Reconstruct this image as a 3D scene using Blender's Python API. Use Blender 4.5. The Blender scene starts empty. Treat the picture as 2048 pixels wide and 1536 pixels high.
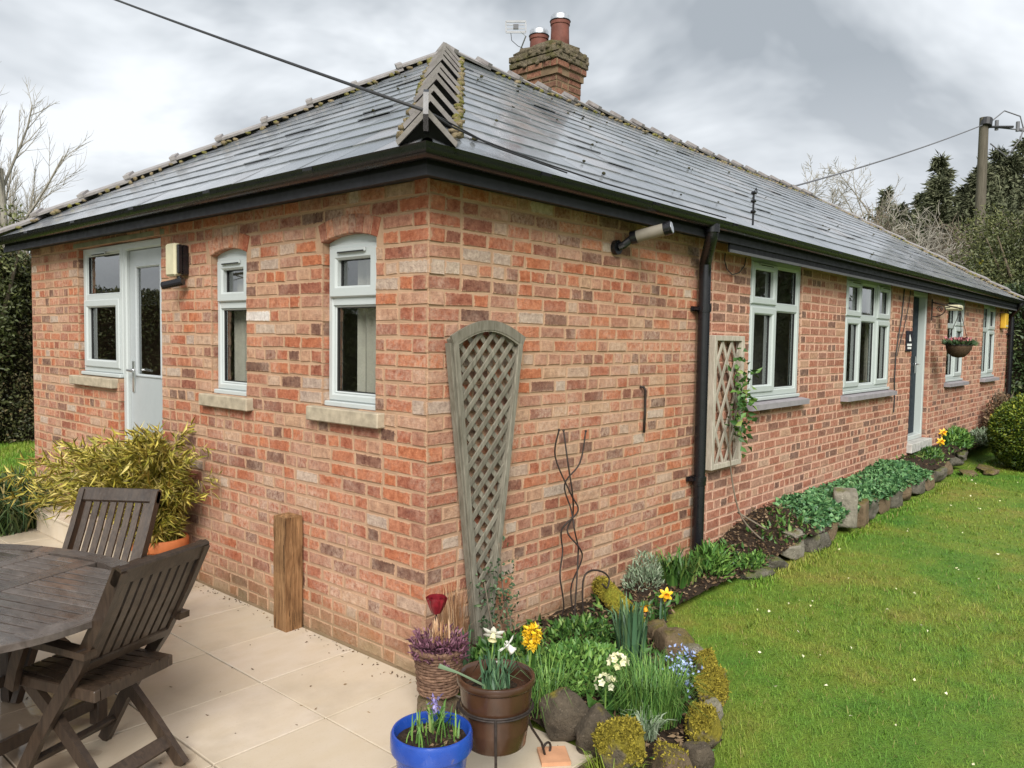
import bpy, bmesh, math, random
import numpy as np
from mathutils import Vector, Matrix, noise as mnoise

random.seed(11)
RNG = np.random.default_rng(11)
SC = bpy.context.scene
COL = SC.collection

# ------------------------------------------------------------------ camera, sky, sun, exposure
cam_d = bpy.data.cameras.new("camera")
cam = bpy.data.objects.new("camera", cam_d)
COL.objects.link(cam)
CAM = Vector((-2.5474, -2.7683, 1.6472))
cr, cu, cf = Vector((0.65997, -0.75114, 0.01531)), Vector((0.03226, 0.04869, 0.99829)), Vector((0.75060, 0.65835, -0.05637))
cam.matrix_world = Matrix(((cr.x, cu.x, -cf.x, CAM.x), (cr.y, cu.y, -cf.y, CAM.y), (cr.z, cu.z, -cf.z, CAM.z), (0, 0, 0, 1)))
cam_d.sensor_fit = 'HORIZONTAL'
cam_d.sensor_width = 36.0
cam_d.lens = 27.81
cam_d.clip_start = 0.05
cam_d.clip_end = 2000
SC.camera = cam

SUN_EL, SUN_AZ = math.radians(38), math.radians(222)      # direction towards the sun: azimuth counter-clockwise from +X
world = bpy.data.worlds.new("World")
SC.world = world
world.use_nodes = True
wn = world.node_tree
wn.nodes.clear()
w_out = wn.nodes.new("ShaderNodeOutputWorld")
w_bg = wn.nodes.new("ShaderNodeBackground")
w_bg.inputs["Strength"].default_value = 0.06
w_sky = wn.nodes.new("ShaderNodeTexSky")
w_sky.sky_type = 'NISHITA'
w_sky.sun_disc = False
w_sky.sun_elevation = SUN_EL
w_sky.sun_rotation = math.radians(90) - SUN_AZ
w_tc = wn.nodes.new("ShaderNodeTexCoord")
w_sep = wn.nodes.new("ShaderNodeSeparateXYZ")
wn.links.new(w_tc.outputs["Generated"], w_sep.inputs[0])
def w_math(op, a, b=None, clamp=False):
    n = wn.nodes.new("ShaderNodeMath"); n.operation = op; n.use_clamp = clamp
    for i, v in enumerate((a, b)):
        if v is None: continue
        if isinstance(v, (int, float)): n.inputs[i].default_value = v
        else: wn.links.new(v, n.inputs[i])
    return n.outputs[0]
w_h = w_math('MAXIMUM', w_sep.outputs[2], 0.0)
w_d = w_math('ADD', w_h, 0.30)
w_cmb = wn.nodes.new("ShaderNodeCombineXYZ")
wn.links.new(w_math('DIVIDE', w_sep.outputs[0], w_d), w_cmb.inputs[0])
wn.links.new(w_math('DIVIDE', w_sep.outputs[1], w_d), w_cmb.inputs[1])
w_no = wn.nodes.new("ShaderNodeTexNoise")
w_no.inputs["Scale"].default_value = 1.5
w_no.inputs["Detail"].default_value = 5.0
w_no.inputs["Roughness"].default_value = 0.56
w_no.inputs["Distortion"].default_value = 0.35
w_map = wn.nodes.new("ShaderNodeMapping")
w_map.inputs["Location"].default_value = (3.1, 1.7, 0.0)
wn.links.new(w_cmb.outputs[0], w_map.inputs[0])
wn.links.new(w_map.outputs[0], w_no.inputs["Vector"])
w_rp = wn.nodes.new("ShaderNodeValToRGB")
w_rp.color_ramp.elements[0].position = 0.38
w_rp.color_ramp.elements[0].color = (0.36, 0.395, 0.43, 1)
w_rp.color_ramp.elements[1].position = 0.62
w_rp.color_ramp.elements[1].color = (0.84, 0.875, 0.91, 1)
wn.links.new(w_no.outputs["Fac"], w_rp.inputs[0])
w_hz = wn.nodes.new("ShaderNodeMix"); w_hz.data_type = 'RGBA'
wn.links.new(w_math('MULTIPLY', w_math('SUBTRACT', 1.0, w_math('MULTIPLY', w_h, 3.2), True), 0.75), w_hz.inputs[0])
wn.links.new(w_rp.outputs[0], w_hz.inputs[6])
w_hz.inputs[7].default_value = (0.83, 0.85, 0.88, 1)
w_sc = wn.nodes.new("ShaderNodeVectorMath"); w_sc.operation = 'SCALE'
w_sc.inputs["Scale"].default_value = 5.7
wn.links.new(w_hz.outputs[2], w_sc.inputs[0])
w_mx = wn.nodes.new("ShaderNodeMix"); w_mx.data_type = 'RGBA'
w_mx.inputs[0].default_value = 0.97
wn.links.new(w_sky.outputs[0], w_mx.inputs[6])
wn.links.new(w_sc.outputs[0], w_mx.inputs[7])
wn.links.new(w_mx.outputs[2], w_bg.inputs["Color"])
wn.links.new(w_bg.outputs[0], w_out.inputs["Surface"])

sun_d = bpy.data.lights.new("sun", 'SUN')
sun_d.energy = 1.5
sun_d.angle = math.radians(32)
sun_d.color = (1.0, 0.965, 0.91)
sun = bpy.data.objects.new("sun", sun_d)
COL.objects.link(sun)
to_sun = Vector((math.cos(SUN_AZ) * math.cos(SUN_EL), math.sin(SUN_AZ) * math.cos(SUN_EL), math.sin(SUN_EL)))
sun.rotation_euler = to_sun.to_track_quat('Z', 'Y').to_euler()
sun.location = (-8, -8, 12)

SC.view_settings.view_transform = 'Standard'
SC.view_settings.look = 'None'
SC.view_settings.exposure = 1.8
SC.view_settings.gamma = 1.0
SC.view_settings.use_curve_mapping = False

# ------------------------------------------------------------------ object helpers
def tag(o, label=None, cat=None, group=None, kind=None):
    if label: o["label"] = label
    if cat: o["category"] = cat
    if group: o["group"] = group
    if kind: o["kind"] = kind
    return o

def empty(name, loc=(0, 0, 0), label=None, cat=None, group=None):
    o = bpy.data.objects.new(name, None)
    COL.objects.link(o)
    o.location = loc
    o.empty_display_size = 0.1
    return tag(o, label, cat, group)

def put(o, parent):
    """parent o without moving what it shows: parents are never rotated, geometry is given in world metres"""
    if parent is not None:
        o.parent = parent
    return o

def world_loc(o):
    p = Vector((0, 0, 0))
    while o is not None:
        p = p + o.location
        o = o.parent
    return p

class MB:
    """collects polygons, then links them as one mesh object"""
    def __init__(s): s.v, s.f, s.r, s.m, s.e = [], [], [], [], {}
    def add(s, vs, fs, r=None, m=0, e=None):
        b = len(s.v)
        s.v += [tuple(v) for v in vs]
        if e:
            for i, x in enumerate(e): s.e[b + i] = x
        r = random.random() if r is None else r
        for f in fs:
            s.f.append(tuple(i + b for i in f)); s.r.append(r); s.m.append(m)
    def box(s, x0, x1, y0, y1, z0, z1, r=None, m=0):
        s.add([(x0, y0, z0), (x1, y0, z0), (x1, y1, z0), (x0, y1, z0), (x0, y0, z1), (x1, y0, z1), (x1, y1, z1), (x0, y1, z1)],
              [(0, 3, 2, 1), (4, 5, 6, 7), (0, 1, 5, 4), (1, 2, 6, 5), (2, 3, 7, 6), (3, 0, 4, 7)], r, m)
    def cbox(s, x0, x1, y0, y1, z0, z1, c=0.004, r=None, m=0):
        """box with chamfered edges"""
        bm = bmesh.new()
        bmesh.ops.create_cube(bm, size=1.0)
        for v in bm.verts:
            v.co = Vector((x0 + (v.co.x + .5) * (x1 - x0), y0 + (v.co.y + .5) * (y1 - y0), z0 + (v.co.z + .5) * (z1 - z0)))
        bmesh.ops.bevel(bm, geom=list(bm.edges), offset=c, segments=1, affect='EDGES', profile=0.5)
        bm.verts.index_update()
        s.add([v.co[:] for v in bm.verts], [tuple(v.index for v in f.verts) for f in bm.faces], r, m)
        bm.free()
    def bar(s, p, q, w, t, up=(0, 0, 1), r=None, m=0, c=0.0):
        """rectangular bar from p to q: w across, t along the 'up' side"""
        p, q = Vector(p), Vector(q)
        d = (q - p).normalized()
        a = d.cross(Vector(up))
        if a.length < 1e-5: a = d.cross(Vector((1, 0, 0)))
        a.normalize(); b = a.cross(d).normalized()
        if c <= 0:
            vs = [o + a * (i * w / 2) + b * (j * t / 2) for o in (p, q) for i, j in ((-1, -1), (1, -1), (1, 1), (-1, 1))]
            s.add(vs, [(3, 2, 1, 0), (4, 5, 6, 7), (0, 1, 5, 4), (1, 2, 6, 5), (2, 3, 7, 6), (3, 0, 4, 7)], r, m)
        else:
            x, y = w / 2, t / 2
            sec = [(-x + c, -y), (x - c, -y), (x, -y + c), (x, y - c), (x - c, y), (-x + c, y), (-x, y - c), (-x, -y + c)]
            vs = [o + a * i + b * j for o in (p, q) for i, j in sec]
            n = 8
            s.add(vs, [tuple(range(n - 1, -1, -1)), tuple(range(n, 2 * n))] + [(i, (i + 1) % n, n + (i + 1) % n, n + i) for i in range(n)], r, m)
    def path_bar(s, pts, w, t, side, r=None, m=0):
        """flat bar following pts; side is the constant across direction"""
        a = Vector(side).normalized()
        P = [Vector(p) for p in pts]
        vs = []
        for i, p in enumerate(P):
            d = (P[min(i + 1, len(P) - 1)] - P[max(i - 1, 0)]).normalized()
            b = a.cross(d).normalized()
            vs += [p + a * (i2 * w / 2) + b * (j * t / 2) for i2, j in ((-1, -1), (1, -1), (1, 1), (-1, 1))]
        n = len(P)
        fs = [(3, 2, 1, 0), tuple(4 * (n - 1) + k for k in range(4))]
        for i in range(n - 1):
            fs += [(4 * i + k, 4 * i + (k + 1) % 4, 4 * i + 4 + (k + 1) % 4, 4 * i + 4 + k) for k in range(4)]
        s.add(vs, fs, r, m)
    def tube(s, pts, rad, n=8, r=None, m=0, caps=True):
        P = [Vector(p) for p in pts]
        R = list(rad) if hasattr(rad, '__len__') else [rad] * len(P)
        vs, last = [], None
        for i, p in enumerate(P):
            d = (P[min(i + 1, len(P) - 1)] - P[max(i - 1, 0)])
            d = d.normalized() if d.length > 1e-9 else Vector((0, 0, 1))
            if last is None:
                a = d.orthogonal().normalized()
            else:
                a = (last - d * last.dot(d))
                a = a.normalized() if a.length > 1e-6 else d.orthogonal().normalized()
            last = a
            b = d.cross(a)
            vs += [p + (a * math.cos(2 * math.pi * k / n) + b * math.sin(2 * math.pi * k / n)) * R[i] for k in range(n)]
        fs = []
        for i in range(len(P) - 1):
            fs += [(i * n + k, i * n + (k + 1) % n, (i + 1) * n + (k + 1) % n, (i + 1) * n + k) for k in range(n)]
        if caps:
            fs += [tuple(range(n - 1, -1, -1)), tuple(range((len(P) - 1) * n, len(P) * n))]
        s.add(vs, fs, r, m)
    def lathe(s, c, prof, n=32, r=None, m=0, wob=0.0):
        cx, cy, cz = c
        vs = []
        for (rr, z) in prof:
            for k in range(n):
                a = 2 * math.pi * k / n
                q = rr * (1 + wob * math.sin(3 * a + z * 40))
                vs.append((cx + q * math.cos(a), cy + q * math.sin(a), cz + z))
        fs = []
        for i in range(len(prof) - 1):
            fs += [(i * n + k, i * n + (k + 1) % n, (i + 1) * n + (k + 1) % n, (i + 1) * n + k) for k in range(n)]
        if prof[0][0] > 1e-4: fs.append(tuple(range(n - 1, -1, -1)))
        if prof[-1][0] > 1e-4: fs.append(tuple(range((len(prof) - 1) * n, len(prof) * n)))
        s.add(vs, fs, r, m)
    def blob(s, c, size, seed=0, sub=2, amp=0.2, freq=1.6, r=None, m=0, power=1.0, rot=0.0, facets=0):
        bm = bmesh.new()
        bmesh.ops.create_icosphere(bm, subdivisions=sub, radius=1.0)
        off = Vector((seed * 3.17, seed * 1.31, seed * 7.7))
        ca, sa = math.cos(rot), math.sin(rot)
        vs = []
        fr = random.Random(int(seed * 1000) + 7)
        PL = []
        for _ in range(facets):
            n_ = Vector((fr.gauss(0, 1), fr.gauss(0, 1), fr.gauss(0, .8))).normalized()
            PL.append((n_, fr.uniform(.70, .92)))
        for v in bm.verts:
            p = v.co.copy()
            if power != 1.0:
                k = (abs(p.x) ** power + abs(p.y) ** power + abs(p.z) ** power) ** (-1.0 / power)
                p *= k
            f = 1 + amp * mnoise.noise(p * freq + off) + 0.4 * amp * mnoise.noise(p * freq * 3.1 + off) + 0.15 * amp * mnoise.noise(p * freq * 8 + off)
            p *= f
            for n_, d_ in PL:          # broken faces
                k_ = p.dot(n_) - d_
                if k_ > 0: p -= n_ * (k_ * .86)
            if facets: p += p.normalized() * (.022 * mnoise.noise(p * 7 + off) + .012 * mnoise.noise(p * 17 + off))
            x, y, z = p.x * size[0], p.y * size[1], p.z * size[2]
            vs.append((c[0] + x * ca - y * sa, c[1] + x * sa + y * ca, c[2] + z))
        bm.verts.index_update()
        s.add(vs, [tuple(v.index for v in f.verts) for f in bm.faces], r, m)
        bm.free()
    def build(s, name, mats, parent=None, smooth=False, loc=None):
        me = bpy.data.meshes.new(name)
        o = bpy.data.objects.new(name, me)
        COL.objects.link(o)
        base = world_loc(parent) if parent is not None else Vector((0, 0, 0))
        if loc is not None:
            o.location = Vector(loc) - base
        org = Vector(loc) if loc is not None else base
        me.from_pydata([(v[0] - org.x, v[1] - org.y, v[2] - org.z) for v in s.v], [], s.f)
        at = me.attributes.new("rnd", 'FLOAT', 'FACE')
        at.data.foreach_set("value", s.r)
        if s.e:
            at = me.attributes.new('edge', 'FLOAT', 'POINT')
            at.data.foreach_set('value', [s.e.get(i, 0.0) for i in range(len(s.v))])
        for m in (mats if isinstance(mats, (list, tuple)) else [mats]): me.materials.append(m)
        me.polygons.foreach_set("material_index", s.m)
        if smooth: me.polygons.foreach_set("use_smooth", [True] * len(me.polygons))
        me.update()
        return put(o, parent)

def autosmooth(o, deg=35):
    me = o.data
    me.polygons.foreach_set("use_smooth", [True] * len(me.polygons))
    try:
        me.set_sharp_from_angle(angle=math.radians(deg))
    except Exception:
        pass
    return o

def mesh_np(name, V, faces, rnd, mats, parent=None, smooth=False):
    """V (n,3); faces: list of (m,k) arrays; rnd: one value per face, in the same order"""
    me = bpy.data.meshes.new(name)
    o = bpy.data.objects.new(name, me)
    COL.objects.link(o)
    if parent is not None:
        V = V - np.array(world_loc(parent))[None, :]
    me.vertices.add(len(V))
    me.vertices.foreach_set("co", np.ascontiguousarray(V, dtype=np.float32).ravel())
    loops = np.concatenate([f.ravel() for f in faces]).astype(np.int32)
    tot = np.concatenate([np.full(len(f), f.shape[1], dtype=np.int32) for f in faces])
    start = np.concatenate([[0], np.cumsum(tot)[:-1]]).astype(np.int32)
    me.loops.add(len(loops))
    me.loops.foreach_set("vertex_index", loops)
    me.polygons.add(len(tot))
    me.polygons.foreach_set("loop_start", start)
    me.polygons.foreach_set("loop_total", tot)
    me.update(calc_edges=True)
    at = me.attributes.new("rnd", 'FLOAT', 'FACE')
    at.data.foreach_set("value", np.asarray(rnd, dtype=np.float32))
    for m in (mats if isinstance(mats, (list, tuple)) else [mats]): me.materials.append(m)
    if smooth: me.polygons.foreach_set("use_smooth", np.ones(len(tot), dtype=bool))
    return put(o, parent)

def unit(A):
    return A / np.maximum(np.linalg.norm(A, axis=1, keepdims=True), 1e-9)

def leaf_arrays(P, D, L, W, bend=0.25, spin=None):
    """diamond leaves folded along the middle: base P, direction D, length L, width W"""
    n = len(P)
    D = unit(D)
    ref = unit(RNG.normal(size=(n, 3)) if spin is None else spin)
    S = unit(np.cross(D, ref))
    U = np.cross(S, D)
    L = np.broadcast_to(np.asarray(L, float), (n,))[:, None]
    W = np.broadcast_to(np.asarray(W, float), (n,))[:, None]
    mid = P + D * L * 0.45
    v = np.stack([P, mid + S * W * 0.5 + U * W * 0.18, P + D * L - U * L * bend, mid - S * W * 0.5 + U * W * 0.18], 1).reshape(-1, 3)
    i = np.arange(n)[:, None] * 4
    f = np.concatenate([i + np.array([[0, 1, 2]]), i + np.array([[0, 2, 3]])], 1).reshape(-1, 3)
    return v, f

def leaves(name, P, D, L, W, mat, parent=None, bend=0.25, rnd=None, spin=None):
    v, f = leaf_arrays(P, D, L, W, bend, spin)
    r = RNG.random(len(P)) if rnd is None else rnd
    return mesh_np(name, v, [f], np.repeat(r, 2), mat, parent)

def blade_arrays(P, H, h, b, w, droop=0.0):
    """grass blades: base P, horizontal lean H (unit xy), height h, lean distance b, width w; three segments"""
    n = len(P)
    H = np.concatenate([H, np.zeros((n, 1))], 1) if H.shape[1] == 2 else H
    H = unit(H)
    S = np.stack([-H[:, 1], H[:, 0], np.zeros(n)], 1)
    h, b, w, dr = [np.broadcast_to(np.asarray(x, float), (n,))[:, None] for x in (h, b, w, droop)]
    up = np.array([[0, 0, 1.0]])
    p1 = P + up * h * .45 + H * b * .16
    p2 = P + up * h * .85 + H * b * .52
    p3 = P + up * (h * 1.0 - dr) + H * b
    v = np.stack([P - S * w * .5, P + S * w * .5, p1 - S * w * .45, p1 + S * w * .45, p2 - S * w * .32, p2 + S * w * .32, p3], 1).reshape(-1, 3)
    i = np.arange(n)[:, None] * 7
    q = np.concatenate([i + np.array([[0, 1, 3, 2]]), i + np.array([[2, 3, 5, 4]])], 1).reshape(-1, 4)
    t = i + np.array([[4, 5, 6]])
    return v, q, t

def blades(name, P, H, h, b, w, mat, parent=None, droop=0.0, rnd=None):
    v, q, t = blade_arrays(P, H, h, b, w, droop)
    r = RNG.random(len(P)) if rnd is None else rnd
    return mesh_np(name, v, [q, t], np.concatenate([np.repeat(r, 2), r]), mat, parent)

def dirs2(n):
    a = RNG.random(n) * 2 * math.pi
    return np.stack([np.cos(a), np.sin(a)], 1)

# ------------------------------------------------------------------ materials
class NT:
    def __init__(s, name):
        s.m = bpy.data.materials.new(name)
        s.m.use_nodes = True
        s.t = s.m.node_tree
        s.b = s.t.nodes["Principled BSDF"]
    def n(s, kind, **kw):
        x = s.t.nodes.new(kind)
        for k, v in kw.items(): setattr(x, k, v)
        return x
    def link(s, a, b): s.t.links.new(a, b)
    def pos(s):
        if not hasattr(s, '_p'): s._p = s.n("ShaderNodeNewGeometry").outputs["Position"]
        return s._p
    def noise(s, scale, detail=3.0, rough=0.55, vec=None, dist=0.0, stretch=None):
        x = s.n("ShaderNodeTexNoise")
        x.inputs["Scale"].default_value = scale
        x.inputs["Detail"].default_value = detail
        x.inputs["Roughness"].default_value = rough
        x.inputs["Distortion"].default_value = dist
        v = vec or s.pos()
        if stretch:
            mp = s.n("ShaderNodeMapping")
            mp.inputs["Scale"].default_value = stretch
            s.link(v, mp.inputs[0]); v = mp.outputs[0]
        s.link(v, x.inputs["Vector"])
        return x.outputs["Fac"]
    def attr(s, name="rnd"):
        x = s.n("ShaderNodeAttribute"); x.attribute_name = name
        return x.outputs["Fac"]
    def ramp(s, fac, stops, interp='LINEAR'):
        x = s.n("ShaderNodeValToRGB")
        cr_ = x.color_ramp
        cr_.interpolation = interp
        while len(cr_.elements) < len(stops): cr_.elements.new(0.5)
        for e, (p, c) in zip(cr_.elements, stops):
            e.position = p
            e.color = (*c, 1) if len(c) == 3 else c
        s.link(fac, x.inputs[0])
        return x.outputs[0]
    def val(s, fac, lo, hi, a=0.0, b=1.0):
        x = s.n("ShaderNodeMapRange")
        x.inputs[1].default_value = lo; x.inputs[2].default_value = hi
        x.inputs[3].default_value = a; x.inputs[4].default_value = b
        s.link(fac, x.inputs[0])
        return x.outputs[0]
    def math(s, op, a, b=None):
        x = s.n("ShaderNodeMath", operation=op)
        for i, v in enumerate((a, b)):
            if v is None: continue
            if isinstance(v, (int, float)): x.inputs[i].default_value = v
            else: s.link(v, x.inputs[i])
        return x.outputs[0]
    def mix(s, fac, a, b, blend='MIX'):
        x = s.n("ShaderNodeMix"); x.data_type = 'RGBA'; x.blend_type = blend
        for sock, v in ((x.inputs[0], fac), (x.inputs[6], a), (x.inputs[7], b)):
            if isinstance(v, (int, float)): sock.default_value = v
            elif isinstance(v, tuple): sock.default_value = (*v, 1)
            else: s.link(v, sock)
        return x.outputs[2]
    def color(s, c):
        if isinstance(c, tuple): s.b.inputs["Base Color"].default_value = (*c, 1)
        else: s.link(c, s.b.inputs["Base Color"])
        return s
    def rough(s, r):
        if isinstance(r, (int, float)): s.b.inputs["Roughness"].default_value = r
        else: s.link(r, s.b.inputs["Roughness"])
        return s
    def bump(s, h, strength=0.4, dist=0.01):
        x = s.n("ShaderNodeBump")
        x.inputs["Strength"].default_value = strength
        x.inputs["Distance"].default_value = dist
        s.link(h, x.inputs["Height"])
        s.link(x.outputs[0], s.b.inputs["Normal"])
        return s
    def spec(s, v): s.b.inputs["Specular IOR Level"].default_value = v; return s
    def metal(s, v): s.b.inputs["Metallic"].default_value = v; return s
    def sepz(s):
        x = s.n("ShaderNodeSeparateXYZ"); s.link(s.pos(), x.inputs[0]); return x.outputs[2]

def simple(name, col, rough=0.6, spec=0.5, metal=0.0, var=0.12, nscale=14.0, bump=0.0, bdist=0.004):
    t = NT(name)
    lo = tuple(c * (1 - var) for c in col); hi = tuple(min(1, c * (1 + var)) for c in col)
    f = t.noise(nscale, 4)
    t.color(t.ramp(f, [(0.3, lo), (0.7, hi)])).rough(rough).spec(spec).metal(metal)
    if bump: t.bump(t.noise(nscale * 4, 4), bump, bdist)
    return t.m

def brick_mat(name, stops, bloom, bloom_col, dirt, mcol=(0.46, 0.32, 0.20)):
    t = NT(name)
    base = t.ramp(t.attr(), stops)
    # tone within one brick: kiln streaks and sandy speckle
    f1 = t.noise(26, 7, 0.78)
    c = t.mix(t.val(f1, 0.34, 0.66), t.mix(1.0, base, (0.50, 0.43, 0.42), 'MULTIPLY'), t.mix(0.20, base, (0.66, 0.43, 0.27)))
    # lime bloom and sandy mortar smears, wandering over several bricks
    bl = t.math('MULTIPLY', t.val(t.noise(2.3, 5, 0.6, dist=0.4), 0.42, 0.68), t.val(t.noise(38, 5, 0.7), 0.36, 0.60))
    c = t.mix(t.math('MULTIPLY', bl, bloom), c, bloom_col)
    # soot and dark kiln spots
    c = t.mix(t.math('MULTIPLY', t.val(t.noise(9, 6, 0.7), 0.62, 0.74), 0.55), c, (0.10, 0.065, 0.05))
    # splash dirt and algae in the lowest courses
    low = t.math('MULTIPLY', t.val(t.math('ADD', t.sepz(), t.math('MULTIPLY', t.noise(5, 4), 0.30)), 0.10, 0.42, 1.0, 0.0), dirt)
    c = t.mix(low, c, (0.20, 0.155, 0.075))
    # crumbled arrises: mortar laps over the worn edge of each brick
    wear = t.math('ADD', t.attr('edge'), t.math('MULTIPLY', t.math('SUBTRACT', t.noise(42, 6, 0.75), 0.5), 2.6))
    c = t.mix(t.val(wear, 0.48, 0.80), c, mcol)
    t.color(c).rough(t.val(t.noise(12, 3), 0.3, 0.7, 0.75, 0.95)).spec(0.25)
    t.bump(t.math('ADD', t.noise(120, 4, 0.7), t.noise(28, 4, 0.6)), 0.7, 0.009)
    return t.m

M = {}
M['brick_old'] = brick_mat("old_mottled_brick", [(0.0, (0.11, 0.050, 0.040)), (0.07, (0.18, 0.070, 0.052)), (0.16, (0.27, 0.075, 0.048)), (0.32, (0.41, 0.105, 0.050)), (0.48, (0.53, 0.155, 0.060)),
    (0.62, (0.50, 0.180, 0.095)), (0.74, (0.40, 0.180, 0.120)), (0.84, (0.49, 0.25, 0.165)), (0.91, (0.54, 0.34, 0.215)), (0.96, (0.46, 0.37, 0.31)), (1.0, (0.56, 0.47, 0.38))], 0.66, (0.62, 0.46, 0.35), 0.75, (0.40, 0.25, 0.158))
M['brick_new'] = brick_mat("plain_red_brick", [(0.0, (0.13, 0.07, 0.06)), (0.15, (0.20, 0.09, 0.07)), (0.22, (0.33, 0.115, 0.075)), (0.45, (0.42, 0.145, 0.088)), (0.65, (0.45, 0.175, 0.115)), (0.82, (0.42, 0.215, 0.155)), (0.93, (0.50, 0.29, 0.18)), (1.0, (0.53, 0.36, 0.26))], 0.34, (0.55, 0.38, 0.29), 0.4, (0.50, 0.315, 0.225))
M['brick_white'] = brick_mat('white_smeared_brick', [(0, (.6, .57, .52)), (1, (.75, .72, .68))], 0.9, (0.80, 0.79, 0.76), 0.0)
M['brick_soot'] = brick_mat("sooty_chimney_brick", [(0.0, (0.10, 0.040, 0.030)), (0.4, (0.17, 0.060, 0.040)), (0.8, (0.22, 0.080, 0.050)), (1.0, (0.25, 0.12, 0.075))], 0.3, (0.24, 0.17, 0.10), 0.0, (0.17, 0.12, 0.07))

def mortar_mat(name, a, b):
    t = NT(name)
    c = t.ramp(t.noise(6, 6, 0.65), [(0.3, a), (0.7, b)])
    low = t.math('MULTIPLY', t.val(t.math('ADD', t.sepz(), t.math('MULTIPLY', t.noise(5, 4), 0.30)), 0.10, 0.42, 1.0, 0.0), 0.7)
    t.color(t.mix(low, c, (0.20, 0.16, 0.085))).rough(0.95).spec(0.2)
    t.bump(t.noise(150, 4, 0.7), 0.6, 0.004)
    return t.m
M['mortar_old'] = mortar_mat("sandy_mortar", (0.32, 0.20, 0.125), (0.46, 0.30, 0.195))
M['mortar_soot'] = mortar_mat('sooty_mortar', (0.13, 0.09, 0.055), (0.22, 0.155, 0.095))
M['mortar_new'] = mortar_mat("pinkish_mortar", (0.40, 0.235, 0.165), (0.52, 0.335, 0.24))

def slate_mat():
    t = NT("wet_roof_slate")
    base = t.ramp(t.attr(), [(0.0, (0.13, 0.142, 0.158)), (0.5, (0.185, 0.200, 0.220)), (0.85, (0.225, 0.235, 0.255)), (1.0, (0.26, 0.255, 0.265))])
    f = t.noise(7, 5, 0.65)
    c = t.mix(t.val(f, 0.35, 0.7), base, t.mix(1.0, base, (1.25, 1.22, 1.2), 'MULTIPLY'))
    c = t.mix(t.math('MULTIPLY', t.val(t.noise(26, 5, 0.7), 0.66, 0.74), 0.7), c, (0.20, 0.20, 0.15))
    t.color(c).spec(0.6)
    t.b.inputs['IOR'].default_value = 2.0
    dry = t.val(t.noise(1.1, 4, 0.6), 0.52, 0.66)
    t.rough(t.math('ADD', t.val(t.noise(21, 4), 0.3, 0.7, 0.10, 0.20), t.math('MULTIPLY', dry, 0.10)))
    t.bump(t.noise(30, 4, 0.6), 0.08, 0.004)
    return t.m
M['slate'] = slate_mat()
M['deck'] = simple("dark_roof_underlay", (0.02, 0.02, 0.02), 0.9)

def hip_mat():
    t = NT("weathered_concrete_ridge")
    c = t.ramp(t.noise(9, 5, 0.65), [(0.3, (0.19, 0.172, 0.165)), (0.6, (0.29, 0.268, 0.26)), (0.8, (0.35, 0.328, 0.32))])
    c = t.mix(t.math('MULTIPLY', t.val(t.noise(33, 5, 0.7), 0.6, 0.7), 0.6), c, (0.16, 0.15, 0.11))
    t.color(c).rough(0.6).spec(0.4)
    t.bump(t.noise(70, 4), 0.4, 0.004)
    return t.m
M['hip'] = hip_mat()

def mossy(name, a, b, moss1=(0.20, 0.17, 0.02), moss2=(0.34, 0.28, 0.035), lo=0.45, hi=0.6, up=True, nscale=6):
    t = NT(name)
    c = t.ramp(t.noise(nscale * 2.2, 6, 0.7), [(0.28, a), (0.72, b)])
    c = t.mix(t.math('MULTIPLY', t.val(t.noise(nscale * 9, 4, 0.7), 0.6, 0.7), 0.5), c, tuple(min(1, x * 1.8 + 0.05) for x in b))
    ms = t.ramp(t.noise(60, 4), [(0.3, moss1), (0.7, moss2)])
    f = t.noise(nscale, 4, 0.6)
    if up:
        g = t.n("ShaderNodeNewGeometry"); sp = t.n("ShaderNodeSeparateXYZ")
        t.link(g.outputs["Normal"], sp.inputs[0])
        f = t.math('ADD', f, t.math('MULTIPLY', t.math('SUBTRACT', sp.outputs[2], 0.35), 0.35))
    k = t.val(f, lo, hi)
    t.color(t.mix(k, c, ms)).rough(0.92).spec(0.25)
    t.bump(t.math('ADD', t.noise(90, 5, 0.75), t.math('MULTIPLY', t.noise(14, 4), 1.5)), 1.0, 0.02)
    return t.m
M['stone_bare'] = mossy("rough_gritstone", (0.060, 0.048, 0.034), (0.17, 0.135, 0.095), lo=0.70, hi=0.85)
M['stone_brown'] = mossy("brown_gritstone", (0.12, 0.085, 0.05), (0.25, 0.18, 0.11), moss1=(0.10, 0.09, 0.03), moss2=(0.20, 0.16, 0.04), lo=0.60, hi=0.78)
M['stone_moss'] = mossy("mossy_gritstone", (0.10, 0.08, 0.055), (0.20, 0.16, 0.11), lo=0.40, hi=0.50)
M['stone_pale'] = mossy("pale_garden_stone", (0.20, 0.18, 0.14), (0.38, 0.345, 0.275), moss1=(0.14, 0.14, 0.05), moss2=(0.22, 0.21, 0.08), lo=0.68, hi=0.85)
M['stone_grey'] = mossy("grey_walling_stone", (0.075, 0.068, 0.052), (0.21, 0.19, 0.15), moss1=(0.09, 0.11, 0.03), moss2=(0.16, 0.17, 0.05), lo=0.60, hi=0.78)
M['log_moss'] = mossy("mossy_log", (0.12, 0.08, 0.04), (0.22, 0.15, 0.08), moss1=(0.20, 0.22, 0.02), moss2=(0.36, 0.34, 0.04), lo=0.30, hi=0.42)
M['bedding'] = mossy("mossy_bedding_mortar", (0.20, 0.15, 0.08), (0.36, 0.29, 0.18), moss1=(0.13, 0.13, 0.03), moss2=(0.27, 0.25, 0.06), lo=0.48, hi=0.58, up=False, nscale=9)
M['crown'] = mossy("mossy_chimney_mortar", (0.10, 0.08, 0.055), (0.20, 0.165, 0.11), moss1=(0.075, 0.070, 0.022), moss2=(0.13, 0.115, 0.045), lo=0.50, hi=0.66, up=False, nscale=8)

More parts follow.
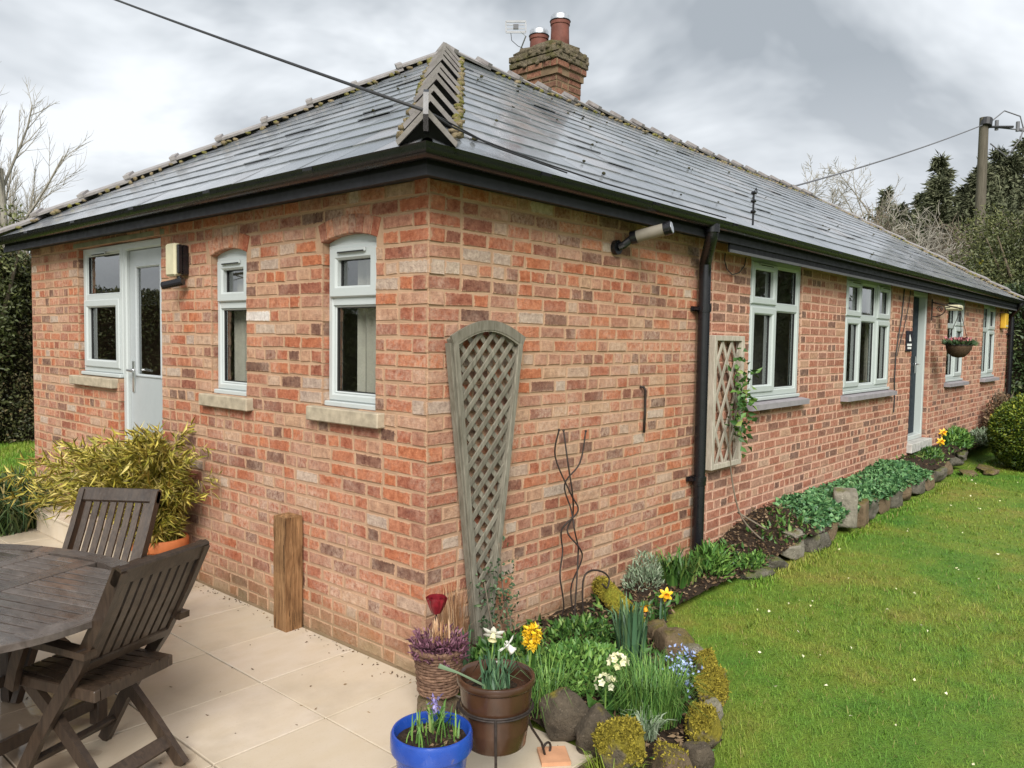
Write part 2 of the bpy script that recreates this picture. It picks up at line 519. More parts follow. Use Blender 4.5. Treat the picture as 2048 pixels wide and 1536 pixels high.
def painted(name, col, rough=0.35, grime=0.12):
    t = NT(name)
    c = t.mix(t.math('MULTIPLY', t.val(t.noise(8, 6, 0.7), 0.5, 0.75), grime), col, tuple(x * 0.55 for x in col))
    t.color(c).rough(t.val(t.noise(20, 3), 0.3, 0.7, rough * 0.85, rough * 1.2)).spec(0.5)
    return t.m
M['frame_grey'] = painted("grey_green_window_frame", (0.435, 0.465, 0.46))
M['frame_sage'] = painted("sage_window_frame", (0.425, 0.465, 0.45))
M['door_grey'] = painted("pale_grey_door", (0.36, 0.385, 0.395))
M['door_navy'] = painted("navy_front_door", (0.008, 0.016, 0.026), 0.5, 0.0)
M['black_gloss'] = painted("black_plastic", (0.007, 0.007, 0.009), 0.28, 0.3)
M['fascia_black'] = painted("black_fascia_paint", (0.009, 0.009, 0.011), 0.6, 0.3)
M['fascia_grey'] = painted("grey_fascia_trim", (0.024, 0.024, 0.029), 0.6, 0.5)
M['trim_grey'] = painted('grey_eave_trim', (0.085, 0.085, 0.09), 0.6, 0.5)
M['soffit'] = painted("dark_soffit", (0.03, 0.03, 0.034), 0.5, 0.3)
M['seal'] = simple("black_rubber_seal", (0.012, 0.012, 0.012), 0.6)
M['sill_stone'] = simple("buff_stone_sill", (0.35, 0.295, 0.215), 0.8, 0.3, var=0.25, nscale=18, bump=0.4)
M['sill_grey'] = simple("grey_painted_sill", (0.27, 0.25, 0.265), 0.5, 0.4, var=0.15)
M['lintel'] = simple("weathered_lintel", (0.20, 0.195, 0.14), 0.85, 0.3, var=0.25, nscale=9, bump=0.4)
M['steel'] = simple("brushed_steel", (0.62, 0.62, 0.63), 0.3, 0.5, 1.0, var=0.08)
M['galv'] = simple("galvanised_metal", (0.55, 0.57, 0.60), 0.42, 0.5, 0.85, var=0.15, nscale=25)
M['interior'] = simple("room_plaster", (0.62, 0.58, 0.52), 0.9)
M['curtain'] = simple("grey_beige_curtain", (0.62, 0.56, 0.48), 0.9, 0.2, var=0.08)
M['white_paint'] = simple("white_paint", (0.78, 0.78, 0.76), 0.5)

def glass_mat():
    t = NT("window_glass")
    t.t.nodes.remove(t.b)
    out = [n for n in t.t.nodes if n.type == 'OUTPUT_MATERIAL'][0]
    gl = t.n("ShaderNodeBsdfGlossy"); gl.inputs["Roughness"].default_value = 0.012
    gl.inputs["Color"].default_value = (0.95, 0.97, 0.97, 1)
    tr = t.n("ShaderNodeBsdfTransparent"); tr.inputs["Color"].default_value = (0.72, 0.76, 0.75, 1)
    bp_ = t.n("ShaderNodeBump"); bp_.inputs["Strength"].default_value = 0.05; bp_.inputs["Distance"].default_value = 0.01
    t.link(t.noise(2.2, 1.5), bp_.inputs["Height"])
    t.link(bp_.outputs[0], gl.inputs["Normal"])
    # the same reflectance from either side of the thin double glazing
    g_ = t.n("ShaderNodeNewGeometry"); dt = t.n("ShaderNodeVectorMath", operation='DOT_PRODUCT')
    t.link(bp_.outputs[0], dt.inputs[0]); t.link(g_.outputs["Incoming"], dt.inputs[1])
    k = t.math('POWER', t.math('SUBTRACT', 1.0, t.math('ABSOLUTE', dt.outputs["Value"])), 5.0)
    fres = t.math('ADD', 0.20, t.math('MULTIPLY', k, 0.80))
    mx = t.n("ShaderNodeMixShader")
    t.link(fres, mx.inputs[0]); t.link(tr.outputs[0], mx.inputs[1]); t.link(gl.outputs[0], mx.inputs[2])
    t.link(mx.outputs[0], out.inputs["Surface"])
    return t.m
M['glass'] = glass_mat()

def wood_mat(name, a, b, rough=0.45, stretch=(14, 14, 1.2), wet=None, spec=0.5, crack=0.0):
    t = NT(name)
    f = t.noise(3.0, 6, 0.65, stretch=stretch, dist=0.6)
    c = t.ramp(f, [(0.3, a), (0.7, b)])
    rn = t.attr()
    c = t.mix(t.math('MULTIPLY', rn, 0.45), c, tuple(x * 0.55 for x in a))
    if crack:
        ck = t.noise(2.2, 5, 0.7, stretch=(34, 34, 1.1), dist=1.2)
        c = t.mix(t.math('MULTIPLY', t.val(ck, 0.56, 0.64), crack), c, tuple(x * 0.22 for x in a))
        c = t.mix(t.math('MULTIPLY', t.val(t.noise(5, 4, 0.6), 0.5, 0.72), 0.5), c, tuple(x * 0.6 for x in a))
    t.color(c).spec(spec)
    t.rough(rough if wet is None else t.val(t.noise(6, 4), 0.35, 0.62, wet, rough))
    t.bump(t.noise(5.0, 5, 0.7, stretch=stretch), 0.35, 0.003)
    return t.m
M['teak'] = wood_mat("weathered_dark_teak", (0.024, 0.015, 0.010), (0.072, 0.047, 0.030), 0.5, (18, 18, 3), 0.28)
M['teak_top'] = wood_mat("wet_grey_teak_top", (0.055, 0.043, 0.036), (0.135, 0.112, 0.098), 0.42, (9, 3.2, 9), 0.10, 0.6)
M['post_wood'] = wood_mat("rough_oak_post", (0.10, 0.048, 0.020), (0.40, 0.225, 0.105), 0.85, (16, 16, 1.4), spec=0.2, crack=0.85)
M['trellis_grey'] = wood_mat("silvered_green_trellis", (0.12, 0.108, 0.08), (0.285, 0.262, 0.21), 0.85, (16, 16, 3), spec=0.2)
M['trellis_tan'] = wood_mat("pale_tan_trellis", (0.29, 0.255, 0.20), (0.49, 0.445, 0.37), 0.85, (16, 16, 3), spec=0.2)
M['pole_wood'] = wood_mat("telegraph_pole_wood", (0.085, 0.075, 0.055), (0.20, 0.175, 0.135), 0.9, (12, 12, 0.8), spec=0.2)
M['bark'] = wood_mat("grey_brown_bark", (0.07, 0.055, 0.035), (0.20, 0.165, 0.115), 0.95, (6, 6, 1.5), spec=0.15)
M['bark_pale'] = wood_mat("pale_twig_bark", (0.27, 0.245, 0.20), (0.44, 0.41, 0.35), 0.95, (6, 6, 2), spec=0.15)
M['bark_brown'] = wood_mat("thicket_twig_bark", (0.13, 0.105, 0.075), (0.27, 0.225, 0.17), 0.95, (6, 6, 2), spec=0.15)

def slab_mat():
    t = NT("cream_porcelain_paving")
    base = t.ramp(t.attr(), [(0.0, (0.49, 0.415, 0.32)), (0.5, (0.555, 0.475, 0.37)), (1.0, (0.585, 0.505, 0.415))])
    c = t.mix(t.val(t.noise(4.5, 5, 0.6, stretch=(1, 2.2, 1)), 0.35, 0.68), base, t.mix(0.55, base, (0.50, 0.41, 0.285)))
    c = t.mix(t.math('MULTIPLY', t.val(t.noise(90, 4, 0.7), 0.58, 0.72), 0.30), c, (0.30, 0.225, 0.15))
    c = t.mix(t.math('MULTIPLY', t.val(t.noise(2.2, 5, 0.6), 0.50, 0.70), 0.45), c, (0.33, 0.275, 0.20))
    # rain lying on the slabs: a film whose edge follows the noise
    px = t.n("ShaderNodeSeparateXYZ"); t.link(t.pos(), px.inputs[0])
    wet = t.val(t.math('SUBTRACT', t.noise(2.0, 3), t.math('MULTIPLY', t.math('ADD', px.outputs[0], 1.20), 0.75)), 0.50, 0.62)
    c = t.mix(wet, c, t.mix(1.0, c, (0.50, 0.46, 0.44), 'MULTIPLY'))
    t.color(c).spec(0.5)
    t.rough(t.math('SUBTRACT', t.val(t.noise(7, 4), 0.3, 0.7, 0.30, 0.46), t.math('MULTIPLY', wet, 0.30)))
    t.bump(t.noise(60, 4), 0.10, 0.003)
    return t.m
M['slab'] = slab_mat()
M['grout'] = simple("dark_grout", (0.085, 0.06, 0.038), 0.95, 0.2, var=0.3)
M['soil'] = simple("wet_dark_soil", (0.042, 0.028, 0.018), 0.95, 0.2, var=0.55, nscale=40, bump=1.0, bdist=0.02)

def lawn_patch(t):
    """broad drift of the sward's tone: mossy yellow against deeper green"""
    f = t.noise(0.85, 4, 0.6, dist=0.4)
    g = t.noise(5.0, 4, 0.6)
    return t.math('ADD', t.math('MULTIPLY', f, 0.72), t.math('MULTIPLY', g, 0.28))
def lawn_mat(name, dark):
    t = NT(name)
    p = lawn_patch(t)
    c = t.ramp(p, [(0.34, (0.080, 0.205, 0.022)), (0.45, (0.130, 0.250, 0.026)), (0.55, (0.195, 0.268, 0.032)), (0.66, (0.275, 0.250, 0.050))])
    if dark:
        c = t.mix(1.0, c, (0.88, 0.88, 0.84), 'MULTIPLY')
        c = t.mix(t.math('MULTIPLY', t.val(t.noise(45, 4, 0.7), 0.55, 0.7), 0.5), c, (0.075, 0.055, 0.02))
    else:
        r = t.attr()
        c = t.mix(t.math('MULTIPLY', t.val(r, 0.0, 0.35, 1.0, 0.0), 0.65), c, (0.035, 0.095, 0.010))
        c = t.mix(t.val(r, 0.90, 0.97), c, (0.28, 0.235, 0.085))
    t.color(c).rough(0.6).spec(0.25)
    if dark: t.bump(t.noise(70, 4, 0.7), 1.0, 0.02)
    return t.m
M['lawn'] = lawn_mat("mossy_lawn_turf", True)
M['grass'] = lawn_mat("lawn_grass_blades", False)

def foliage(name, stops, rough=0.5, spec=0.4):
    t = NT(name)
    c = t.ramp(t.attr(), stops)
    t.color(c).rough(rough).spec(spec)
    return t.m
M['leaf_mid'] = foliage("mid_green_leaf", [(0, (0.022, 0.065, 0.012)), (0.5, (0.050, 0.125, 0.022)), (0.85, (0.095, 0.19, 0.035)), (1, (0.19, 0.25, 0.06))])
M['leaf_fresh'] = foliage("fresh_green_leaf", [(0, (0.045, 0.12, 0.025)), (0.5, (0.09, 0.20, 0.035)), (1, (0.20, 0.33, 0.07))])
M['leaf_blue'] = foliage("blue_green_strap_leaf", [(0, (0.03, 0.075, 0.04)), (0.6, (0.065, 0.14, 0.065)), (1, (0.12, 0.20, 0.085))])
M['leaf_cover'] = foliage("geranium_leaf", [(0, (0.030, 0.090, 0.035)), (0.5, (0.075, 0.185, 0.065)), (0.9, (0.14, 0.275, 0.10)), (1, (0.20, 0.32, 0.14))])
M['leaf_silver'] = foliage("silver_leaf", [(0, (0.12, 0.18, 0.10)), (0.6, (0.26, 0.33, 0.21)), (1, (0.38, 0.44, 0.32))])
M['leaf_ivy'] = foliage("dark_climber_leaf", [(0, (0.022, 0.045, 0.018)), (0.6, (0.055, 0.10, 0.045)), (1, (0.12, 0.17, 0.08))])
M['leaf_hedge'] = foliage("brown_green_hedge_leaf", [(0, (0.03, 0.033, 0.014)), (0.45, (0.065, 0.075, 0.024)), (0.75, (0.12, 0.105, 0.045)), (1, (0.19, 0.135, 0.07))])
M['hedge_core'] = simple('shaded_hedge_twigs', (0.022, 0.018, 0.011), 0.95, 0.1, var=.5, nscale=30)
M['leaf_ever'] = foliage("evergreen_leaf", [(0, (0.018, 0.035, 0.014)), (0.5, (0.038, 0.062, 0.022)), (0.85, (0.075, 0.095, 0.032)), (1, (0.13, 0.14, 0.05))])
M['leaf_conifer'] = foliage('grey_green_conifer', [(0, (0.055, 0.062, 0.036)), (0.5, (0.105, 0.115, 0.064)), (1, (0.18, 0.185, 0.11))], 0.8, 0.2)
M['leaf_laurel'] = foliage("olive_green_tree_leaf", [(0, (0.035, 0.045, 0.018)), (0.4, (0.075, 0.09, 0.030)), (0.8, (0.135, 0.145, 0.05)), (1, (0.21, 0.20, 0.085))])
M['leaf_bush'] = foliage("golden_privet_leaf", [(0, (0.025, 0.055, 0.010)), (0.35, (0.080, 0.130, 0.015)), (0.65, (0.22, 0.26, 0.025)), (1, (0.42, 0.42, 0.05))])
M['leaf_gold'] = foliage("yellow_bamboo_grass", [(0, (0.16, 0.16, 0.018)), (0.4, (0.36, 0.31, 0.04)), (0.75, (0.55, 0.44, 0.09)), (1, (0.60, 0.50, 0.18))])
M['leaf_strap'] = foliage("arching_strap_leaf", [(0, (0.020, 0.045, 0.012)), (0.5, (0.045, 0.085, 0.022)), (0.85, (0.10, 0.13, 0.04)), (1, (0.30, 0.24, 0.09))])
M['leaf_dead'] = foliage("dead_leaf_litter", [(0, (0.05, 0.03, 0.018)), (0.5, (0.12, 0.075, 0.04)), (1, (0.28, 0.20, 0.12))], 0.9, 0.2)
M['moss'] = foliage("golden_moss", [(0, (0.10, 0.085, 0.012)), (0.5, (0.22, 0.18, 0.022)), (1, (0.38, 0.31, 0.045))], 0.9, 0.2)
M['moss_dark'] = foliage("dark_roof_moss", [(0, (0.02, 0.02, 0.012)), (1, (0.07, 0.065, 0.03))], 0.95, 0.2)
M['heather'] = foliage("purple_heather", [(0, (0.05, 0.015, 0.025)), (0.5, (0.14, 0.05, 0.08)), (1, (0.26, 0.13, 0.17))], 0.8)
M['dry_stem'] = foliage("tan_dry_stem", [(0, (0.20, 0.09, 0.04)), (0.6, (0.42, 0.24, 0.12)), (1, (0.60, 0.42, 0.27))], 0.8)
M['pet_yellow'] = foliage("yellow_petal", [(0, (0.72, 0.42, 0.015)), (1, (0.82, 0.58, 0.03))], 0.5)
M['pet_orange'] = foliage("orange_trumpet", [(0, (0.72, 0.30, 0.01)), (1, (0.78, 0.40, 0.015))], 0.5)
M['pet_white'] = foliage("white_petal", [(0, (0.70, 0.69, 0.60)), (1, (0.82, 0.82, 0.78))], 0.5)
M['pet_cream'] = foliage("cream_petal", [(0, (0.70, 0.66, 0.36)), (1, (0.82, 0.79, 0.58))], 0.5)
M['pet_blue'] = foliage("pale_blue_petal", [(0, (0.19, 0.26, 0.50)), (1, (0.42, 0.50, 0.74))], 0.5)
M['pet_pink'] = foliage("pink_petal", [(0, (0.30, 0.07, 0.09)), (0.6, (0.45, 0.16, 0.17)), (1, (0.60, 0.33, 0.30))], 0.5)
M['pet_lilac'] = foliage("lilac_petal", [(0, (0.17, 0.14, 0.33)), (1, (0.38, 0.33, 0.58))], 0.5)
M['terracotta'] = simple("terracotta", (0.44, 0.135, 0.045), 0.7, 0.3, var=0.2, nscale=10)
M['terra_tile'] = simple("orange_terracotta_tile", (0.52, 0.27, 0.15), 0.75, 0.3, var=0.12, nscale=16)
def glaze():
    t = NT('cobalt_blue_glaze')
    c = t.ramp(t.noise(7, 5, 0.6), [(0.3, (0.010, 0.042, 0.25)), (0.7, (0.018, 0.075, 0.38))])
    c = t.mix(t.math('MULTIPLY', t.val(t.noise(26, 6, 0.75), 0.60, 0.70), 0.6), c, (0.16, 0.13, 0.10))
    t.color(c).rough(t.val(t.noise(18, 4), 0.35, 0.65, 0.12, 0.38)).spec(0.6)
    t.bump(t.noise(9, 3), 0.12, 0.004)
    return t.m
M['pot_blue'] = glaze()
M['pot_brown'] = simple("brown_glazed_stoneware", (0.055, 0.026, 0.014), 0.24, 0.5, var=0.35, nscale=7)
M['wicker'] = wood_mat("red_brown_wicker", (0.08, 0.04, 0.025), (0.26, 0.155, 0.10), 0.75, (20, 20, 20), spec=0.3)
M['iron'] = simple("rusty_black_iron", (0.035, 0.026, 0.022), 0.6, 0.4, 0.3, var=0.4, nscale=60)
M['red_metal'] = simple("dark_red_enamel", (0.17, 0.012, 0.018), 0.3, 0.5, var=0.3, nscale=30)
M['lamp_cream'] = simple("aged_cream_plastic", (0.50, 0.46, 0.31), 0.5, 0.4, var=0.08)
M['aerial_grey'] = simple('dull_aluminium', (0.36, 0.36, 0.38), 0.5, 0.4, var=0.1)
for k_ in ('fascia_black', 'fascia_grey', 'door_navy', 'soffit'): M[k_].node_tree.nodes['Principled BSDF'].inputs['Specular IOR Level'].default_value = 0.22
M['step_paint'] = simple('worn_pale_paint', (0.42, 0.41, 0.38), 0.7, 0.3, var=0.3, nscale=16)
M['alarm'] = simple("yellow_alarm_plastic", (0.60, 0.36, 0.035), 0.45)
M['pole_tag'] = simple("yellow_pole_guard", (0.62, 0.55, 0.02), 0.5)
M['camera_grey'] = simple("grey_beige_camera_shell", (0.20, 0.18, 0.145), 0.45)
M['cable'] = simple("black_cable", (0.02, 0.02, 0.022), 0.6)
M['cable_grey'] = simple("grey_overhead_wire", (0.12, 0.12, 0.13), 0.6)
M['chim_pot'] = simple("red_clay_chimney_pot", (0.145, 0.052, 0.038), 0.7, 0.3, var=0.25, nscale=12)
M['sign_black'] = simple("black_slate_sign", (0.012, 0.012, 0.02), 0.35)
M['basket_coir'] = simple("brown_coir_liner", (0.07, 0.045, 0.028), 0.95, 0.1, var=0.4, nscale=80, bump=0.8)
# ------------------------------------------------------------------ ground sheets
def in_poly(x, y, poly):
    inside = np.zeros(x.shape, bool)
    n = len(poly)
    for i in range(n):
        x0, y0 = poly[i]; x1, y1 = poly[(i + 1) % n]
        if y0 == y1: continue
        c = ((y0 > y) != (y1 > y)) & (x < (x1 - x0) * (y - y0) / (y1 - y0) + x0)
        inside ^= c
    return inside
BED = [(0.0, 0.0), (-0.02, -0.72), (-0.02, -1.22), (0.05, -1.40), (0.22, -1.40), (0.45, -1.31), (0.72, -1.17), (0.96, -0.98), (1.12, -0.78), (1.22, -0.58), (1.50, -0.44), (2.0, -0.40), (2.6, -0.42), (2.9, -0.46), (3.2, -0.48), (4.0, -0.49),
       (5.4, -0.42), (6.8, -0.44), (8.1, -0.40), (9.2, -0.32), (10.4, -0.30), (11.5, -0.45), (13.0, -0.55), (14.4, -0.5), (14.4, 0.0)]

def sheet(name, x0, x1, y0, y1, z, mat, kind='structure', nx=1, ny=1, amp=0.0, parent=None):
    xs, ys = np.linspace(x0, x1, nx + 1), np.linspace(y0, y1, ny + 1)
    X, Y = np.meshgrid(xs, ys)
    Z = np.full(X.shape, z)
    if amp: Z = Z + amp * np.array([[mnoise.noise((a * .5, b * .5, 3.1)) for a, b in zip(ra, rb)] for ra, rb in zip(X, Y)])
    V = np.stack([X.ravel(), Y.ravel(), Z.ravel()], 1)
    i = (np.arange(ny)[:, None] * (nx + 1) + np.arange(nx)[None, :]).ravel()
    F = np.stack([i, i + 1, i + nx + 2, i + nx + 1], 1)
    o = mesh_np(name, V, [F], RNG.random(len(F)), mat, parent, True)
    return tag(o, kind=kind)
sheet('ground', -300, 400, -300, 400, -0.08, M['lawn'])
sheet('lawn', 0.0, 40, -30, 0.0, -0.012, M['lawn'], nx=80, ny=60, amp=0.02)

# grass blades, denser towards the place the path comes from, thinning out with distance
N = 330000
th = RNG.random(N) * math.radians(104) - math.radians(27)
dd = np.exp(RNG.random(N) * (math.log(19.0) - math.log(1.9)) + math.log(1.9))
gx = CAM.x + dd * np.cos(th); gy = CAM.y + dd * np.sin(th)
ok = (gx > 0.03) & (gy < -0.2) & ~in_poly(gx, gy, BED)
ok &= ~((np.hypot(gx - 9.35, gy + 0.64) < 0.27))
gx, gy, dd = gx[ok], gy[ok], dd[ok]
gz = np.full(len(gx), -0.014)
sc = np.clip((dd / 3.2) ** .8, 0.85, 3.2)
P = np.stack([gx, gy, gz], 1)
nz = RNG.random(len(gx))
tuft = np.array([mnoise.noise((a * 2.3, b * 2.3, 0.4)) for a, b in zip(gx, gy)])
gh = (0.012 + 0.014 * RNG.random(len(gx))) * (1 + 0.35 * tuft)
o = blades('grass', P, dirs2(len(gx)), gh, gh * (0.5 + 1.0 * RNG.random(len(gx))), 0.0019 * sc, M['grass'], None, rnd=nz)
tag(o, 'short mown lawn grass with mossy yellow drifts beside the flower bed', None, None, 'stuff')

# coarser tufts standing a little above the mown sward
N = 9000
th = RNG.random(N) * math.radians(104) - math.radians(27)
dd = np.exp(RNG.random(N) * (math.log(15.0) - math.log(1.9)) + math.log(1.9))
cx, cy = CAM.x + dd * np.cos(th), CAM.y + dd * np.sin(th)
ok = (cx > 0.05) & (cy < -0.3) & ~in_poly(cx, cy, BED)
cx, cy, dd = cx[ok], cy[ok], dd[ok]
k = 5
gx = np.repeat(cx, k) + RNG.normal(0, .018, len(cx) * k); gy = np.repeat(cy, k) + RNG.normal(0, .018, len(cx) * k); dd = np.repeat(dd, k)
ok = ~in_poly(gx, gy, BED); gx, gy, dd = gx[ok], gy[ok], dd[ok]
gh = RNG.uniform(.018, .042, len(gx))
o = blades('coarse_grass', np.stack([gx, gy, np.full(len(gx), -.014)], 1), dirs2(len(gx)), gh, gh * RNG.uniform(.5, 1.6, len(gx)), .0026 * np.clip((dd / 3.2) ** .8, .85, 3), M['grass'], None, rnd=np.where(RNG.random(len(gx)) < .5, .05, RNG.random(len(gx))))
tag(o, 'coarser grass tufts standing a little above the mown lawn', None, None, 'stuff')

# far lawn behind the house corner
o = sheet('back_lawn', -30, 40, 6.6, 40, -0.03, M['lawn'])
N = 26000
gx = RNG.uniform(-2.5, 4.0, N); gy = RNG.uniform(5.9, 10.6, N)
P = np.stack([gx, gy, np.full(N, -0.03)], 1)
hh = RNG.uniform(0.03, 0.07, N)
o = blades('back_grass', P, dirs2(N), hh, hh * 0.5, 0.006, M['grass'])
tag(o, 'bright green lawn behind the house corner and below the hedge', None, None, 'stuff')

# ------------------------------------------------------------------ patio of square slabs
pm = MB()
pm.add([(-4.9, -1.03, -0.012), (-0.0, -1.03, -0.012), (-0.0, 6.7, -0.012), (-4.9, 6.7, -0.012)], [(0, 1, 2, 3)])
pm.add([(-4.9, -5.0, -0.012), (-0.57, -5.0, -0.012), (-0.57, -1.03, -0.012), (-4.9, -1.03, -0.012)], [(0, 1, 2, 3)])
patio = tag(pm.build('patio', M['grout']), kind='structure')
for i in range(9):
    for j in range(-9, 13):
        x1 = -0.0425 - 0.5150 * i + (0.0375 if i == 0 else 0); x0 = -0.5575 - 0.515 * i
        y0 = 0.02 + 0.515 * j; y1 = y0 + 0.515
        if i == 0 and y0 < -1.05: continue
        if y0 < -4.2 or x0 < -4.8: continue
        q = MB()
        dz = random.uniform(-0.0012, 0.0012)
        q.cbox(x0 + .0036, x1 - (0.0036 if i else 0.004), y0 + .0036, y1 - .0036, -0.03, 0.0 + dz, 0.0025)
        q.build('slab', M['slab'], patio)

# soil of the border along the wall
def soil_patch(name, poly, zfun, parent=None, n=46):
    xs = [p[0] for p in poly]; ys = [p[1] for p in poly]
    nx = max(8, int((max(xs) - min(xs)) / 0.05)); ny = max(8, int((max(ys) - min(ys)) / 0.05))
    X, Y = np.meshgrid(np.linspace(min(xs), max(xs), nx + 1), np.linspace(min(ys), max(ys), ny + 1))
    ins = in_poly(X, Y, poly)
    Z = np.array([[zfun(a, b) + 0.022 * mnoise.noise((a * 7, b * 7, 1.0)) + 0.012 * mnoise.noise((a * 23, b * 23, 2.0)) for a, b in zip(ra, rb)] for ra, rb in zip(X, Y)])
    V = np.stack([X.ravel(), Y.ravel(), Z.ravel()], 1)
    ii = [(r * (nx + 1) + c) for r in range(ny) for c in range(nx) if ins[r, c] or ins[r + 1, c + 1] or ins[r, c + 1] or ins[r + 1, c]]
    i = np.array(ii)
    F = np.stack([i, i + 1, i + nx + 2, i + nx + 1], 1)
    return tag(mesh_np(name, V, [F], RNG.random(len(F)), M['soil'], parent, True), kind='structure')
def soil_z(x, y):
    """the border is low by the patio and banked up to the stone edging farther along"""
    s = max(0.0, min(1.0, (x - 2.75) / 0.9))
    back = max(0.0, min(1.0, (y + 0.48) / 0.30))
    return 0.035 + 0.03 * back + s * (0.10 + 0.09 * back) + 0.004 * max(0.0, x - 4)
soil_patch('border_soil', [(x, y + (0.0 if y == 0 else 0.03)) for x, y in BED], soil_z)

# ------------------------------------------------------------------ the house: one thing, walls at x = 0 (end) and y = 0 (front)
LY, LX, HW = 5.30, 14.40, 2.42
house = empty('brick_house', (0, 0, 0), 'long low red brick cottage under a hipped slate roof with a mossy chimney', 'house')

CAMV = CAM
def px_area(c, w, h, nrm):
    d = Vector(c) - CAMV
    return w * h * (1582.0 / d.length) ** 2 * abs(d.normalized().dot(Vector(nrm)))

# openings: (a0, a1, z0, z1, arch rise or 0)
OPEN_END = [(0.39, 0.845, 1.27, 2.150, 0.034), (1.62, 2.045, 1.27, 2.150, 0.034), (2.74, 3.47, 0.12, 2.335, 0), (3.47, 4.23, 1.30, 2.335, 0)]
OPEN_FRONT = [(3.49, 4.57, 1.155, 2.42, 0), (5.72, 7.28, 1.12, 2.42, 0), (8.15, 9.05, 0.30, 2.42, 0), (9.92, 10.99, 1.11, 2.42, 0), (12.25, 13.32, 1.11, 2.42, 0)]
RING = 0.100
def arch(o):
    c = o[1] - o[0]; h = o[4]
    R = (c * c / 4 + h * h) / (2 * h)
    return (o[0] + o[1]) / 2, o[3] + h - R, R       # centre a, centre z, radius

def to_end(a, d, z): return (d, a, z)
def to_front(a, d, z): return (a, d, z)

def wall_shape(mb, mp, length, opens, a_split=None, mats=(0, 0), back=0.006):
    """the mortar plane with its openings and their reveals"""
    A = sorted(set([0.0, length] + [o[0] for o in opens] + [o[1] for o in opens] + ([a_split] if a_split else [])))
    for a0, a1 in zip(A[:-1], A[1:]):
        m = mats[1] if a_split and a0 >= a_split - 1e-6 else mats[0]
        op = [o for o in opens if o[0] <= a0 + 1e-6 and o[1] >= a1 - 1e-6]
        if not op:
            mb.add([mp(a0, back, -0.1), mp(a1, back, -0.1), mp(a1, back, HW), mp(a0, back, HW)], [(0, 1, 2, 3)], m=m); continue
        o = op[0]
        mb.add([mp(a0, back, -0.1), mp(a1, back, -0.1), mp(a1, back, o[2]), mp(a0, back, o[2])], [(0, 1, 2, 3)], m=m)
        if o[4]:
            ca, cz, R = arch(o)
            k = 10
            vs, vi = [], []
            for i in range(k + 1):
                a = a0 + (a1 - a0) * i / k
                z = cz + math.sqrt(max(R * R - (a - ca) ** 2, 0)) + 0.004
                vs += [mp(a, back, z), mp(a, back, HW)]; vi += [mp(a, back, z), mp(a, 0.12, z)]
            mb.add(vs, [(2 * i, 2 * i + 2, 2 * i + 3, 2 * i + 1) for i in range(k)], m=m)
            mb.add(vi, [(2 * i, 2 * i + 2, 2 * i + 3, 2 * i + 1) for i in range(k)], m=m)
            ztop = o[3]
        else:
            ztop = o[3]
            if HW - ztop > 0.002:
                mb.add([mp(a0, back, ztop), mp(a1, back, ztop), mp(a1, back, HW), mp(a0, back, HW)], [(0, 1, 2, 3)], m=m)
        for a in (o[0] - 0.004, o[1] + 0.004):
            zt = ztop
            if opens is OPEN_END and abs(a - 3.47) < .01:
                if o[2] > 1: continue
                zt = 1.30
            mb.add([mp(a, back, o[2]), mp(a, 0.12, o[2]), mp(a, 0.12, zt), mp(a, back, zt)], [(0, 1, 2, 3)], m=m)

wm = MB()
wall_shape(wm, to_end, LY, OPEN_END, None, (0, 0))
wall_shape(wm, to_front, LX, OPEN_FRONT, 2.63, (0, 1))
# the unseen far walls
wm.add([(LX, 0.006, -.1), (LX, LY, -.1), (LX, LY, HW), (LX, 0.006, HW)], [(0, 1, 2, 3)], m=1)
def back_xy(a, d, z): return (a, LY - d, z)
OPEN_BACK = [(3.2, 4.6, 1.0, 2.2, 0), (5.6, 7.2, 1.0, 2.2, 0), (10.0, 11.2, 1.0, 2.2, 0), (12.2, 13.4, 1.0, 2.2, 0)]  # unseen back openings, added to let daylight into the rooms
wall_shape(wm, back_xy, LX, OPEN_BACK, None, (1, 1))
wall = wm.build('wall', [M['mortar_old'], M['mortar_new']], house)

def brick_poly(mp, a0, a1, z0, z1, d0, d1, j=0.0034, ch=0.0042):
    """one brick: slightly irregular outline, softened front arrises, d0 front and d1 back"""
    J = lambda: random.uniform(-j, j)
    c = [(a0 + J(), z0 + J()), (a1 + J(), z0 + J()), (a1 + J(), z1 + J()), (a0 + J(), z1 + J())]
    ca, cz = (a0 + a1) / 2, (z0 + z1) / 2
    inn = [(a + (ch if a < ca else -ch), z + (ch if z < cz else -ch)) for a, z in c]
    in2 = [(a + (.017 if a < ca else -.017), z + (.016 if z < cz else -.016)) for a, z in c] if a1 - a0 > .045 and z1 - z0 > .045 else [(a + (ca - a) * .5, z + (cz - z) * .5) for a, z in c]
    vs = [mp(a, d1, z) for a, z in c] + [mp(a, d0 + ch, z) for a, z in c] + [mp(a, d0 + random.uniform(-.0008, .0008), z) for a, z in inn] + [mp(a, d0, z) for a, z in in2]
    fs = [(3, 2, 1, 0)] + [(i, (i + 1) % 4, 4 + (i + 1) % 4, 4 + i) for i in range(4)] + [(4 + i, 4 + (i + 1) % 4, 8 + (i + 1) % 4, 8 + i) for i in range(4)] + [(8 + i, 8 + (i + 1) % 4, 12 + (i + 1) % 4, 12 + i) for i in range(4)] + [(12, 13, 14, 15)]
    return vs, fs

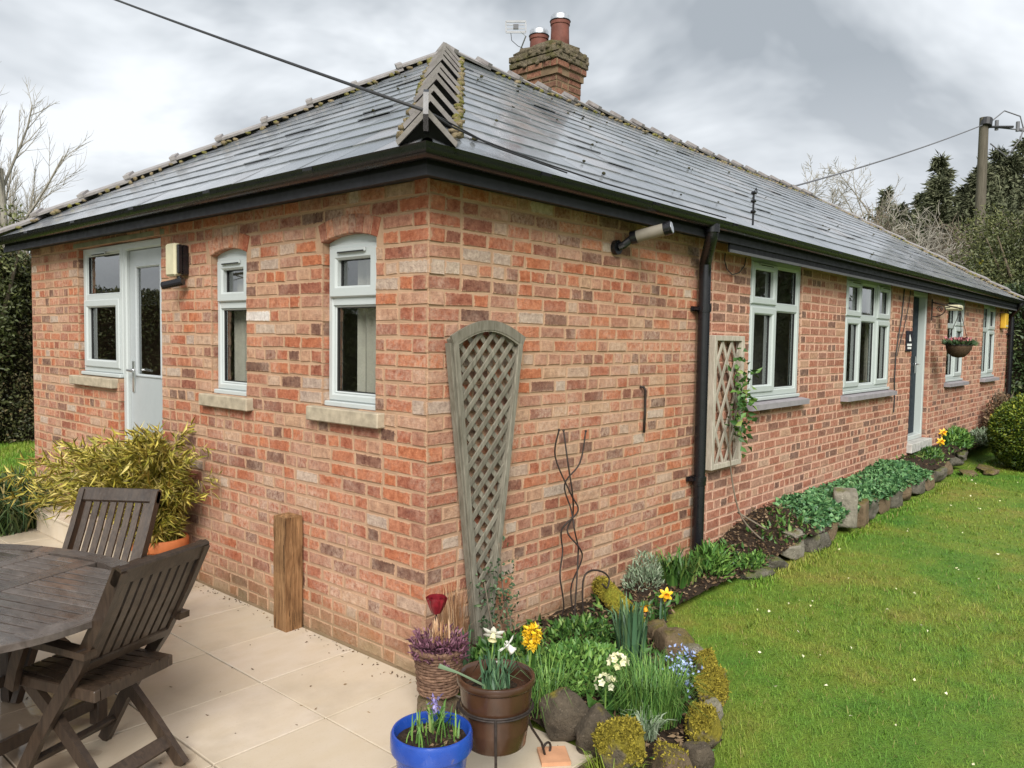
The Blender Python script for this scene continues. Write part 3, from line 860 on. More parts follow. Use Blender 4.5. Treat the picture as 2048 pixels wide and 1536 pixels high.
EDGE = [-2.0] * 4 + [1.0] * 4 + [0.62] * 4 + [0.0] * 4
BR = []      # (pixel area, verts, faces, rnd, material)
def lay_wall(mp, nrm, length, opens, corner_even, split=None, far_corner=True):
    nc = int(HW / 0.075) + 1
    for k in range(nc):
        z0 = k * 0.075 + 0.006; z1 = z0 + 0.063
        if z0 > HW - 0.03: break
        zm = (z0 + z1) / 2
        own = (k % 2 == 0) == corner_even
        a = 0.0 if own else 0.1125
        first = True
        cut = []
        for o in opens:
            if o[4]:
                ca, cz, R = arch(o); R2 = R + RING
                if zm < o[2]: continue
                if zm <= o[3] - 0.02: cut.append((o[0], o[1]))
                elif zm < cz + R2 - 0.01:
                    w = math.sqrt(max(R2 * R2 - (zm - cz) ** 2, 0)); w = min(w, (o[1] - o[0]) / 2 + 0.055)
                    cut.append((ca - w, ca + w))
            elif o[2] < zm < o[3]: cut.append((o[0], o[1]))
        free, p0 = [], a
        for c0, c1 in sorted(cut):
            if c0 > p0: free.append((p0, c0))
            p0 = max(p0, c1)
        if length > p0: free.append((p0, length))
        for f0, f1 in free:
          a = f0
          while a < f1 - 0.001:
            newpart = split is not None and a >= split
            if own and first: L = 0.225
            elif newpart: L = 0.1125 if (k % 4 == 1 or random.random() < 0.12) else 0.222
            else: L = random.uniform(.095, .125) if (k % 6 == 2 or random.random() < 0.30) else (random.uniform(.198, .228) if random.random() < 0.85 else random.uniform(.14, .19))
            first = False
            if L == 0.225: L += random.uniform(-.006, .006)
            if split is not None and a < split < a + L + 0.03: L = split - a if split - a > 0.05 else L
            b = a + L
            if b > f1 - 0.055: b = f1
            for s0, s1 in [(a, b - 0.0125 if b < f1 else b)]:
                proud = random.gauss(0, 0.0011)
                vs, fs = brick_poly(mp, s0, s1, z0, z1, 0.0012 + proud, 0.102)
                ctr = mp((s0 + s1) / 2, 0, zm)
                BR.append((px_area(ctr, s1 - s0, 0.065, nrm), vs, fs, random.random(), 2 if mp is to_end and s0 < 1.53 < s1 and abs(zm - 1.76) < .038 else (1 if newpart else 0)))
            a = b
lay_wall(to_end, (1, 0, 0), LY, OPEN_END, True)
lay_wall(to_front, (0, 1, 0), LX, OPEN_FRONT, False, 2.63)
# brick arches over the two narrow windows
for o in OPEN_END[:2]:
    ca, cz, R = arch(o)
    half = math.asin(min(1, ((o[1] - o[0]) / 2 + 0.01) / R))
    n = 8
    for i in range(n):
        t0 = -half + 2 * half * i / n; t1 = -half + 2 * half * (i + 1) / n
        g = 0.0045 / R
        pr = random.gauss(-0.0005, 0.001)
        pts = [(R + .001, t0 + g), (R + .001, t1 - g), (R + RING, t1 - g * .8), (R + RING, t0 + g * .8)]
        c = [(ca + r * math.sin(t), cz + r * math.cos(t)) for r, t in pts]
        mx, mz = sum(p[0] for p in c) / 4, sum(p[1] for p in c) / 4
        inn = [(a + (mx - a) * 0.12, z + (mz - z) * 0.08) for a, z in c]
        vs = [to_end(a, .102, z) for a, z in c] + [to_end(a, pr + .004, z) for a, z in c] + [to_end(a, pr, z) for a, z in inn]
        fs = [(3, 2, 1, 0)] + [(q, (q + 1) % 4, 4 + (q + 1) % 4, 4 + q) for q in range(4)] + [(4 + q, 4 + (q + 1) % 4, 8 + (q + 1) % 4, 8 + q) for q in range(4)] + [(8, 9, 10, 11)]
        BR.append((px_area(to_end(mx, 0, mz), .06, .1, (1, 0, 0)), vs, fs, random.uniform(.12, .88), 0))
BR.sort(key=lambda b: -b[0])
for a_, vs, fs, r, m in BR[:300]:
    q = MB(); q.add(vs, fs, r, e=EDGE if len(vs) == 16 else None)
    o_ = q.build('brick', (M['brick_old'], M['brick_new'], M['brick_white'])[m], wall)
    if m == 2: tag(o_, label='brick smeared with white paint beside the second narrow window')
q = MB()
for a_, vs, fs, r, m in BR[300:]: q.add(vs, fs, r, m, EDGE if len(vs) == 16 else None)
tag(q.build('brickwork', [M['brick_old'], M['brick_new'], M['brick_white']], wall), kind='stuff')

# rooms behind the glass
im = MB()
x0, x1, y0, y1, z0, z1 = 0.135, LX - .13, 0.135, LY - .13, 0.05, 2.36
im.add([(x0, y0, z0), (x1, y0, z0), (x1, y1, z0), (x0, y1, z0), (x0, y0, z1), (x1, y0, z1), (x1, y1, z1), (x0, y1, z1)], [(0, 1, 2, 3), (7, 6, 5, 4), (1, 2, 6, 5)])
for xx in (2.9, 5.1, 7.9, 9.5, 11.6):
    im.add([(xx, y0, z0), (xx, y1, z0), (xx, y1, z1), (xx, y0, z1)], [(0, 1, 2, 3)])
im.add([(x0, 2.45, z0), (2.9, 2.45, z0), (2.9, 2.45, z1), (x0, 2.45, z1)], [(0, 1, 2, 3)])
im.build('interior', M['interior'], house)

# ------------------------------------------------------------------ windows and doors
def ring(mb, mp, a0, a1, z0, z1, w, front, back, ch=0.006, m=0, r=0.5):
    prof = [(0, back), (0, front + ch), (ch, front), (w - ch * 1.6, front), (w, front + ch * 1.6), (w, back)]
    vs = []
    for (t, d) in prof:
        vs += [mp(a0 + t, d, z0 + t), mp(a1 - t, d, z0 + t), mp(a1 - t, d, z1 - t), mp(a0 + t, d, z1 - t)]
    fs = []
    for i in range(len(prof) - 1):
        fs += [(4 * i + k, 4 * i + (k + 1) % 4, 4 * i + 4 + (k + 1) % 4, 4 * i + 4 + k) for k in range(4)]
    mb.add(vs, fs, r, m)
def lbox(mb, mp, a0, a1, d0, d1, z0, z1, r=0.5, m=0, ch=0.0):
    p, q = mp(a0, d0, z0), mp(a1, d1, z1)
    lo = [min(p[i], q[i]) for i in range(3)]; hi = [max(p[i], q[i]) for i in range(3)]
    if ch: mb.cbox(lo[0], hi[0], lo[1], hi[1], lo[2], hi[2], ch, r, m)
    else: mb.box(lo[0], hi[0], lo[1], hi[1], lo[2], hi[2], r, m)

def window(mp, o, cols, transom, front, mat, opening, fw=0.055, vents=(), cill=True, head=None):
    """cols: column boundaries; transom z; opening: set of (col, row) with an opening sash; returns the window part"""
    a0, a1, z0, z1 = o
    f = MB()
    ring(f, mp, a0, a1, z0, z1, fw, front, front + 0.065)
    cb = [a0] + list(cols) + [a1]
    for c in cols: lbox(f, mp, c - .028, c + .028, front + .001, front + .064, z0 + fw - .003, z1 - fw + .003)
    for i in range(len(cb) - 1):
        l = cb[i] + (fw if i == 0 else .028); r_ = cb[i + 1] - (fw if i == len(cb) - 2 else .028)
        lbox(f, mp, l, r_, front + .002, front + .063, transom - .028, transom + .028)
    if cill: lbox(f, mp, a0 - .003, a1 + .003, front - .028, front + .06, z0 - .030, z0 - .001, ch=0.005)
    if head: head(f)
    w = f.build('window', mat, house)
    for i in range(len(cb) - 1):
        l = cb[i] + (fw if i == 0 else .028); r_ = cb[i + 1] - (fw if i == len(cb) - 2 else .028)
        for row, (b, t) in enumerate(((z0 + fw, transom - .028), (transom + .028, z1 - fw))):
            s = MB()
            if (i, row) in opening:
                ring(s, mp, l - .016, r_ + .016, b - .016, t + .016, .060, front - .016, front + .03, .007)
                g = .044
            else:
                ring(s, mp, l - .001, r_ + .001, b - .001, t + .001, .013, front + .012, front + .05, .004)
                g = .012
            s.build('sash', mat, w)
            s = MB(); ring(s, mp, l + g - .002, r_ - g + .002, b + g - .002, t - g + .002, .006, front + .018, front + .05, .001)
            s.build('glazing_seal', M['seal'], w)
            p = MB(); d = front + .027
            p.add([mp(l + g - .004, d, b + g - .004), mp(r_ - g + .004, d, b + g - .004), mp(r_ - g + .004, d, t - g + .004), mp(l + g - .004, d, t - g + .004)], [(0, 1, 2, 3)])
            p.build('pane', M['glass'], w)
            if (i, row) in vents:
                v = MB(); mid = (l + r_) / 2; hw = min(0.13, (r_ - l) * .32)
                lbox(v, mp, mid - hw, mid + hw, front - .030, front - .016, t - .012, t + .010, ch=.003)
                v.build('trickle_vent', mat, w)
                v = MB(); lbox(v, mp, mid - hw * .94, mid + hw * .94, front - .0315, front - .0295, t - .0115, t - .004)
                v.build('vent_slot', M['seal'], w)
    return w

def stone_sill(a0, a1, z0, z1, mp, w, mat, proj=.045, ch=.006, slope=0.0):
    s = MB()
    if slope:
        vs = [mp(a, d, z) for a in (a0, a1) for d, z in ((-proj, z0), (-proj, z0 + .045), (.04, z1), (.04, z0))]
        s.add(vs, [(0, 1, 2, 3), (7, 6, 5, 4), (0, 4, 5, 1), (1, 5, 6, 2), (0, 3, 7, 4)])
    else: lbox(s, mp, a0, a1, -proj, .05, z0, z1, ch=ch)
    s.build('sill', mat, w)

def arched_head(o, mp, front):
    """board that fills the low arch above a window frame"""
    def f(mb):
        ca, cz, R = arch(o)
        k = 10; vs = []
        for i in range(k + 1):
            a = o[0] + (o[1] - o[0]) * i / k
            z = cz + math.sqrt(max(R * R - (a - ca) ** 2, 0)) + 0.002
            vs += [mp(a, front + .006, o[3] - .012), mp(a, front + .006, z)]
        mb.add(vs, [(2 * i, 2 * i + 2, 2 * i + 3, 2 * i + 1) for i in range(k)], .5)
    return f

def curtain(w, a0, a1, z0, z1, d, to_front=to_front):
    c = MB(); n = 16; vs = []
    for i in range(n + 1):
        a = a0 + (a1 - a0) * i / n
        vs += [to_front(a, d + .02 * math.sin(i * 1.9), z0), to_front(a, d + .02 * math.sin(i * 1.9), z1)]
    c.add(vs, [(2 * i, 2 * i + 2, 2 * i + 3, 2 * i + 1) for i in range(n)])
    c.build('curtain', M['curtain'], w)
for n_, (o, ts) in enumerate(((OPEN_END[0], 1.845), (OPEN_END[1], 1.845))):
    fo = (o[0] + .003, o[1] - .003, 1.300, o[3] - .010)
    w_ = w = window(to_end, fo, [], ts, 0.045, M['frame_grey'], {(0, 1)}, fw=0.040, vents={(0, 1)}, head=arched_head(o, to_end, 0.045))
    if n_ == 0: curtain(w, o[0] + .02, o[0] + .34, 1.25, 2.15, .17, to_end)
    else: curtain(w, o[0] + .26, o[1] - .02, 1.25, 2.15, .17, to_end)
    stone_sill(o[0] - .075, o[1] + .085, 1.190, 1.268, to_end, w, M['sill_stone'])
# side window joined to the glazed door
o = OPEN_END[3]
w = window(to_end, (3.475, 4.225, 1.335, 2.330), [], 1.925, 0.045, M['frame_grey'], {(0, 0)}, vents={(0, 1)})
stone_sill(3.475, 4.305, 1.225, 1.298, to_end, w, M['sill_stone'], proj=.05)
d_ = MB()
ring(d_, to_end, 2.74, 3.470, 0.14, 2.330, .058, 0.045, 0.115)
lbox(d_, to_end, 2.74, 3.47, 0.005, 0.115, 0.115, 0.145, ch=.004)
door = d_.build('door', M['frame_grey'], house)
s = MB()
lbox(s, to_end, 2.802, 3.408, .075, .108, .155, 1.330)
lbox(s, to_end, 2.802, 3.408, .075, .108, 2.150, 2.268)
lbox(s, to_end, 2.802, 2.892, .075, .108, 1.330, 2.150)
lbox(s, to_end, 3.308, 3.408, .075, .108, 1.330, 2.150)
ring(s, to_end, 2.885, 3.315, 1.322, 2.158, .022, .066, .09, .006)
s.build('door_leaf', M['door_grey'], door)
s = MB(); lbox(s, to_end, 3.409, 3.413, .078, .10, .155, 2.268); s.build('door_seal', M['seal'], door)
s = MB(); s.add([to_end(a, .088, z) for a, z in ((2.90, 1.34), (3.30, 1.34), (3.30, 2.14), (2.90, 2.14))], [(0, 1, 2, 3)]); s.build('pane', M['glass'], door)
s = MB()
lbox(s, to_end, 3.336, 3.372, .066, .074, 1.20, 1.44, ch=.003)
s.tube([to_end(3.354, .070, 1.37), to_end(3.354, .025, 1.37), to_end(3.345, .018, 1.37), to_end(3.24, .018, 1.365)], .009, 8)
s.lathe((0, 0, 0), [(0.0001, 0)], 3) if False else None
s.build('door_handle', M['steel'], door)
q = MB(); lbox(q, to_end, 2.68, 4.30, -.002, .10, 2.337, 2.372); q.build('lintel', M['lintel'], house)

# front windows
FR = M['frame_sage']
w = window(to_front, (3.495, 4.565, 1.200, 2.345), [4.03], 1.955, 0.022, FR, {(0, 0), (0, 1)}, vents={(0, 1)})
stone_sill(3.43, 4.63, 1.105, 1.168, to_front, w, M['sill_grey'], proj=.075, slope=1); curtain(w, 3.58, 3.85, 1.2, 2.3, .19)
w = window(to_front, (5.725, 7.275, 1.165, 2.345), [6.235, 6.765], 1.930, 0.022, FR, {(0, 0), (0, 1), (2, 0), (2, 1)}, vents={(0, 1), (2, 1)})
stone_sill(5.66, 7.34, 1.070, 1.133, to_front, w, M['sill_grey'], proj=.075, slope=1); curtain(w, 5.8, 6.1, 1.17, 2.3, .19); curtain(w, 6.95, 7.25, 1.17, 2.3, .19)
w = window(to_front, (9.925, 10.985, 1.165, 2.345), [10.455], 1.935, 0.030, FR, {(1, 0), (1, 1)})
stone_sill(9.86, 11.05, 1.070, 1.133, to_front, w, M['sill_grey'], proj=.075, slope=1)
w = window(to_front, (12.255, 13.315, 1.165, 2.345), [12.785], 1.925, 0.030, FR, {(1, 0), (1, 1)})
stone_sill(12.19, 13.38, 1.070, 1.133, to_front, w, M['sill_grey'], proj=.075, slope=1)
d_ = MB()
ring(d_, to_front, 8.155, 9.045, 0.42, 2.345, .060, 0.062, 0.175)
front_door = d_.build('door', FR, house)
tag(front_door, label='recessed navy front door in a sage frame')
s = MB(); lbox(s, to_front, 8.217, 8.983, .150, .180, .482, 2.283, ch=.004); s.build('door_leaf', M['door_navy'], front_door)
s = MB(); s.tube([(8.90, .150, 1.40), (8.90, .100, 1.40), (8.78, .095, 1.40)], .010, 8); lbox(s, to_front, 8.88, 8.92, .140, .149, 1.28, 1.50, ch=.002); s.build('door_handle', M['steel'], front_door)
s = MB()
for (za, zb, pr) in ((0.30, 0.418, -0.06),): lbox(s, to_front, 8.12, 9.08, pr, .13, za, zb, ch=.006)
tag(s.build('door_step', M['step_paint'], front_door), label='worn pale painted step')

# ------------------------------------------------------------------ roof
OH, ZE, ZR, RUN = 0.20, 2.497, 4.275, 2.85
PITCH = math.atan2(ZR - ZE, RUN); CP, SP = math.cos(PITCH), math.sin(PITCH)
SLEN = RUN / CP
YR = LY / 2
A1, A2 = Vector((YR, YR, ZR)), Vector((LX - YR, YR, ZR - 0.03))
C = {'n': Vector((-OH, -OH, ZE)), 'b': Vector((-OH, LY + OH, ZE)), 'f': Vector((LX + OH, -OH, ZE)), 'fb': Vector((LX + OH, LY + OH, ZE))}
dn = Vector((0, 0, -0.022))
rm = MB()
rm.add([C['n'] + dn, C['f'] + dn, A2 + dn, A1 + dn, C['b'] + dn, C['fb'] + dn], [(0, 1, 2, 3), (4, 0, 3), (5, 4, 3, 2), (1, 5, 2)])
roof = rm.build('roof', M['deck'], house)
SL = []
def lay_slates(P0, e, u, n, L, gauge=0.2307, width=0.30, ncourse=15):
    for k in range(ncourse):
        s0 = k * gauge - (0.045 if k == 0 else 0.0); s1 = min((k + 1) * gauge + 0.05, SLEN - 0.02)
        i0, i1 = max(0, s0) * CP, s1 * CP
        x = -0.15 * (k % 2) - random.uniform(0, .03)
        course_lift = abs(random.gauss(0, 0.0006))
        while x < L:
            w_ = width + random.uniform(-.012, .012)
            a, b = x + .002, x + w_ - .002
            la, lb = max(a, i0), min(b, L - i0)
            ua, ub = max(a, i1), min(b, L - i1)
            x += w_
            if lb - la < 0.02: continue
            if ub - ua < 0.005: ua = ub = min(max((la + lb) / 2, i1), L - i1)
            lift = 0.0070 + course_lift + abs(random.gauss(0, 0.0011)) + (random.random() < .06) * random.uniform(0.003, .008)
            tw = random.gauss(0, 0.0008)
            sl = s0 + random.gauss(0, .003)
            T = 0.0055
            def pt(xx, ss, hh): return P0 + e * xx + u * ss + n * hh
            low = [pt(la, sl, lift + tw), pt(lb, sl, lift - tw)]; upp = [pt(ub, s1, 0.0005), pt(ua, s1, 0.0005)]
            vs = [v - n * T for v in low + upp] + low + upp
            ctr = (low[0] + low[1] + upp[0] + upp[1]) / 4
            SL.append((px_area(ctr, lb - la, gauge, n) , vs, [(3, 2, 1, 0), (4, 5, 6, 7), (0, 1, 5, 4), (1, 2, 6, 5), (2, 3, 7, 6), (3, 0, 4, 7)], random.random()))
lay_slates(C['n'], Vector((1, 0, 0)), Vector((0, CP, SP)), Vector((0, -SP, CP)), LX + 2 * OH)
lay_slates(C['b'], Vector((0, -1, 0)), Vector((CP, 0, SP)), Vector((-SP, 0, CP)), LY + 2 * OH)
SL.sort(key=lambda b: -b[0])
for a_, vs, fs, r in SL[:300]:
    q = MB(); q.add(vs, fs, r); q.build('slate', M['slate'], roof)
q = MB()
for a_, vs, fs, r in SL[300:]: q.add(vs, fs, r)
tag(q.build('slate_courses', M['slate'], roof), kind='stuff')

def cap_tiles(P, Q, n1, n2, name, count, wing=0.165, drop=0.055, t=0.020, lap=0.045, collar=True, sag=0.0, rough=0.0, g=(.052, .024), fold=0.0, edrop=0.0):
    """angular capping tiles from P up (or along) to Q over two slopes with normals n1, n2"""
    h = (Q - P).normalized(); Ltot = (Q - P).length
    w1 = h.cross(n1).normalized(); w2 = h.cross(n2).normalized()
    if w1.z > 0: w1 = -w1
    if w2.z > 0: w2 = -w2
    nn = (n1 + n2).normalized()
    st = Ltot / count
    for i in range(count):
        a = i * st - lap; b = (i + 1) * st
        q = MB()
        def sect(s, hh, tt, ww):
            o = P + h * s + nn * hh
            top = o + nn * tt
            ap = nn * fold
            e1 = w1 * ww - nn * edrop; e2 = w2 * ww - nn * edrop
            return [o + e1, o + ap - nn * .004, o + e2, o + e2 + n2 * tt, top + ap + nn * 0.006, o + e1 + n1 * tt]
        j = random.gauss(0, rough)
        g0 = g[0] + j; g1 = g[1] + j
        S = [sect(a, g0, t, wing), sect(b, g1, t, wing)]
        q.add(S[0] + S[1], [(0, 1, 4, 5), (1, 2, 3, 4), (11, 10, 7, 6), (10, 9, 8, 7), (5, 4, 10, 11), (4, 3, 9, 10), (1, 0, 6, 7), (2, 1, 7, 8), (0, 5, 11, 6), (3, 2, 8, 9)])
        if collar:
            S = [sect(a - .004, g0 + .010, t + .010, wing + .008), sect(a + .052, g0 + .007, t + .010, wing + .008)]
            q.add(S[0] + S[1], [(0, 1, 4, 5), (1, 2, 3, 4), (11, 10, 7, 6), (10, 9, 8, 7), (5, 4, 10, 11), (4, 3, 9, 10), (1, 0, 6, 7), (2, 1, 7, 8), (0, 5, 11, 6), (3, 2, 8, 9)])
        q.build(name, M['hip'], roof)
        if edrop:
            # near-black bedding sheet, shade coloured into the hollow under each raised tile end
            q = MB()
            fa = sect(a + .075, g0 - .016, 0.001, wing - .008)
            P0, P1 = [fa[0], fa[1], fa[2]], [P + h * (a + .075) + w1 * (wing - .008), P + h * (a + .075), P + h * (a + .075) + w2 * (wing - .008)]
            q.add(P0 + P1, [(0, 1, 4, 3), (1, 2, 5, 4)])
            q.build('shaded_tile_bedding', M['deck'], roof)
nF, nL, nB, nR = Vector((0, -SP, CP)), Vector((-SP, 0, CP)), Vector((0, SP, CP)), Vector((SP, 0, CP))
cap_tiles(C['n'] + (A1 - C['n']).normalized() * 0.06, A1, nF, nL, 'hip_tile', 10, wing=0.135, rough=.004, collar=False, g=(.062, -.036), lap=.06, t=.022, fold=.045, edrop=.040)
cap_tiles(C['b'] + (A1 - C['b']).normalized() * 0.02, A1, nB, nL, 'hip_tile', 10, rough=.004)
cap_tiles(C['f'] + (A2 - C['f']).normalized() * 0.02, A2, nF, nR, 'hip_tile', 10, collar=False, rough=.006)
cap_tiles(C['fb'] + (A2 - C['fb']).normalized() * 0.02, A2, nB, nR, 'hip_tile', 10, collar=False)
cap_tiles(A1, A2, nF, nB, 'ridge_tile', 20, wing=0.15, collar=True, rough=.007)
# mossy bedding mortar squeezed out along the hip and ridge
q = MB()
def bed_run(P, Q, w, n, width, n_=70, z=0.0):
    h = (Q - P).normalized(); L = (Q - P).length
    for i in range(n_):
        s = L * (.055 + .945 * (i + random.random()) / n_)
        o = P + h * s + w * (width + random.uniform(-.012, .016)) + n * random.uniform(.012, .030)
        q.blob(o, (random.uniform(.016, .036), random.uniform(.016, .036), random.uniform(.010, .022)), i + random.random() * 50, 1, .5, 1.7)
for (P, Q, n) in ((C['n'], A1, nF), (C['n'], A1, nL), (C['b'], A1, nL), (C['f'], A2, nF), (A1, A2, nF)):
    h = (Q - P).normalized(); w = h.cross(n).normalized()
    if w.z > 0: w = -w
    bed_run(P, Q, w, n, 0.128 if P is C['n'] else .16, 90 if (P is C['n'] and n is nF) else (46 if P is C['n'] or P is C['b'] else 110))
tag(q.build('bedding_mortar', M['bedding'], roof, True), kind='stuff')
# little cushions of moss lying on the slates
q = MB()
for i in range(70):
    if i < 52:
        s = random.uniform(.1, SLEN - .2); x = random.uniform(s * CP + .2, LX + .6 - s * CP - .2) if i % 2 else random.uniform(s * CP + .2, 7)
        o = C['n'] + Vector((1, 0, 0)) * x + Vector((0, CP, SP)) * s + nF * .018; 
    else:
        s = random.uniform(.1, SLEN - .4); y = random.uniform(s * CP + .1, LY + .6 - s * CP - .1)
        o = C['b'] + Vector((0, -1, 0)) * y + Vector((CP, 0, SP)) * s + nL * .018
    k = random.uniform(.006, .014)
    q.blob(o, (k * random.uniform(1, 2.2), k, k * .8), i, 1, .5, 1.6)
tag(q.build('moss', M['moss_dark'], roof, True), kind='stuff')
# hip iron at the foot of the near hip
q = MB(); b0 = Vector((-.235, -.235, 2.515))
q.path_bar([b0 + Vector((.05, .05, .02)), b0 + Vector((-.03, -.03, 0)), b0 + Vector((-.05, -.05, .06)), b0 + Vector((-.045, -.045, .15)), b0 + Vector((-.02, -.02, .17))], .022, .006, (1, -1, 0))
q.build('hip_iron', M['black_gloss'], roof)

# eaves: soffit, fascia, grey trim, gutter swept round the near corner
def sweep(mb, prof, close=False, x_end=LX + .3, y_end=LY + .3, m=0):
    """prof: (offset out from the wall face, z); runs along the end wall, mitred, then along the front"""
    vs = []
    for (o, z) in prof:
        vs += [(-o, y_end, z), (-o, -o, z), (x_end, -o, z)]
    n = len(prof); fs = []
    for i in range(n if close else n - 1):
        j = (i + 1) % n
        fs += [(3 * i, 3 * i + 1, 3 * j + 1, 3 * j), (3 * i + 1, 3 * i + 2, 3 * j + 2, 3 * j + 1)]
    if close:
        fs += [tuple(3 * i for i in range(n)), tuple(3 * i + 2 for i in range(n))]
    mb.add(vs, fs, .5, m)
q = MB(); sweep(q, [(-.05, 2.395), (.147, 2.395)], False, LX + .16, LY + .16); q.build('soffit', M['soffit'], house)
q = MB(); sweep(q, [(.145, 2.370), (.160, 2.370), (.160, 2.485), (.145, 2.485)], True, LX + .17, LY + .17); q.build('fascia', M['fascia_black'], house)
q = MB(); sweep(q, [(.144, 2.361), (.168, 2.361), (.168, 2.408), (.1605, 2.408)], True, LX + .172, LY + .172); q.build('fascia_trim', M['fascia_grey'], house)
q = MB(); q.box(2.78, LX + .16, -.155, -.143, 2.300, 2.3605); q.build('fascia', M['fascia_black'], house)
q = MB(); q.box(2.775, LX + .162, -.162, -.1555, 2.297, 2.318); q.build('fascia_trim', M['trim_grey'], house)
GC, GZ, GR = 0.208, 2.470, 0.050
prof = [(GC + GR * math.cos(math.pi + math.pi * i / 10), GZ + GR * math.sin(math.pi + math.pi * i / 10)) for i in range(11)]
prof += [(GC + GR + .004, GZ + .006), (GC + GR - .006, GZ + .008)]
prof += [(GC + (GR - .006) * math.cos(2 * math.pi - math.pi * i / 10), GZ + (GR - .006) * math.sin(2 * math.pi - math.pi * i / 10)) for i in range(11)]
q = MB(); sweep(q, prof, True, LX + .26, LY + .26); gutter = autosmooth(q.build('gutter', M['black_gloss'], house), 40)
def gutter_sleeve(pos, along):
    g = MB(); n = 10; vs = []
    for s in (-.04, .04):
        for rr in (GR + .004, GR - .003):
            for i in range(n + 1):
                a = math.pi + math.pi * i / n
                o = GC + rr * math.cos(a); z = GZ + rr * math.sin(a) + (.006 if rr > GR else .002)
                vs.append((pos + s, -o, z) if along == 'x' else (-o, pos + s, z))
    k = n + 1; fs = []
    for i in range(n):
        fs += [(i, i + 1, 2 * k + i + 1, 2 * k + i), (i, i + 1, k + i + 1, k + i), (2 * k + i, 2 * k + i + 1, 3 * k + i + 1, 3 * k + i)]
    g.add(vs, fs); g.build('gutter_bracket', M['black_gloss'], gutter)
for x in np.arange(0.55, LX, 1.05): gutter_sleeve(float(x), 'x')
for y in np.arange(0.6, LY, 1.0): gutter_sleeve(float(y), 'y')

def downpipe(x, xt, z0):
    q = MB()
    q.tube([(xt, -GC, 2.44), (xt, -GC, 2.375), (xt + (x - xt) * .10, -GC + .015, 2.345), (xt + (x - xt) * .75, -.10, 2.255), (x, -.062, 2.21), (x, -.062, 2.10), (x, -.062, z0 + .13), (x + .01, -.085, z0 + .06), (x + .02, -.14, z0 + .02)], .043, 14)
    for z in (1.86, 0.62): q.tube([(x, -.062, z), (x, -.062, z + .06)], .049, 14)
    q.tube([(xt, -GC, 2.39), (xt, -GC, 2.445)], .052, 14)
    o = autosmooth(q.build('downpipe', M['black_gloss'], house), 50)
    for z in (1.88, 0.66):
        c = MB(); c.tube([(x, -.062, z - .010), (x, -.062, z + .022)], .052, 14); c.box(x - .085, x + .03, -.015, -.002, z - .012, z + .022); c.box(x - .075, x - .035, -.055, -.012, z - .006, z + .014)
        c.build('pipe_clip', M['black_gloss'], o)
downpipe(2.60, 2.40, 0.03)
downpipe(14.33, 14.15, 0.1)
# a second thin pale pipe edge beside the first downpipe: white sealant line where the two builds meet
q = MB(); q.tube([(2.672, -.006, .12 + i * .12) for i in range(16)], .007, 5)
q.build('sealant_line', M['white_paint'], house)

# ------------------------------------------------------------------ chimney
CX0, CX1, CY0, CY1 = 4.47, 4.93, 2.80, 3.40
cm = MB()
cm.box(CX0 + .006, CX1 - .006, CY0 + .006, CY1 - .006, 3.85, 4.60)
cm.box(CX0 - .02, CX1 + .02, CY0 - .02, CY1 + .02, 4.60, 4.93)
chimney = cm.build('chimney', M['mortar_soot'], house)
def ring_bricks(x0, x1, y0, y1, z0, z1, k, mat):
    L = 0.225
    for (mp, ln, lo) in ((lambda a, d, z: (x0 + d, y0 + a, z), y1 - y0, 0), (lambda a, d, z: (x0 + a, y0 + d, z), x1 - x0, 1)):
        a = 0.0 if (k + lo) % 2 == 0 else 0.10
        first = True
        while a < ln - .01:
            b = min(a + (L if not (first and (k + lo) % 2) else .12), ln)
            if ln - b < .05: b = ln
            first = False
            q = MB(); vs, fs = brick_poly(mp, a, b - (.009 if b < ln else 0), z0, z1, random.gauss(0, .002), .09, .003, .006)
            q.add(vs, fs, random.random(), e=EDGE); q.build('brick', mat, chimney)
            a = b
for k in range(10): ring_bricks(CX0, CX1, CY0, CY1, 3.86 + .075 * k, 3.925 + .075 * k, k, M['brick_soot'])
for k, (o, zb) in enumerate(((.022, 4.605), (.045, 4.680), (.060, 4.755), (.060, 4.830))):
    ring_bricks(CX0 - o, CX1 + o, CY0 - o, CY1 + o, zb, zb + .066, k, M['brick_soot'] if k < 2 else M['crown'])
q = MB()
# rough flaunching on top, and mortar clinging to the upper courses
for i in range(46):
    t = random.random(); side = i % 4
    x = CX0 - .06 + t * (CX1 - CX0 + .12); y = CY0 - .06 + t * (CY1 - CY0 + .12)
    p = [(CX0 - .052, y), (x, CY0 - .052), (CX1 + .052, y), (x, CY1 + .052)][side]
    q.blob((p[0], p[1], random.uniform(4.74, 4.92)), (.034, .034, .03), i, 1, .5)
q.blob(((CX0 + CX1) / 2, (CY0 + CY1) / 2, 4.90), ((CX1 - CX0) / 2 + .05, (CY1 - CY0) / 2 + .05, .085), 5, 3, .15, 3, power=5)
q.build('chimney_crown', M['crown'], chimney, True)
for (px_, py_, ht) in ((4.715, 2.955, .34), (4.715, 3.265, .25)):
    q = MB()
    q.lathe((px_, py_, 4.93), [(.098, 0), (.112, .03), (.106, ht * .5), (.103, ht - .05), (.112, ht - .045), (.114, ht - .01), (.106, ht), (.090, ht), (.088, ht - .1), (.0005, ht - .1)], 24)
    p = autosmooth(q.build('chimney_pot', M['chim_pot'], chimney), 40)
    q = MB()
    q.lathe((px_, py_, 4.93 + ht), [(.108, -.004), (.110, .050), (.097, .070), (.077, .084), (.033, .093), (.0005, .095)], 24)
    autosmooth(q.build('chimney_cowl', M['galv'], p), 40)
    q = MB(); q.tube([(px_ + .1155 * math.cos(a), py_ + .1155 * math.sin(a), 4.93 + ht - .002) for a in np.linspace(0, 6.2832, 25)], .006, 6); q.build('cowl_band', M['black_gloss'], p)
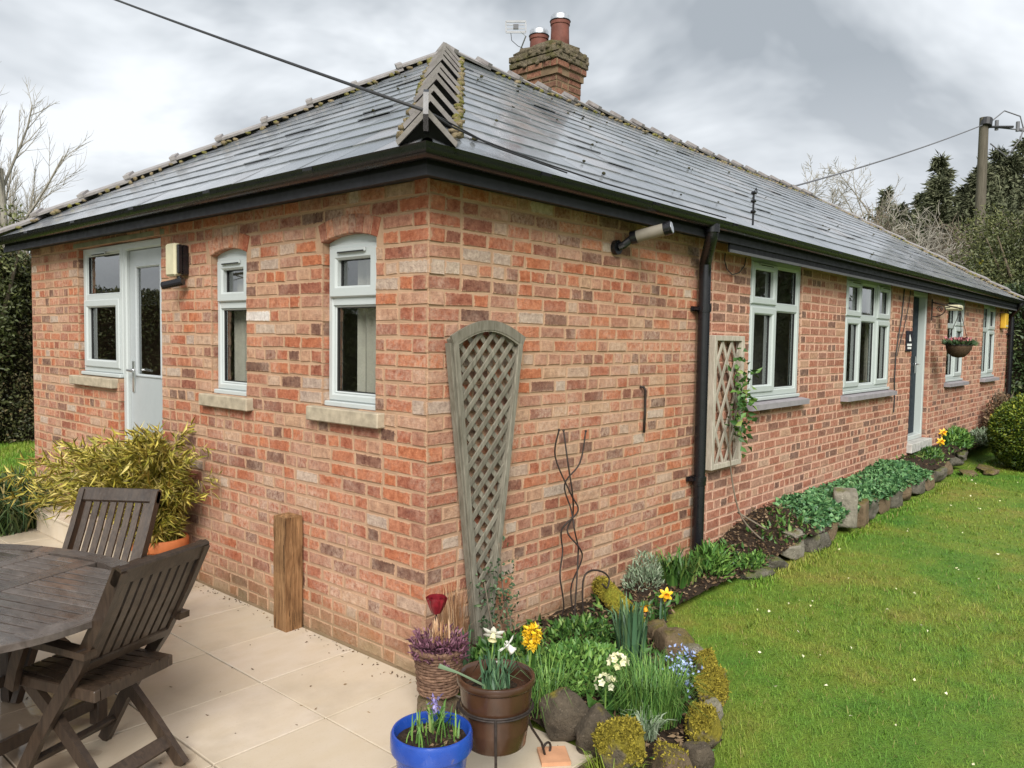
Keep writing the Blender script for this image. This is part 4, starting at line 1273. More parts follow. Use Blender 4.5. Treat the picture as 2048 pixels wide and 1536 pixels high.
# lead and mortar fillet where the stack meets the ridge
q = MB()
for i in range(26):
    x = CX0 - .03 + i / 25 * (CX1 - CX0 + .08)
    q.blob((x, CY0 - .03, 4.24 + random.uniform(-.012, .02)), (.05, .055, .035), i + 200, 1, .4)
for i in range(14):
    y = CY0 + i / 13 * .5
    q.blob((CX0 - .02, y, 4.21 - (y - CY0) * .6), (.05, .05, .035), i + 300, 1, .4)
q.build('mortar_fillet', M['bedding'], chimney, True)
# ------------------------------------------------------------------ fittings on and against the walls
def V3(x, y, z): return np.array([x, y, z], float)

def clip_seg(p, d, poly):
    """part of the line p + t d inside a convex polygon (2D); None when outside"""
    t0, t1 = -1e9, 1e9
    n = len(poly)
    area = sum(poly[i][0] * poly[(i + 1) % n][1] - poly[(i + 1) % n][0] * poly[i][1] for i in range(n))
    sg = 1 if area > 0 else -1
    for i in range(n):
        ax, ay = poly[i]; bx, by = poly[(i + 1) % n]
        nx, ny = -(by - ay) * sg, (bx - ax) * sg
        num = (ax - p[0]) * nx + (ay - p[1]) * ny
        den = d[0] * nx + d[1] * ny
        if abs(den) < 1e-9:
            if num > 0: return None
            continue
        t = num / den
        if den > 0: t0 = max(t0, t)
        else: t1 = min(t1, t)
    return (t0, t1) if t1 - t0 > 0.03 else None

def lattice(root, poly, spacing, w, t, mat, yf, yb, ang=47):
    for s, y in ((1, yf), (-1, yb)):
        d = (math.cos(math.radians(ang)) * s, math.sin(math.radians(ang)))
        xs = [p[0] for p in poly]; zs = [p[1] for p in poly]
        xm = (min(xs) + max(xs)) / 2
        z = min(zs) - (max(xs) - min(xs)) * 1.3
        while z < max(zs) + 0.8:
            c = clip_seg((xm, z), d, poly)
            if c:
                p = (xm + d[0] * c[0], y, z + d[1] * c[0]); q_ = (xm + d[0] * c[1], y, z + d[1] * c[1])
                q = MB(); q.bar(p, q_, t, w, up=(-d[1], 0, d[0]), c=.0015); q.build('slat', mat, root)
            z += spacing

# fan trellis
root = empty('fan_trellis', (0.36, -0.04, 0.12), 'grey green arched fan trellis tapering down the wall near the corner', 'trellis')
arc = [(0.110 + (0.610 - 0.110) * i / 12, 1.625 + 0.080 * math.sin(math.pi * i / 12)) for i in range(13)]
hull = [(0.320, 0.12), (0.385, 0.12)] + arc[::-1]
lattice(root, hull, 0.098, 0.026, 0.009, M['trellis_grey'], -.046, -.035, 46)
for p, q_ in (((.110, 1.625), (.320, .10)), ((.610, 1.625), (.385, .10))):
    q = MB(); q.bar((p[0], -.040, p[1]), (q_[0], -.040, q_[1]), .038, .040, up=(1, 0, 0), c=.003); q.build('frame_batten', M['trellis_grey'], root)
    q = MB(); q.bar((p[0] + (.012 if p[0] < .3 else -.012), -.066, p[1]), (q_[0], -.064, q_[1]), .011, .034, up=(1, 0, 0), c=.002); q.build('frame_batten', M['trellis_grey'], root)
q = MB(); q.path_bar([(a, -.045, z) for a, z in arc], .046, .040, (0, 1, 0)); q.build('arched_rail', M['trellis_grey'], root)
q = MB(); q.path_bar([(a + (a - .36) * .05, -.064, z + .012) for a, z in arc], .014, .048, (0, 1, 0)); q.build('arched_rail', M['trellis_grey'], root)

# rectangular trellis
root = empty('panel_trellis', (3.02, -0.03, 0.70), 'pale tan rectangular lattice trellis between the downpipe and the first front window', 'trellis')
rp = [(2.82, .735), (3.245, .735), (3.245, 1.665), (2.82, 1.665)]
lattice(root, rp, 0.27, 0.030, 0.008, M['trellis_tan'], -.040, -.030, 61)
for (x0_, x1_, z0_, z1_) in ((2.785, 2.825, .70, 1.70), (3.24, 3.28, .70, 1.70)):
    q = MB(); q.cbox(x0_, x1_, -.062, -.006, z0_, z1_, .003); q.build('frame_batten', M['trellis_tan'], root)
for (z0_, z1_) in ((.70, .74), (1.66, 1.70)):
    q = MB(); q.cbox(2.826, 3.239, -.060, -.010, z0_, z1_, .003); q.build('frame_batten', M['trellis_tan'], root)

# floodlight with sensor on the end wall
root = empty('security_light', (0, 2.48, 2.12), 'cream box floodlight with black sensor on the brick beside the grey door', 'wall light')
q = MB(); q.cbox(-.095, -.045, 2.34, 2.47, 2.03, 2.245, .012); q.build('housing', M['lamp_cream'], root)
q = MB(); q.cbox(-.048, -.001, 2.325, 2.43, 2.04, 2.235, .008); q.build('back_plate', M['black_gloss'], root)
q = MB(); q.cbox(-.080, -.048, 2.315, 2.341, 2.045, 2.235, .006); q.build('lamp_side', M['black_gloss'], root)
q = MB(); q.tube([(-.05, 2.36, 2.03), (-.06, 2.36, 1.985)], .014, 10); q.tube([(-.05, 2.31, 1.995), (-.13, 2.43, 1.965)], .026, 12); q.build('motion_sensor', M['black_gloss'], root)

# bullet camera under the eaves
root = empty('security_camera', (1.50, -0.02, 2.27), 'grey cylindrical camera bracketed under the eave gutter before the downpipe', 'camera')
q = MB(); q.tube([(1.61, -.10, 2.283), (1.67, -.28, 2.325)], .037, 18); autosmooth(q.build('barrel', M['camera_grey'], root), 40)
q = MB(); q.tube([(1.667, -.272, 2.3232), (1.682, -.315, 2.3333)], .041, 18); autosmooth(q.build('hood', M['black_gloss'], root), 40)
q = MB(); q.tube([(1.6815, -.314, 2.3330), (1.683, -.319, 2.3341)], .034, 18); q.build('lens', M['galv'], root)
q = MB(); q.tube([(1.545, -.004, 2.22), (1.545, -.03, 2.22)], .045, 14); q.tube([(1.545, -.03, 2.22), (1.56, -.055, 2.232), (1.60, -.085, 2.272)], .024, 10); q.tube([(1.603, -.08, 2.278), (1.615, -.115, 2.286)], .041, 16); q.build('bracket', M['black_gloss'], root)

# iron rod stub on the wall
q = MB(); q.tube([(1.87, -.002, 1.352), (1.885, -.022, 1.350), (1.900, -.026, 1.325), (1.905, -.024, 1.19), (1.905, -.020, 1.05)], .0085, 8)
tag(q.build('iron_rod', M['iron'], None, True, loc=(1.9, 0, 1.2)), 'short hooked rusty iron rod fixed to bare brick before the downpipe', 'rod')
# wire loop hanging under the gutter, insulator stalk on the gutter
q = MB(); q.tube([(3.00, -.012, 2.32), (2.99, -.014, 2.26), (3.03, -.016, 2.20), (3.12, -.016, 2.165), (3.24, -.016, 2.19), (3.33, -.014, 2.25), (3.36, -.012, 2.32)], .004, 6)
tag(q.build('wire_loop', M['cable'], None, loc=(3.18, 0, 2.3)), 'thin black wire loop hanging on the brick above the lattice panel', 'wire')
root = empty('wire_bracket', (2.56, -0.40, 2.47), 'small black cable bracket with hooked insulators standing on the gutter edge', 'bracket')
q = MB(); q.tube([(2.56, -.425, 2.44), (2.56, -.425, 2.66)], .007, 6); q.build('stalk', M['black_gloss'], root)
q = MB()
for z in (2.53, 2.60, 2.655): q.lathe((2.56, -.425, z), [(.001, -.014), (.016, -.008), (.020, 0), (.014, .010), (.001, .014)], 10)
q.tube([(2.56, -.425, 2.655), (2.585, -.43, 2.69), (2.60, -.43, 2.665), (2.585, -.43, 2.65)], .004, 6); q.tube([(2.56, -.425, 2.53), (2.61, -.41, 2.52)], .004, 6)
q.build('insulator', M['black_gloss'], root)
# cables down the wall beside the three-part window
q = MB()
q.tube([(7.68, -.012, 2.32), (7.62, -.014, 2.0), (7.52, -.013, 1.75), (7.455, -.012, 1.55), (7.43, -.013, 1.25), (7.47, -.012, 1.02), (7.46, -.011, .85)], .007, 6)
tag(q.build('wall_cable', M['cable'], None, loc=(7.5, 0, 2.3)), 'thick black cable running down the brick beside the three-part window', 'cable')
q = MB()
q.tube([(7.95, -.012, 2.32), (7.88, -.013, 2.12), (7.74, -.013, 1.86), (7.60, -.013, 1.68), (7.47, -.020, 1.52)], .0045, 6)
tag(q.build('wall_cable', M['cable'], None, loc=(7.7, 0, 2.3)), 'thin slanting wire on the brick between three-part window and front door', 'cable')
# house sign
root = empty('house_sign', (7.98, 0, 1.70), 'small black house name plate with white motif beside the front door', 'sign')
q = MB(); q.cbox(7.86, 8.10, -.016, -.001, 1.575, 1.825, .003); q.build('plate', M['sign_black'], root)
q = MB()
q.add([(7.955, -.018, 1.700), (8.045, -.018, 1.700), (8.03, -.018, 1.725), (7.985, -.018, 1.785), (7.965, -.018, 1.775)], [(0, 1, 2, 3, 4)])
q.build('motif', M['white_paint'], root)
q = MB()
x = 7.885
for k, wd in enumerate((.05, .035, .045, .03)): q.box(x, x + wd, -.0178, -.0162, 1.64, 1.668); x += wd + .009
x = 7.905
for k, wd in enumerate((.04, .05, .045)): q.box(x, x + wd, -.0178, -.0162, 1.602, 1.628); x += wd + .009
q.build('lettering', M['white_paint'], root)
# alarm box and vent by the eaves
root = empty('alarm_box', (13.72, 0, 2.08), 'yellow alarm box high on the brick beyond the last front window', 'alarm')
q = MB(); q.cbox(13.60, 13.84, -.09, -.001, 1.97, 2.24, .012); q.build('cover', M['alarm'], root)
q = MB(); q.cbox(13.63, 13.81, -.094, -.089, 2.0, 2.03, .002); q.build('base_strip', M['lamp_cream'], root)
root = empty('porch_light', (9.22, -0.05, 2.27), 'small cream bulkhead lamp under the eave beside the front door', 'wall light')
q = MB(); q.cbox(9.12, 9.36, -.30, -.12, 2.12, 2.19, .015); q.build('diffuser', M['lamp_cream'], root)
q = MB(); q.cbox(9.16, 9.32, -.28, -.14, 2.19, 2.206, .003); q.build('mounting', M['black_gloss'], root)

# hanging basket on a scrolled bracket
root = empty('hanging_basket', (9.0, -.34, 1.63), 'brown hanging basket of pink flowers before the third front window', 'hanging basket')
q = MB(); q.lathe((9.0, -.34, 1.66), [(.0005, -.165), (.07, -.150), (.12, -.105), (.150, -.04), (.156, 0), (.14, 0), (.0005, -.01)], 22, wob=.03); q.build('liner', M['basket_coir'], root, True)
q = MB()
for a in np.linspace(0, 2 * math.pi, 4)[:-1]: q.tube([(9.0 + .155 * math.cos(a), -.34 + .155 * math.sin(a), 1.66), (9.0, -.34, 2.10)], .004, 5)
q.tube([(9.0 + .157 * math.cos(a), -.34 + .157 * math.sin(a), 1.66) for a in np.linspace(0, 6.2832, 21)], .006, 5)
q.build('chains', M['iron'], root)
n = 260; a = RNG.random(n) * 6.283; r = np.sqrt(RNG.random(n)) * .17
P = np.stack([9.0 + r * np.cos(a), -.34 + r * np.sin(a), 1.655 + RNG.random(n) * .03], 1)
D = np.stack([np.cos(a) * .7, np.sin(a) * .7, .3 + RNG.random(n)], 1)
leaves('foliage', P, D, .07, .035, M['leaf_ivy'], root)
n = 130; a = RNG.random(n) * 6.283; r = np.sqrt(RNG.random(n)) * .15
P = np.stack([9.0 + r * np.cos(a), -.34 + r * np.sin(a), 1.69 + RNG.random(n) * .05], 1)
tag(leaves('flowers', P, RNG.normal(size=(n, 3)) + [0, 0, .8], .045, .035, M['pet_pink'], root), kind='stuff')
root = empty('basket_bracket', (9.0, 0, 2.15), 'black scrolled iron bracket holding the hanging basket out from the brick', 'bracket')
q = MB(); q.tube([(9.0, -.006, 2.26), (9.0, -.006, 1.98)], .009, 6); q.tube([(9.0, -.006, 2.22), (9.0, -.36, 2.13)], .009, 6)
q.build('arm', M['iron'], root)
q = MB(); q.tube([(9.0, -.01 - .22 * t + .03 * math.sin(9 * t), 2.0 + .17 * t + .02 * math.cos(9 * t)) for t in np.linspace(0, 1, 14)], .007, 6)
q.tube([(9.0, -.10 + .04 * math.cos(t) * (1 - t / 14), 2.13 + .04 * math.sin(t) * (1 - t / 14)) for t in np.linspace(0, 11, 26)], .006, 5); q.build('scroll', M['iron'], root)

# TV aerial beside the chimney
root = empty('tv_aerial', (4.50, 3.47, 5.0), 'white flat TV aerial on a thin bent arm beside the chimney pots', 'aerial')
q = MB(); ax = Vector((.66, -.75, 0.02)); c0 = Vector((4.48, 3.42, 5.255)); uz = Vector((-.1, -.05, 1)).normalized()
wA, hA = .115, .058
for s in (-1, 1):
    q.bar(c0 + uz * (s * hA) - ax * wA, c0 + uz * (s * hA) + ax * wA, .014, .022, up=uz)
    q.bar(c0 + ax * (s * wA) - uz * hA, c0 + ax * (s * wA) + uz * hA, .014, .014, up=ax)
for k in (-.35, .35): q.bar(c0 + uz * (hA * k) - ax * wA, c0 + uz * (hA * k) + ax * wA, .008, .010, up=uz)
q.build('panel', M['aerial_grey'], root)
q = MB(); q.bar(c0 - ax * .03, c0 + ax * .03, .04, .05, up=uz); q.build('dipole_box', M['cable_grey'], root)
q = MB(); q.tube([c0 + ax * .05 - uz * .05, c0 + ax * .115 - uz * .10, Vector((4.60, 3.44, 5.05)), Vector((4.62, 3.43, 4.90))], .009, 6); q.build('mast', M['galv'], root)
q = MB(); q.tube([c0 - ax * .06 - uz * .06, c0 - ax * .05 - uz * .15, c0 + ax * .02 - uz * .21, c0 + ax * .09 - uz * .24, Vector((4.61, 3.43, 4.96))], .004, 5); q.build('lead', M['cable'], root)

# overhead cable that comes in to the foot of the hip, then runs along the slates
e0 = Vector((-.225, -.225, 2.610))
far = Vector((.405, 10.365, 7.095))
q = MB(); pts = []
for t in np.linspace(0, 1, 24):
    p = e0.lerp(far, t); p.z -= .05 * 4 * t * (1 - t); pts.append(p)
q.tube(pts, .0075, 8);
tag(q.build('overhead_cable', M['cable'], None, True, loc=tuple(e0)), 'thick black overhead cable slung from the foot of the roof hip', 'cable')
q = MB()
sl = lambda x, s, h=.03: Vector((x, -OH + s * CP, ZE + s * SP)) + nF * h
q.tube([e0, Vector((-.15, -.20, 2.61)), sl(.06, .16, .05), sl(.25, .17), sl(.60, .06), sl(1.1, -.02), sl(1.9, -.045), sl(2.5, -.05)], .0045, 6)
q.tube([e0, sl(.0, .17, .07), sl(.30, .10), sl(.75, -.02)], .004, 6)
tag(q.build('roof_cable', M['cable'], None, True, loc=tuple(e0)), 'thin black cable trailing over the slates above the front gutter', 'cable')

# telegraph pole with its wires
PX, PY = 22.87, 2.21
root = empty('telegraph_pole', (PX, PY, 0), 'weathered wooden telegraph pole with yellow marker behind the far roof end', 'pole')
q = MB(); q.tube([(PX - .12, PY - .06, -.1), (PX - .06, PY - .03, 4), (PX, PY, 8.0)], [.165, .145, .115], 14); autosmooth(q.build('pole_shaft', M['pole_wood'], root), 50)
q = MB(); q.tube([(PX - .16, PY - .12, 3.62), (PX - .15, PY - .12, 4.06)], .062, 10); q.build('marker', M['pole_tag'], root)
q = MB(); q.tube([(PX - .05, PY - .06, 7.75), (PX + .02, PY - .06, 7.95)], .15, 12); q.tube([(PX + .05, PY - .12, 7.74), (PX + .6, PY - .6, 7.78)], .035, 8); q.build('top_clamp', M['cable'], root)
q = MB()
q.tube([(PX + .1, PY - .1, 7.85), (PX + .45, PY - .40, 8.22), (PX + .85, PY - .72, 8.1), (PX + .95, PY - .80, 7.75)], .018, 6)
q.tube([(PX + .15, PY - .15, 7.3), (PX + .5, PY - .5, 6.95), (PX + .8, PY - .75, 7.45), (PX + .9, PY - .82, 7.8)], .018, 6)
for a in (.3, .8): q.tube([(PX + a, PY - a * .85, 7.68), (PX + a, PY - a * .85, 7.95)], .05, 8)
q.build('jumper_wires', M['cable_grey'], root)
q = MB(); pA, pB = Vector((PX - .05, PY, 7.80)), Vector((9.3, 3.12, 3.86)); pts = []
for t in np.linspace(0, 1, 24):
    p = pA.lerp(pB, t); p.z -= .10 * 4 * t * (1 - t); pts.append(p)
q.tube(pts, .017, 6); tag(q.build('overhead_wire', M['cable_grey'], None, True, loc=tuple(pA)), 'grey wire sloping from the telegraph pole down behind the roof ridge', 'wire')
q = MB(); pB = Vector((36.0, -9.0, 7.7)); pts = []
pA = Vector((PX + .1, PY - .1, 7.76))
for t in np.linspace(0, 1, 16):
    p = pA.lerp(pB, t); p.z -= .15 * 4 * t * (1 - t); pts.append(p)
q.tube(pts, .019, 6); q.tube([pA + (pB - pA) * .055 + Vector((0, 0, -.03)), pA + (pB - pA) * .075 + Vector((0, 0, -.04))], .05, 8)
tag(q.build('overhead_wire', M['cable_grey'], None, True, loc=tuple(pA)), 'level grey wire leaving the telegraph pole away from the house', 'wire')

# ------------------------------------------------------------------ patio furniture
# timber post against the end wall
q = MB()
vs = []
for z in np.linspace(0, .64, 9):
    j = lambda: random.uniform(-.0035, .0035)
    vs += [(-.122 + j(), 1.005 + j(), z), (-.012, 1.005 + j(), z), (-.012, 1.125 + j(), z), (-.122 + j(), 1.125 + j(), z)]
fs = [(3, 2, 1, 0)] + [(4 * i + k, 4 * i + (k + 1) % 4, 4 * i + 4 + (k + 1) % 4, 4 * i + 4 + k) for i in range(8) for k in range(4)]
b = len(vs); vs += [(-.068, 1.062, .660)]
fs += [(32 + k, 32 + (k + 1) % 4, b) for k in range(4)]
q.add(vs, fs, .3)
tag(q.build('timber_post', M['post_wood'], None, loc=(-.07, 1.06, 0)), 'short rough oak post standing against the brick end wall', 'post')

# door step
root = empty('door_step', (-.13, 3.5, 0), 'low cream tiled step below the grey glazed door', 'step')
q = MB(); q.cbox(-.258, -.002, 2.62, 4.47, 0.001, .160, .003); q.build('riser', M['slab'], root)
for i in range(4):
    q = MB(); y0 = 2.605 + i * .4725; q.cbox(-.275, -.003, y0, y0 + .468, .1605, .181, .003); q.build('tread_tile', M['slab'], root)

def folding_chair():
    root = empty('folding_chair', (0, 0, 0))
    for s in (-1, 1):
        x = s * .190
        q = MB(); q.path_bar([(x, .215, 0), (x, .10, .20), (x, -.035, .40), (x, -.10, .49), (x, -.215, .69), (x, -.300, .860)], .026, .046, (1, 0, 0), r=random.random()); q.build('back_post', M['teak'], root)
        x = s * .158
        q = MB(); q.path_bar([(x, -.225, 0), (x, -.09, .14), (x, .08, .30), (x, .195, .395)], .026, .046, (1, 0, 0), r=random.random()); q.build('cross_leg', M['teak'], root)
        q = MB(); q.cbox(s * .165 - .014, s * .165 + .014, -.16, .235, .372, .414, .004, r=random.random()); q.build('seat_rail', M['teak'], root)
        x = s * .213
        q = MB(); q.path_bar([(x, -.185, .560), (x, -.05, .566), (x, .10, .568), (x, .225, .553)], .052, .024, (1, 0, 0), r=random.random()); q.build('armrest', M['teak'], root)
        q = MB(); q.path_bar([(x - s * .012, .215, .372), (x - s * .008, .185, .46), (x, .135, .553)], .024, .045, (1, 0, 0), r=random.random()); q.build('arm_support', M['teak'], root)
        q = MB(); q.tube([(s * .170, -.150, .565), (s * .238, -.150, .565)], .011, 8); q.build('pivot_bolt', M['iron'], root)
    q = MB(); q.bar((-.203, -.292, .838), (.203, -.292, .838), .030, .070, up=(0, -.42, .9), c=.006); q.build('top_rail', M['teak'], root)
    q = MB(); q.bar((-.176, -.118, .500), (.176, -.118, .500), .026, .045, up=(0, -.5, .87), c=.004); q.build('lower_rail', M['teak'], root)
    for i in range(8):
        x = -.150 + i * .300 / 7
        q = MB(); q.path_bar([(x, -.126, .515), (x, -.222, .690), (x, -.280, .808)], .030, .012, (1, 0, 0), r=random.random()); q.build('back_slat', M['teak'], root)
    for i in range(7):
        x = -.135 + i * .270 / 6
        q = MB(); q.path_bar([(x, -.16, .412), (x, 0, .404), (x, .16, .416), (x, .24, .410)], .036, .014, (1, 0, 0), r=random.random()); q.build('seat_slat', M['teak'], root)
    for (y, z) in ((.235, .392), (-.15, .392)):
        q = MB(); q.bar((-.15, y, z), (.15, y, z), .020, .040, c=.003); q.build('seat_crossbar', M['teak'], root)
    q = MB(); q.bar((-.146, -.150, .078), (.146, -.150, .078), .022, .055, up=(0, .7, .7), c=.003); q.build('stretcher', M['teak'], root)
    q = MB(); q.bar((-.178, .160, .095), (.178, .160, .095), .022, .050, up=(0, -.7, .7), c=.003); q.build('stretcher', M['teak'], root)
    return root
def copy_tree(o, parent=None):
    kids = list(o.children)
    c = o.copy(); COL.objects.link(c)
    if parent is not None: c.parent = parent
    for k in kids: copy_tree(k, c)
    return c
GCH = 'folding chairs round the garden table'
ch1 = folding_chair()
ch2 = copy_tree(ch1)
tag(ch1, 'dark slatted teak folding chair turned away, its back facing the flower pots', 'chair', GCH)
ch1.location = (-1.377, .258, .0015); ch1.rotation_euler = (0, 0, math.atan2(.345, .938))
tag(ch2, 'dark slatted teak folding chair between the table and the yellow grass', 'chair', GCH)
d2 = Vector((-.80, -.60))
back = Vector((-.89, 1.28))
o2 = back + d2 * .295
ch2.location = (o2.x, o2.y, .0015); ch2.rotation_euler = (0, 0, math.atan2(d2.y, d2.x) - math.pi / 2)

# oval table
TU, TV, TZ = .60, .80, .68
root = empty('garden_table', (0, 0, 0), 'oval slatted teak garden table, dark and wet with rain', 'table')
def ell(t, k=0.0, n=2.25):
    c, s = math.cos(t), math.sin(t)
    return ((TU - k) * math.copysign(abs(c) ** (2 / n), c), (TV - k) * math.copysign(abs(s) ** (2 / n), s))
for i in range(8):
    q = MB(); m = 8; vs = []
    for j in range(m + 1):
        t = 2 * math.pi * (i + (j + (0.03 if j == 0 else (-.03 if j == m else 0))) / m) / 8 + .2
        a, b = ell(t), ell(t, .078)
        vs += [(a[0], a[1], TZ - .026), (a[0], a[1], TZ - .004), (a[0] * .995, a[1] * .996, TZ), (b[0], b[1], TZ), (b[0], b[1], TZ - .026)]
    fs = [(5 * j + k, 5 * j + (k + 1) % 5, 5 * j + 5 + (k + 1) % 5, 5 * j + 5 + k) for j in range(m) for k in range(5)] + [(0, 1, 2, 3, 4), tuple(5 * m + k for k in (4, 3, 2, 1, 0))]
    q.add(vs, fs, random.random()); q.build('rim_piece', M['teak_top'], root)
bands = [(-.235, -.150), (.060, .145)]
def half_v(x, k=.081, n=2.25): return (TV - k) * max(0.0, 1 - (abs(x) / (TU - k)) ** n) ** (1 / n)
for (b0, b1) in bands:
    xe = (TU - .081) * (1 - (abs(b0) / (TV - .081)) ** 2.25) ** (1 / 2.25)
    q = MB(); q.cbox(-xe, xe, b0, b1, TZ - .024, TZ - .0005, .003); q.build('cross_board', M['teak_top'], root)
x = -.512; pitch = .0535
while x < .50:
    a, b = x + .0035, x + pitch - .0035
    lim = [(-9, bands[0][0] - .004), (bands[0][1] + .004, bands[1][0] - .004), (bands[1][1] + .004, 9)]
    for (l0, l1) in lim:
        ha, hb = half_v(a), half_v(b)
        pa0, pa1, pb0, pb1 = max(l0, -ha), min(l1, ha), max(l0, -hb), min(l1, hb)
        if pa1 - pa0 < .03 or pb1 - pb0 < .03: continue
        q = MB(); dz = random.uniform(-.0015, 0.0005)
        vs = [(a, pa0, TZ - .020), (b, pb0, TZ - .020), (b, pb1, TZ - .020), (a, pa1, TZ - .020), (a, pa0, TZ - .003 + dz), (b, pb0, TZ - .003 + dz), (b, pb1, TZ - .003 + dz), (a, pa1, TZ - .003 + dz),
              (a + .003, pa0 + .002, TZ - .001 + dz), (b - .003, pb0 + .002, TZ - .001 + dz), (b - .003, pb1 - .002, TZ - .001 + dz), (a + .003, pa1 - .002, TZ - .001 + dz)]
        q.add(vs, [(3, 2, 1, 0)] + [(i, (i + 1) % 4, 4 + (i + 1) % 4, 4 + i) for i in range(4)] + [(4 + i, 4 + (i + 1) % 4, 8 + (i + 1) % 4, 8 + i) for i in range(4)] + [(8, 9, 10, 11)], random.random())
        q.build('plank', M['teak_top'], root)
    x += pitch
for (u0, v0) in ((.47, -.27), (.47, .27), (-.47, -.27), (-.47, .27)):
    q = MB(); q.cbox(u0 - .026, u0 + .026, v0 - .026, v0 + .026, .0015, TZ - .027, .005); q.build('leg', M['teak'], root)
for v0 in (-.27, .27):
    q = MB(); q.cbox(-.44, .44, v0 - .011, v0 + .011, TZ - .088, TZ - .028, .003); q.build('apron', M['teak'], root)
    q = MB(); q.bar((-.44, v0, .10), (.44, v0, .10), .024, .05, c=.003); q.build('stretcher', M['teak'], root)
for u0 in (-.47, .47):
    q = MB(); q.cbox(u0 - .011, u0 + .011, -.24, .24, TZ - .088, TZ - .028, .003); q.build('apron', M['teak'], root)
q = MB(); q.bar((0, -.27, .14), (0, .27, .14), .024, .05, c=.003); q.build('stretcher', M['teak'], root)
root.location = (-1.77, .77, 0); root.rotation_euler = (0, 0, math.atan2(.34, .94))

# ------------------------------------------------------------------ pots
def soil_disc(c, r, root, h=.012):
    q = MB(); vs = [(c[0], c[1], c[2] + h)]
    rings = 5; n = 22
    for i in range(1, rings + 1):
        for k in range(n):
            a = 6.2832 * k / n; rr = r * i / rings
            vs.append((c[0] + rr * math.cos(a), c[1] + rr * math.sin(a), c[2] + random.uniform(-h, h) * (1 if i < rings else .3)))
    fs = [(0, 1 + k, 1 + (k + 1) % n) for k in range(n)]
    for i in range(rings - 1):
        fs += [(1 + i * n + k, 1 + (i + 1) * n + k, 1 + (i + 1) * n + (k + 1) % n, 1 + i * n + (k + 1) % n) for k in range(n)]
    q.add(vs, fs); q.build('soil', M['soil'], root, True)
def pot(name, label, c, prof, mat, soil_z, soil_r, n=48):
    root = empty(name, (c[0], c[1], c[2]), label, 'plant pot')
    q = MB(); q.lathe(c, prof, n); autosmooth(q.build('pot_body', mat, root), 45)
    soil_disc((c[0], c[1], c[2] + soil_z), soil_r, root)
    return root
def pos_in(c, r, n):
    a = RNG.random(n) * 6.283; q = np.sqrt(RNG.random(n)) * r
    return np.stack([c[0] + q * np.cos(a), c[1] + q * np.sin(a), np.full(n, c[2])], 1)

BC = (-.77, -.875, 0.010)
pot('plant_pot', 'cobalt blue glazed pot of sprouting bulbs, lowest in the picture', BC, [(.0005, .004), (.092, .004), (.096, .012), (.108, .12), (.120, .245), (.1245, .262), (.1365, .266), (.1385, .275), (.1375, .318), (.133, .328), (.127, .329), (.1225, .322), (.118, .27), (.112, .25)], M['pot_blue'], .292, .1195)
root = empty('bulb_shoots', (BC[0], BC[1], .29), 'young bulb leaves with one lilac flower sprouting in the blue pot', 'plant')
P = pos_in((BC[0], BC[1], .298), .09, 46); 
blades('shoots', P, dirs2(46), RNG.uniform(.035, .105, 46), RNG.uniform(.01, .05, 46), RNG.uniform(.005, .008, 46), M['leaf_fresh'], root)
P = pos_in((BC[0] + .055, BC[1] + .03, .30), .03, 18)
blades('strap_leaves', P, dirs2(18), RNG.uniform(.05, .10, 18), RNG.uniform(.04, .08, 18), .010, M['leaf_mid'], root, droop=.015)
P = pos_in((BC[0] + .065, BC[1] + .055, .355), .022, 34); P[:, 2] += RNG.uniform(0, .05, 34)
tag(leaves('florets', P, RNG.normal(size=(34, 3)) + [0, 0, .4], .020, .010, M['pet_lilac'], root), kind='stuff')
P = pos_in((BC[0], BC[1], .305), .10, 60)
tag(leaves('leaf_litter', P, RNG.normal(size=(60, 3)) * [1, 1, .25], .022, .012, M['leaf_dead'], root), kind='stuff')

KC = (-.49, -.91, .20)
pot('plant_pot', 'brown glazed pot of drooping leaves held up in an iron stand', KC, [(.0005, 0), (.104, 0), (.110, .006), (.117, .06), (.119, .068), (.118, .074), (.123, .13), (.1285, .19), (.1305, .218), (.137, .223), (.1415, .230), (.1420, .240), (.1385, .2485), (.1325, .250), (.127, .246), (.1225, .238), (.1175, .20)], M['pot_brown'], .198, .118)
root = empty('pot_stand', (KC[0], KC[1], 0), 'thin rusty iron hoop stand with curled feet round the brown pot', 'plant stand')
q = MB()
for dz in (.345, .338): q.tube([(KC[0] + (.1315 if dz > .34 else .134) * math.cos(a), KC[1] + (.1315 if dz > .34 else .134) * math.sin(a), dz) for a in np.linspace(0, 6.2832, 40)], .0035, 6)
q.build('hoop', M['iron'], root)
for fa, ft in ((math.atan2(-.67, -.74), (-.60, -1.02)), (math.atan2(.02, 1.0), (-.16, -.885)), (math.atan2(.75, -.66), (-.60, -.74))):
    p0 = Vector((KC[0] + .135 * math.cos(fa), KC[1] + .135 * math.sin(fa), .345)); p1 = Vector((ft[0], ft[1], .004))
    mid = p0.lerp(p1, .45) + Vector((0, 0, -.03))
    e = (Vector((p1.x, p1.y, 0)) - Vector((KC[0], KC[1], 0))).normalized()
    cl = [p1 + e * (.028 * math.sin(t)) + Vector((0, 0, .028 - .028 * math.cos(t))) for t in np.linspace(0, 4.2, 12)]
    q = MB(); q.tube([p0, p0 + Vector((0, 0, -.05)) + e * .01, mid, p1 - e * .035 + Vector((0, 0, .07)), p1 - e * .012 + Vector((0, 0, .015))] + cl, .0048, 8)
    q.build('leg', M['iron'], root)
root = empty('potted_bulb_leaves', (KC[0], KC[1], .40), 'limp blue green bulb leaves flopping inside the brown pot', 'plant')
P = pos_in((KC[0], KC[1], .396), .05, 34)
hh = RNG.uniform(.06, .14, 34)
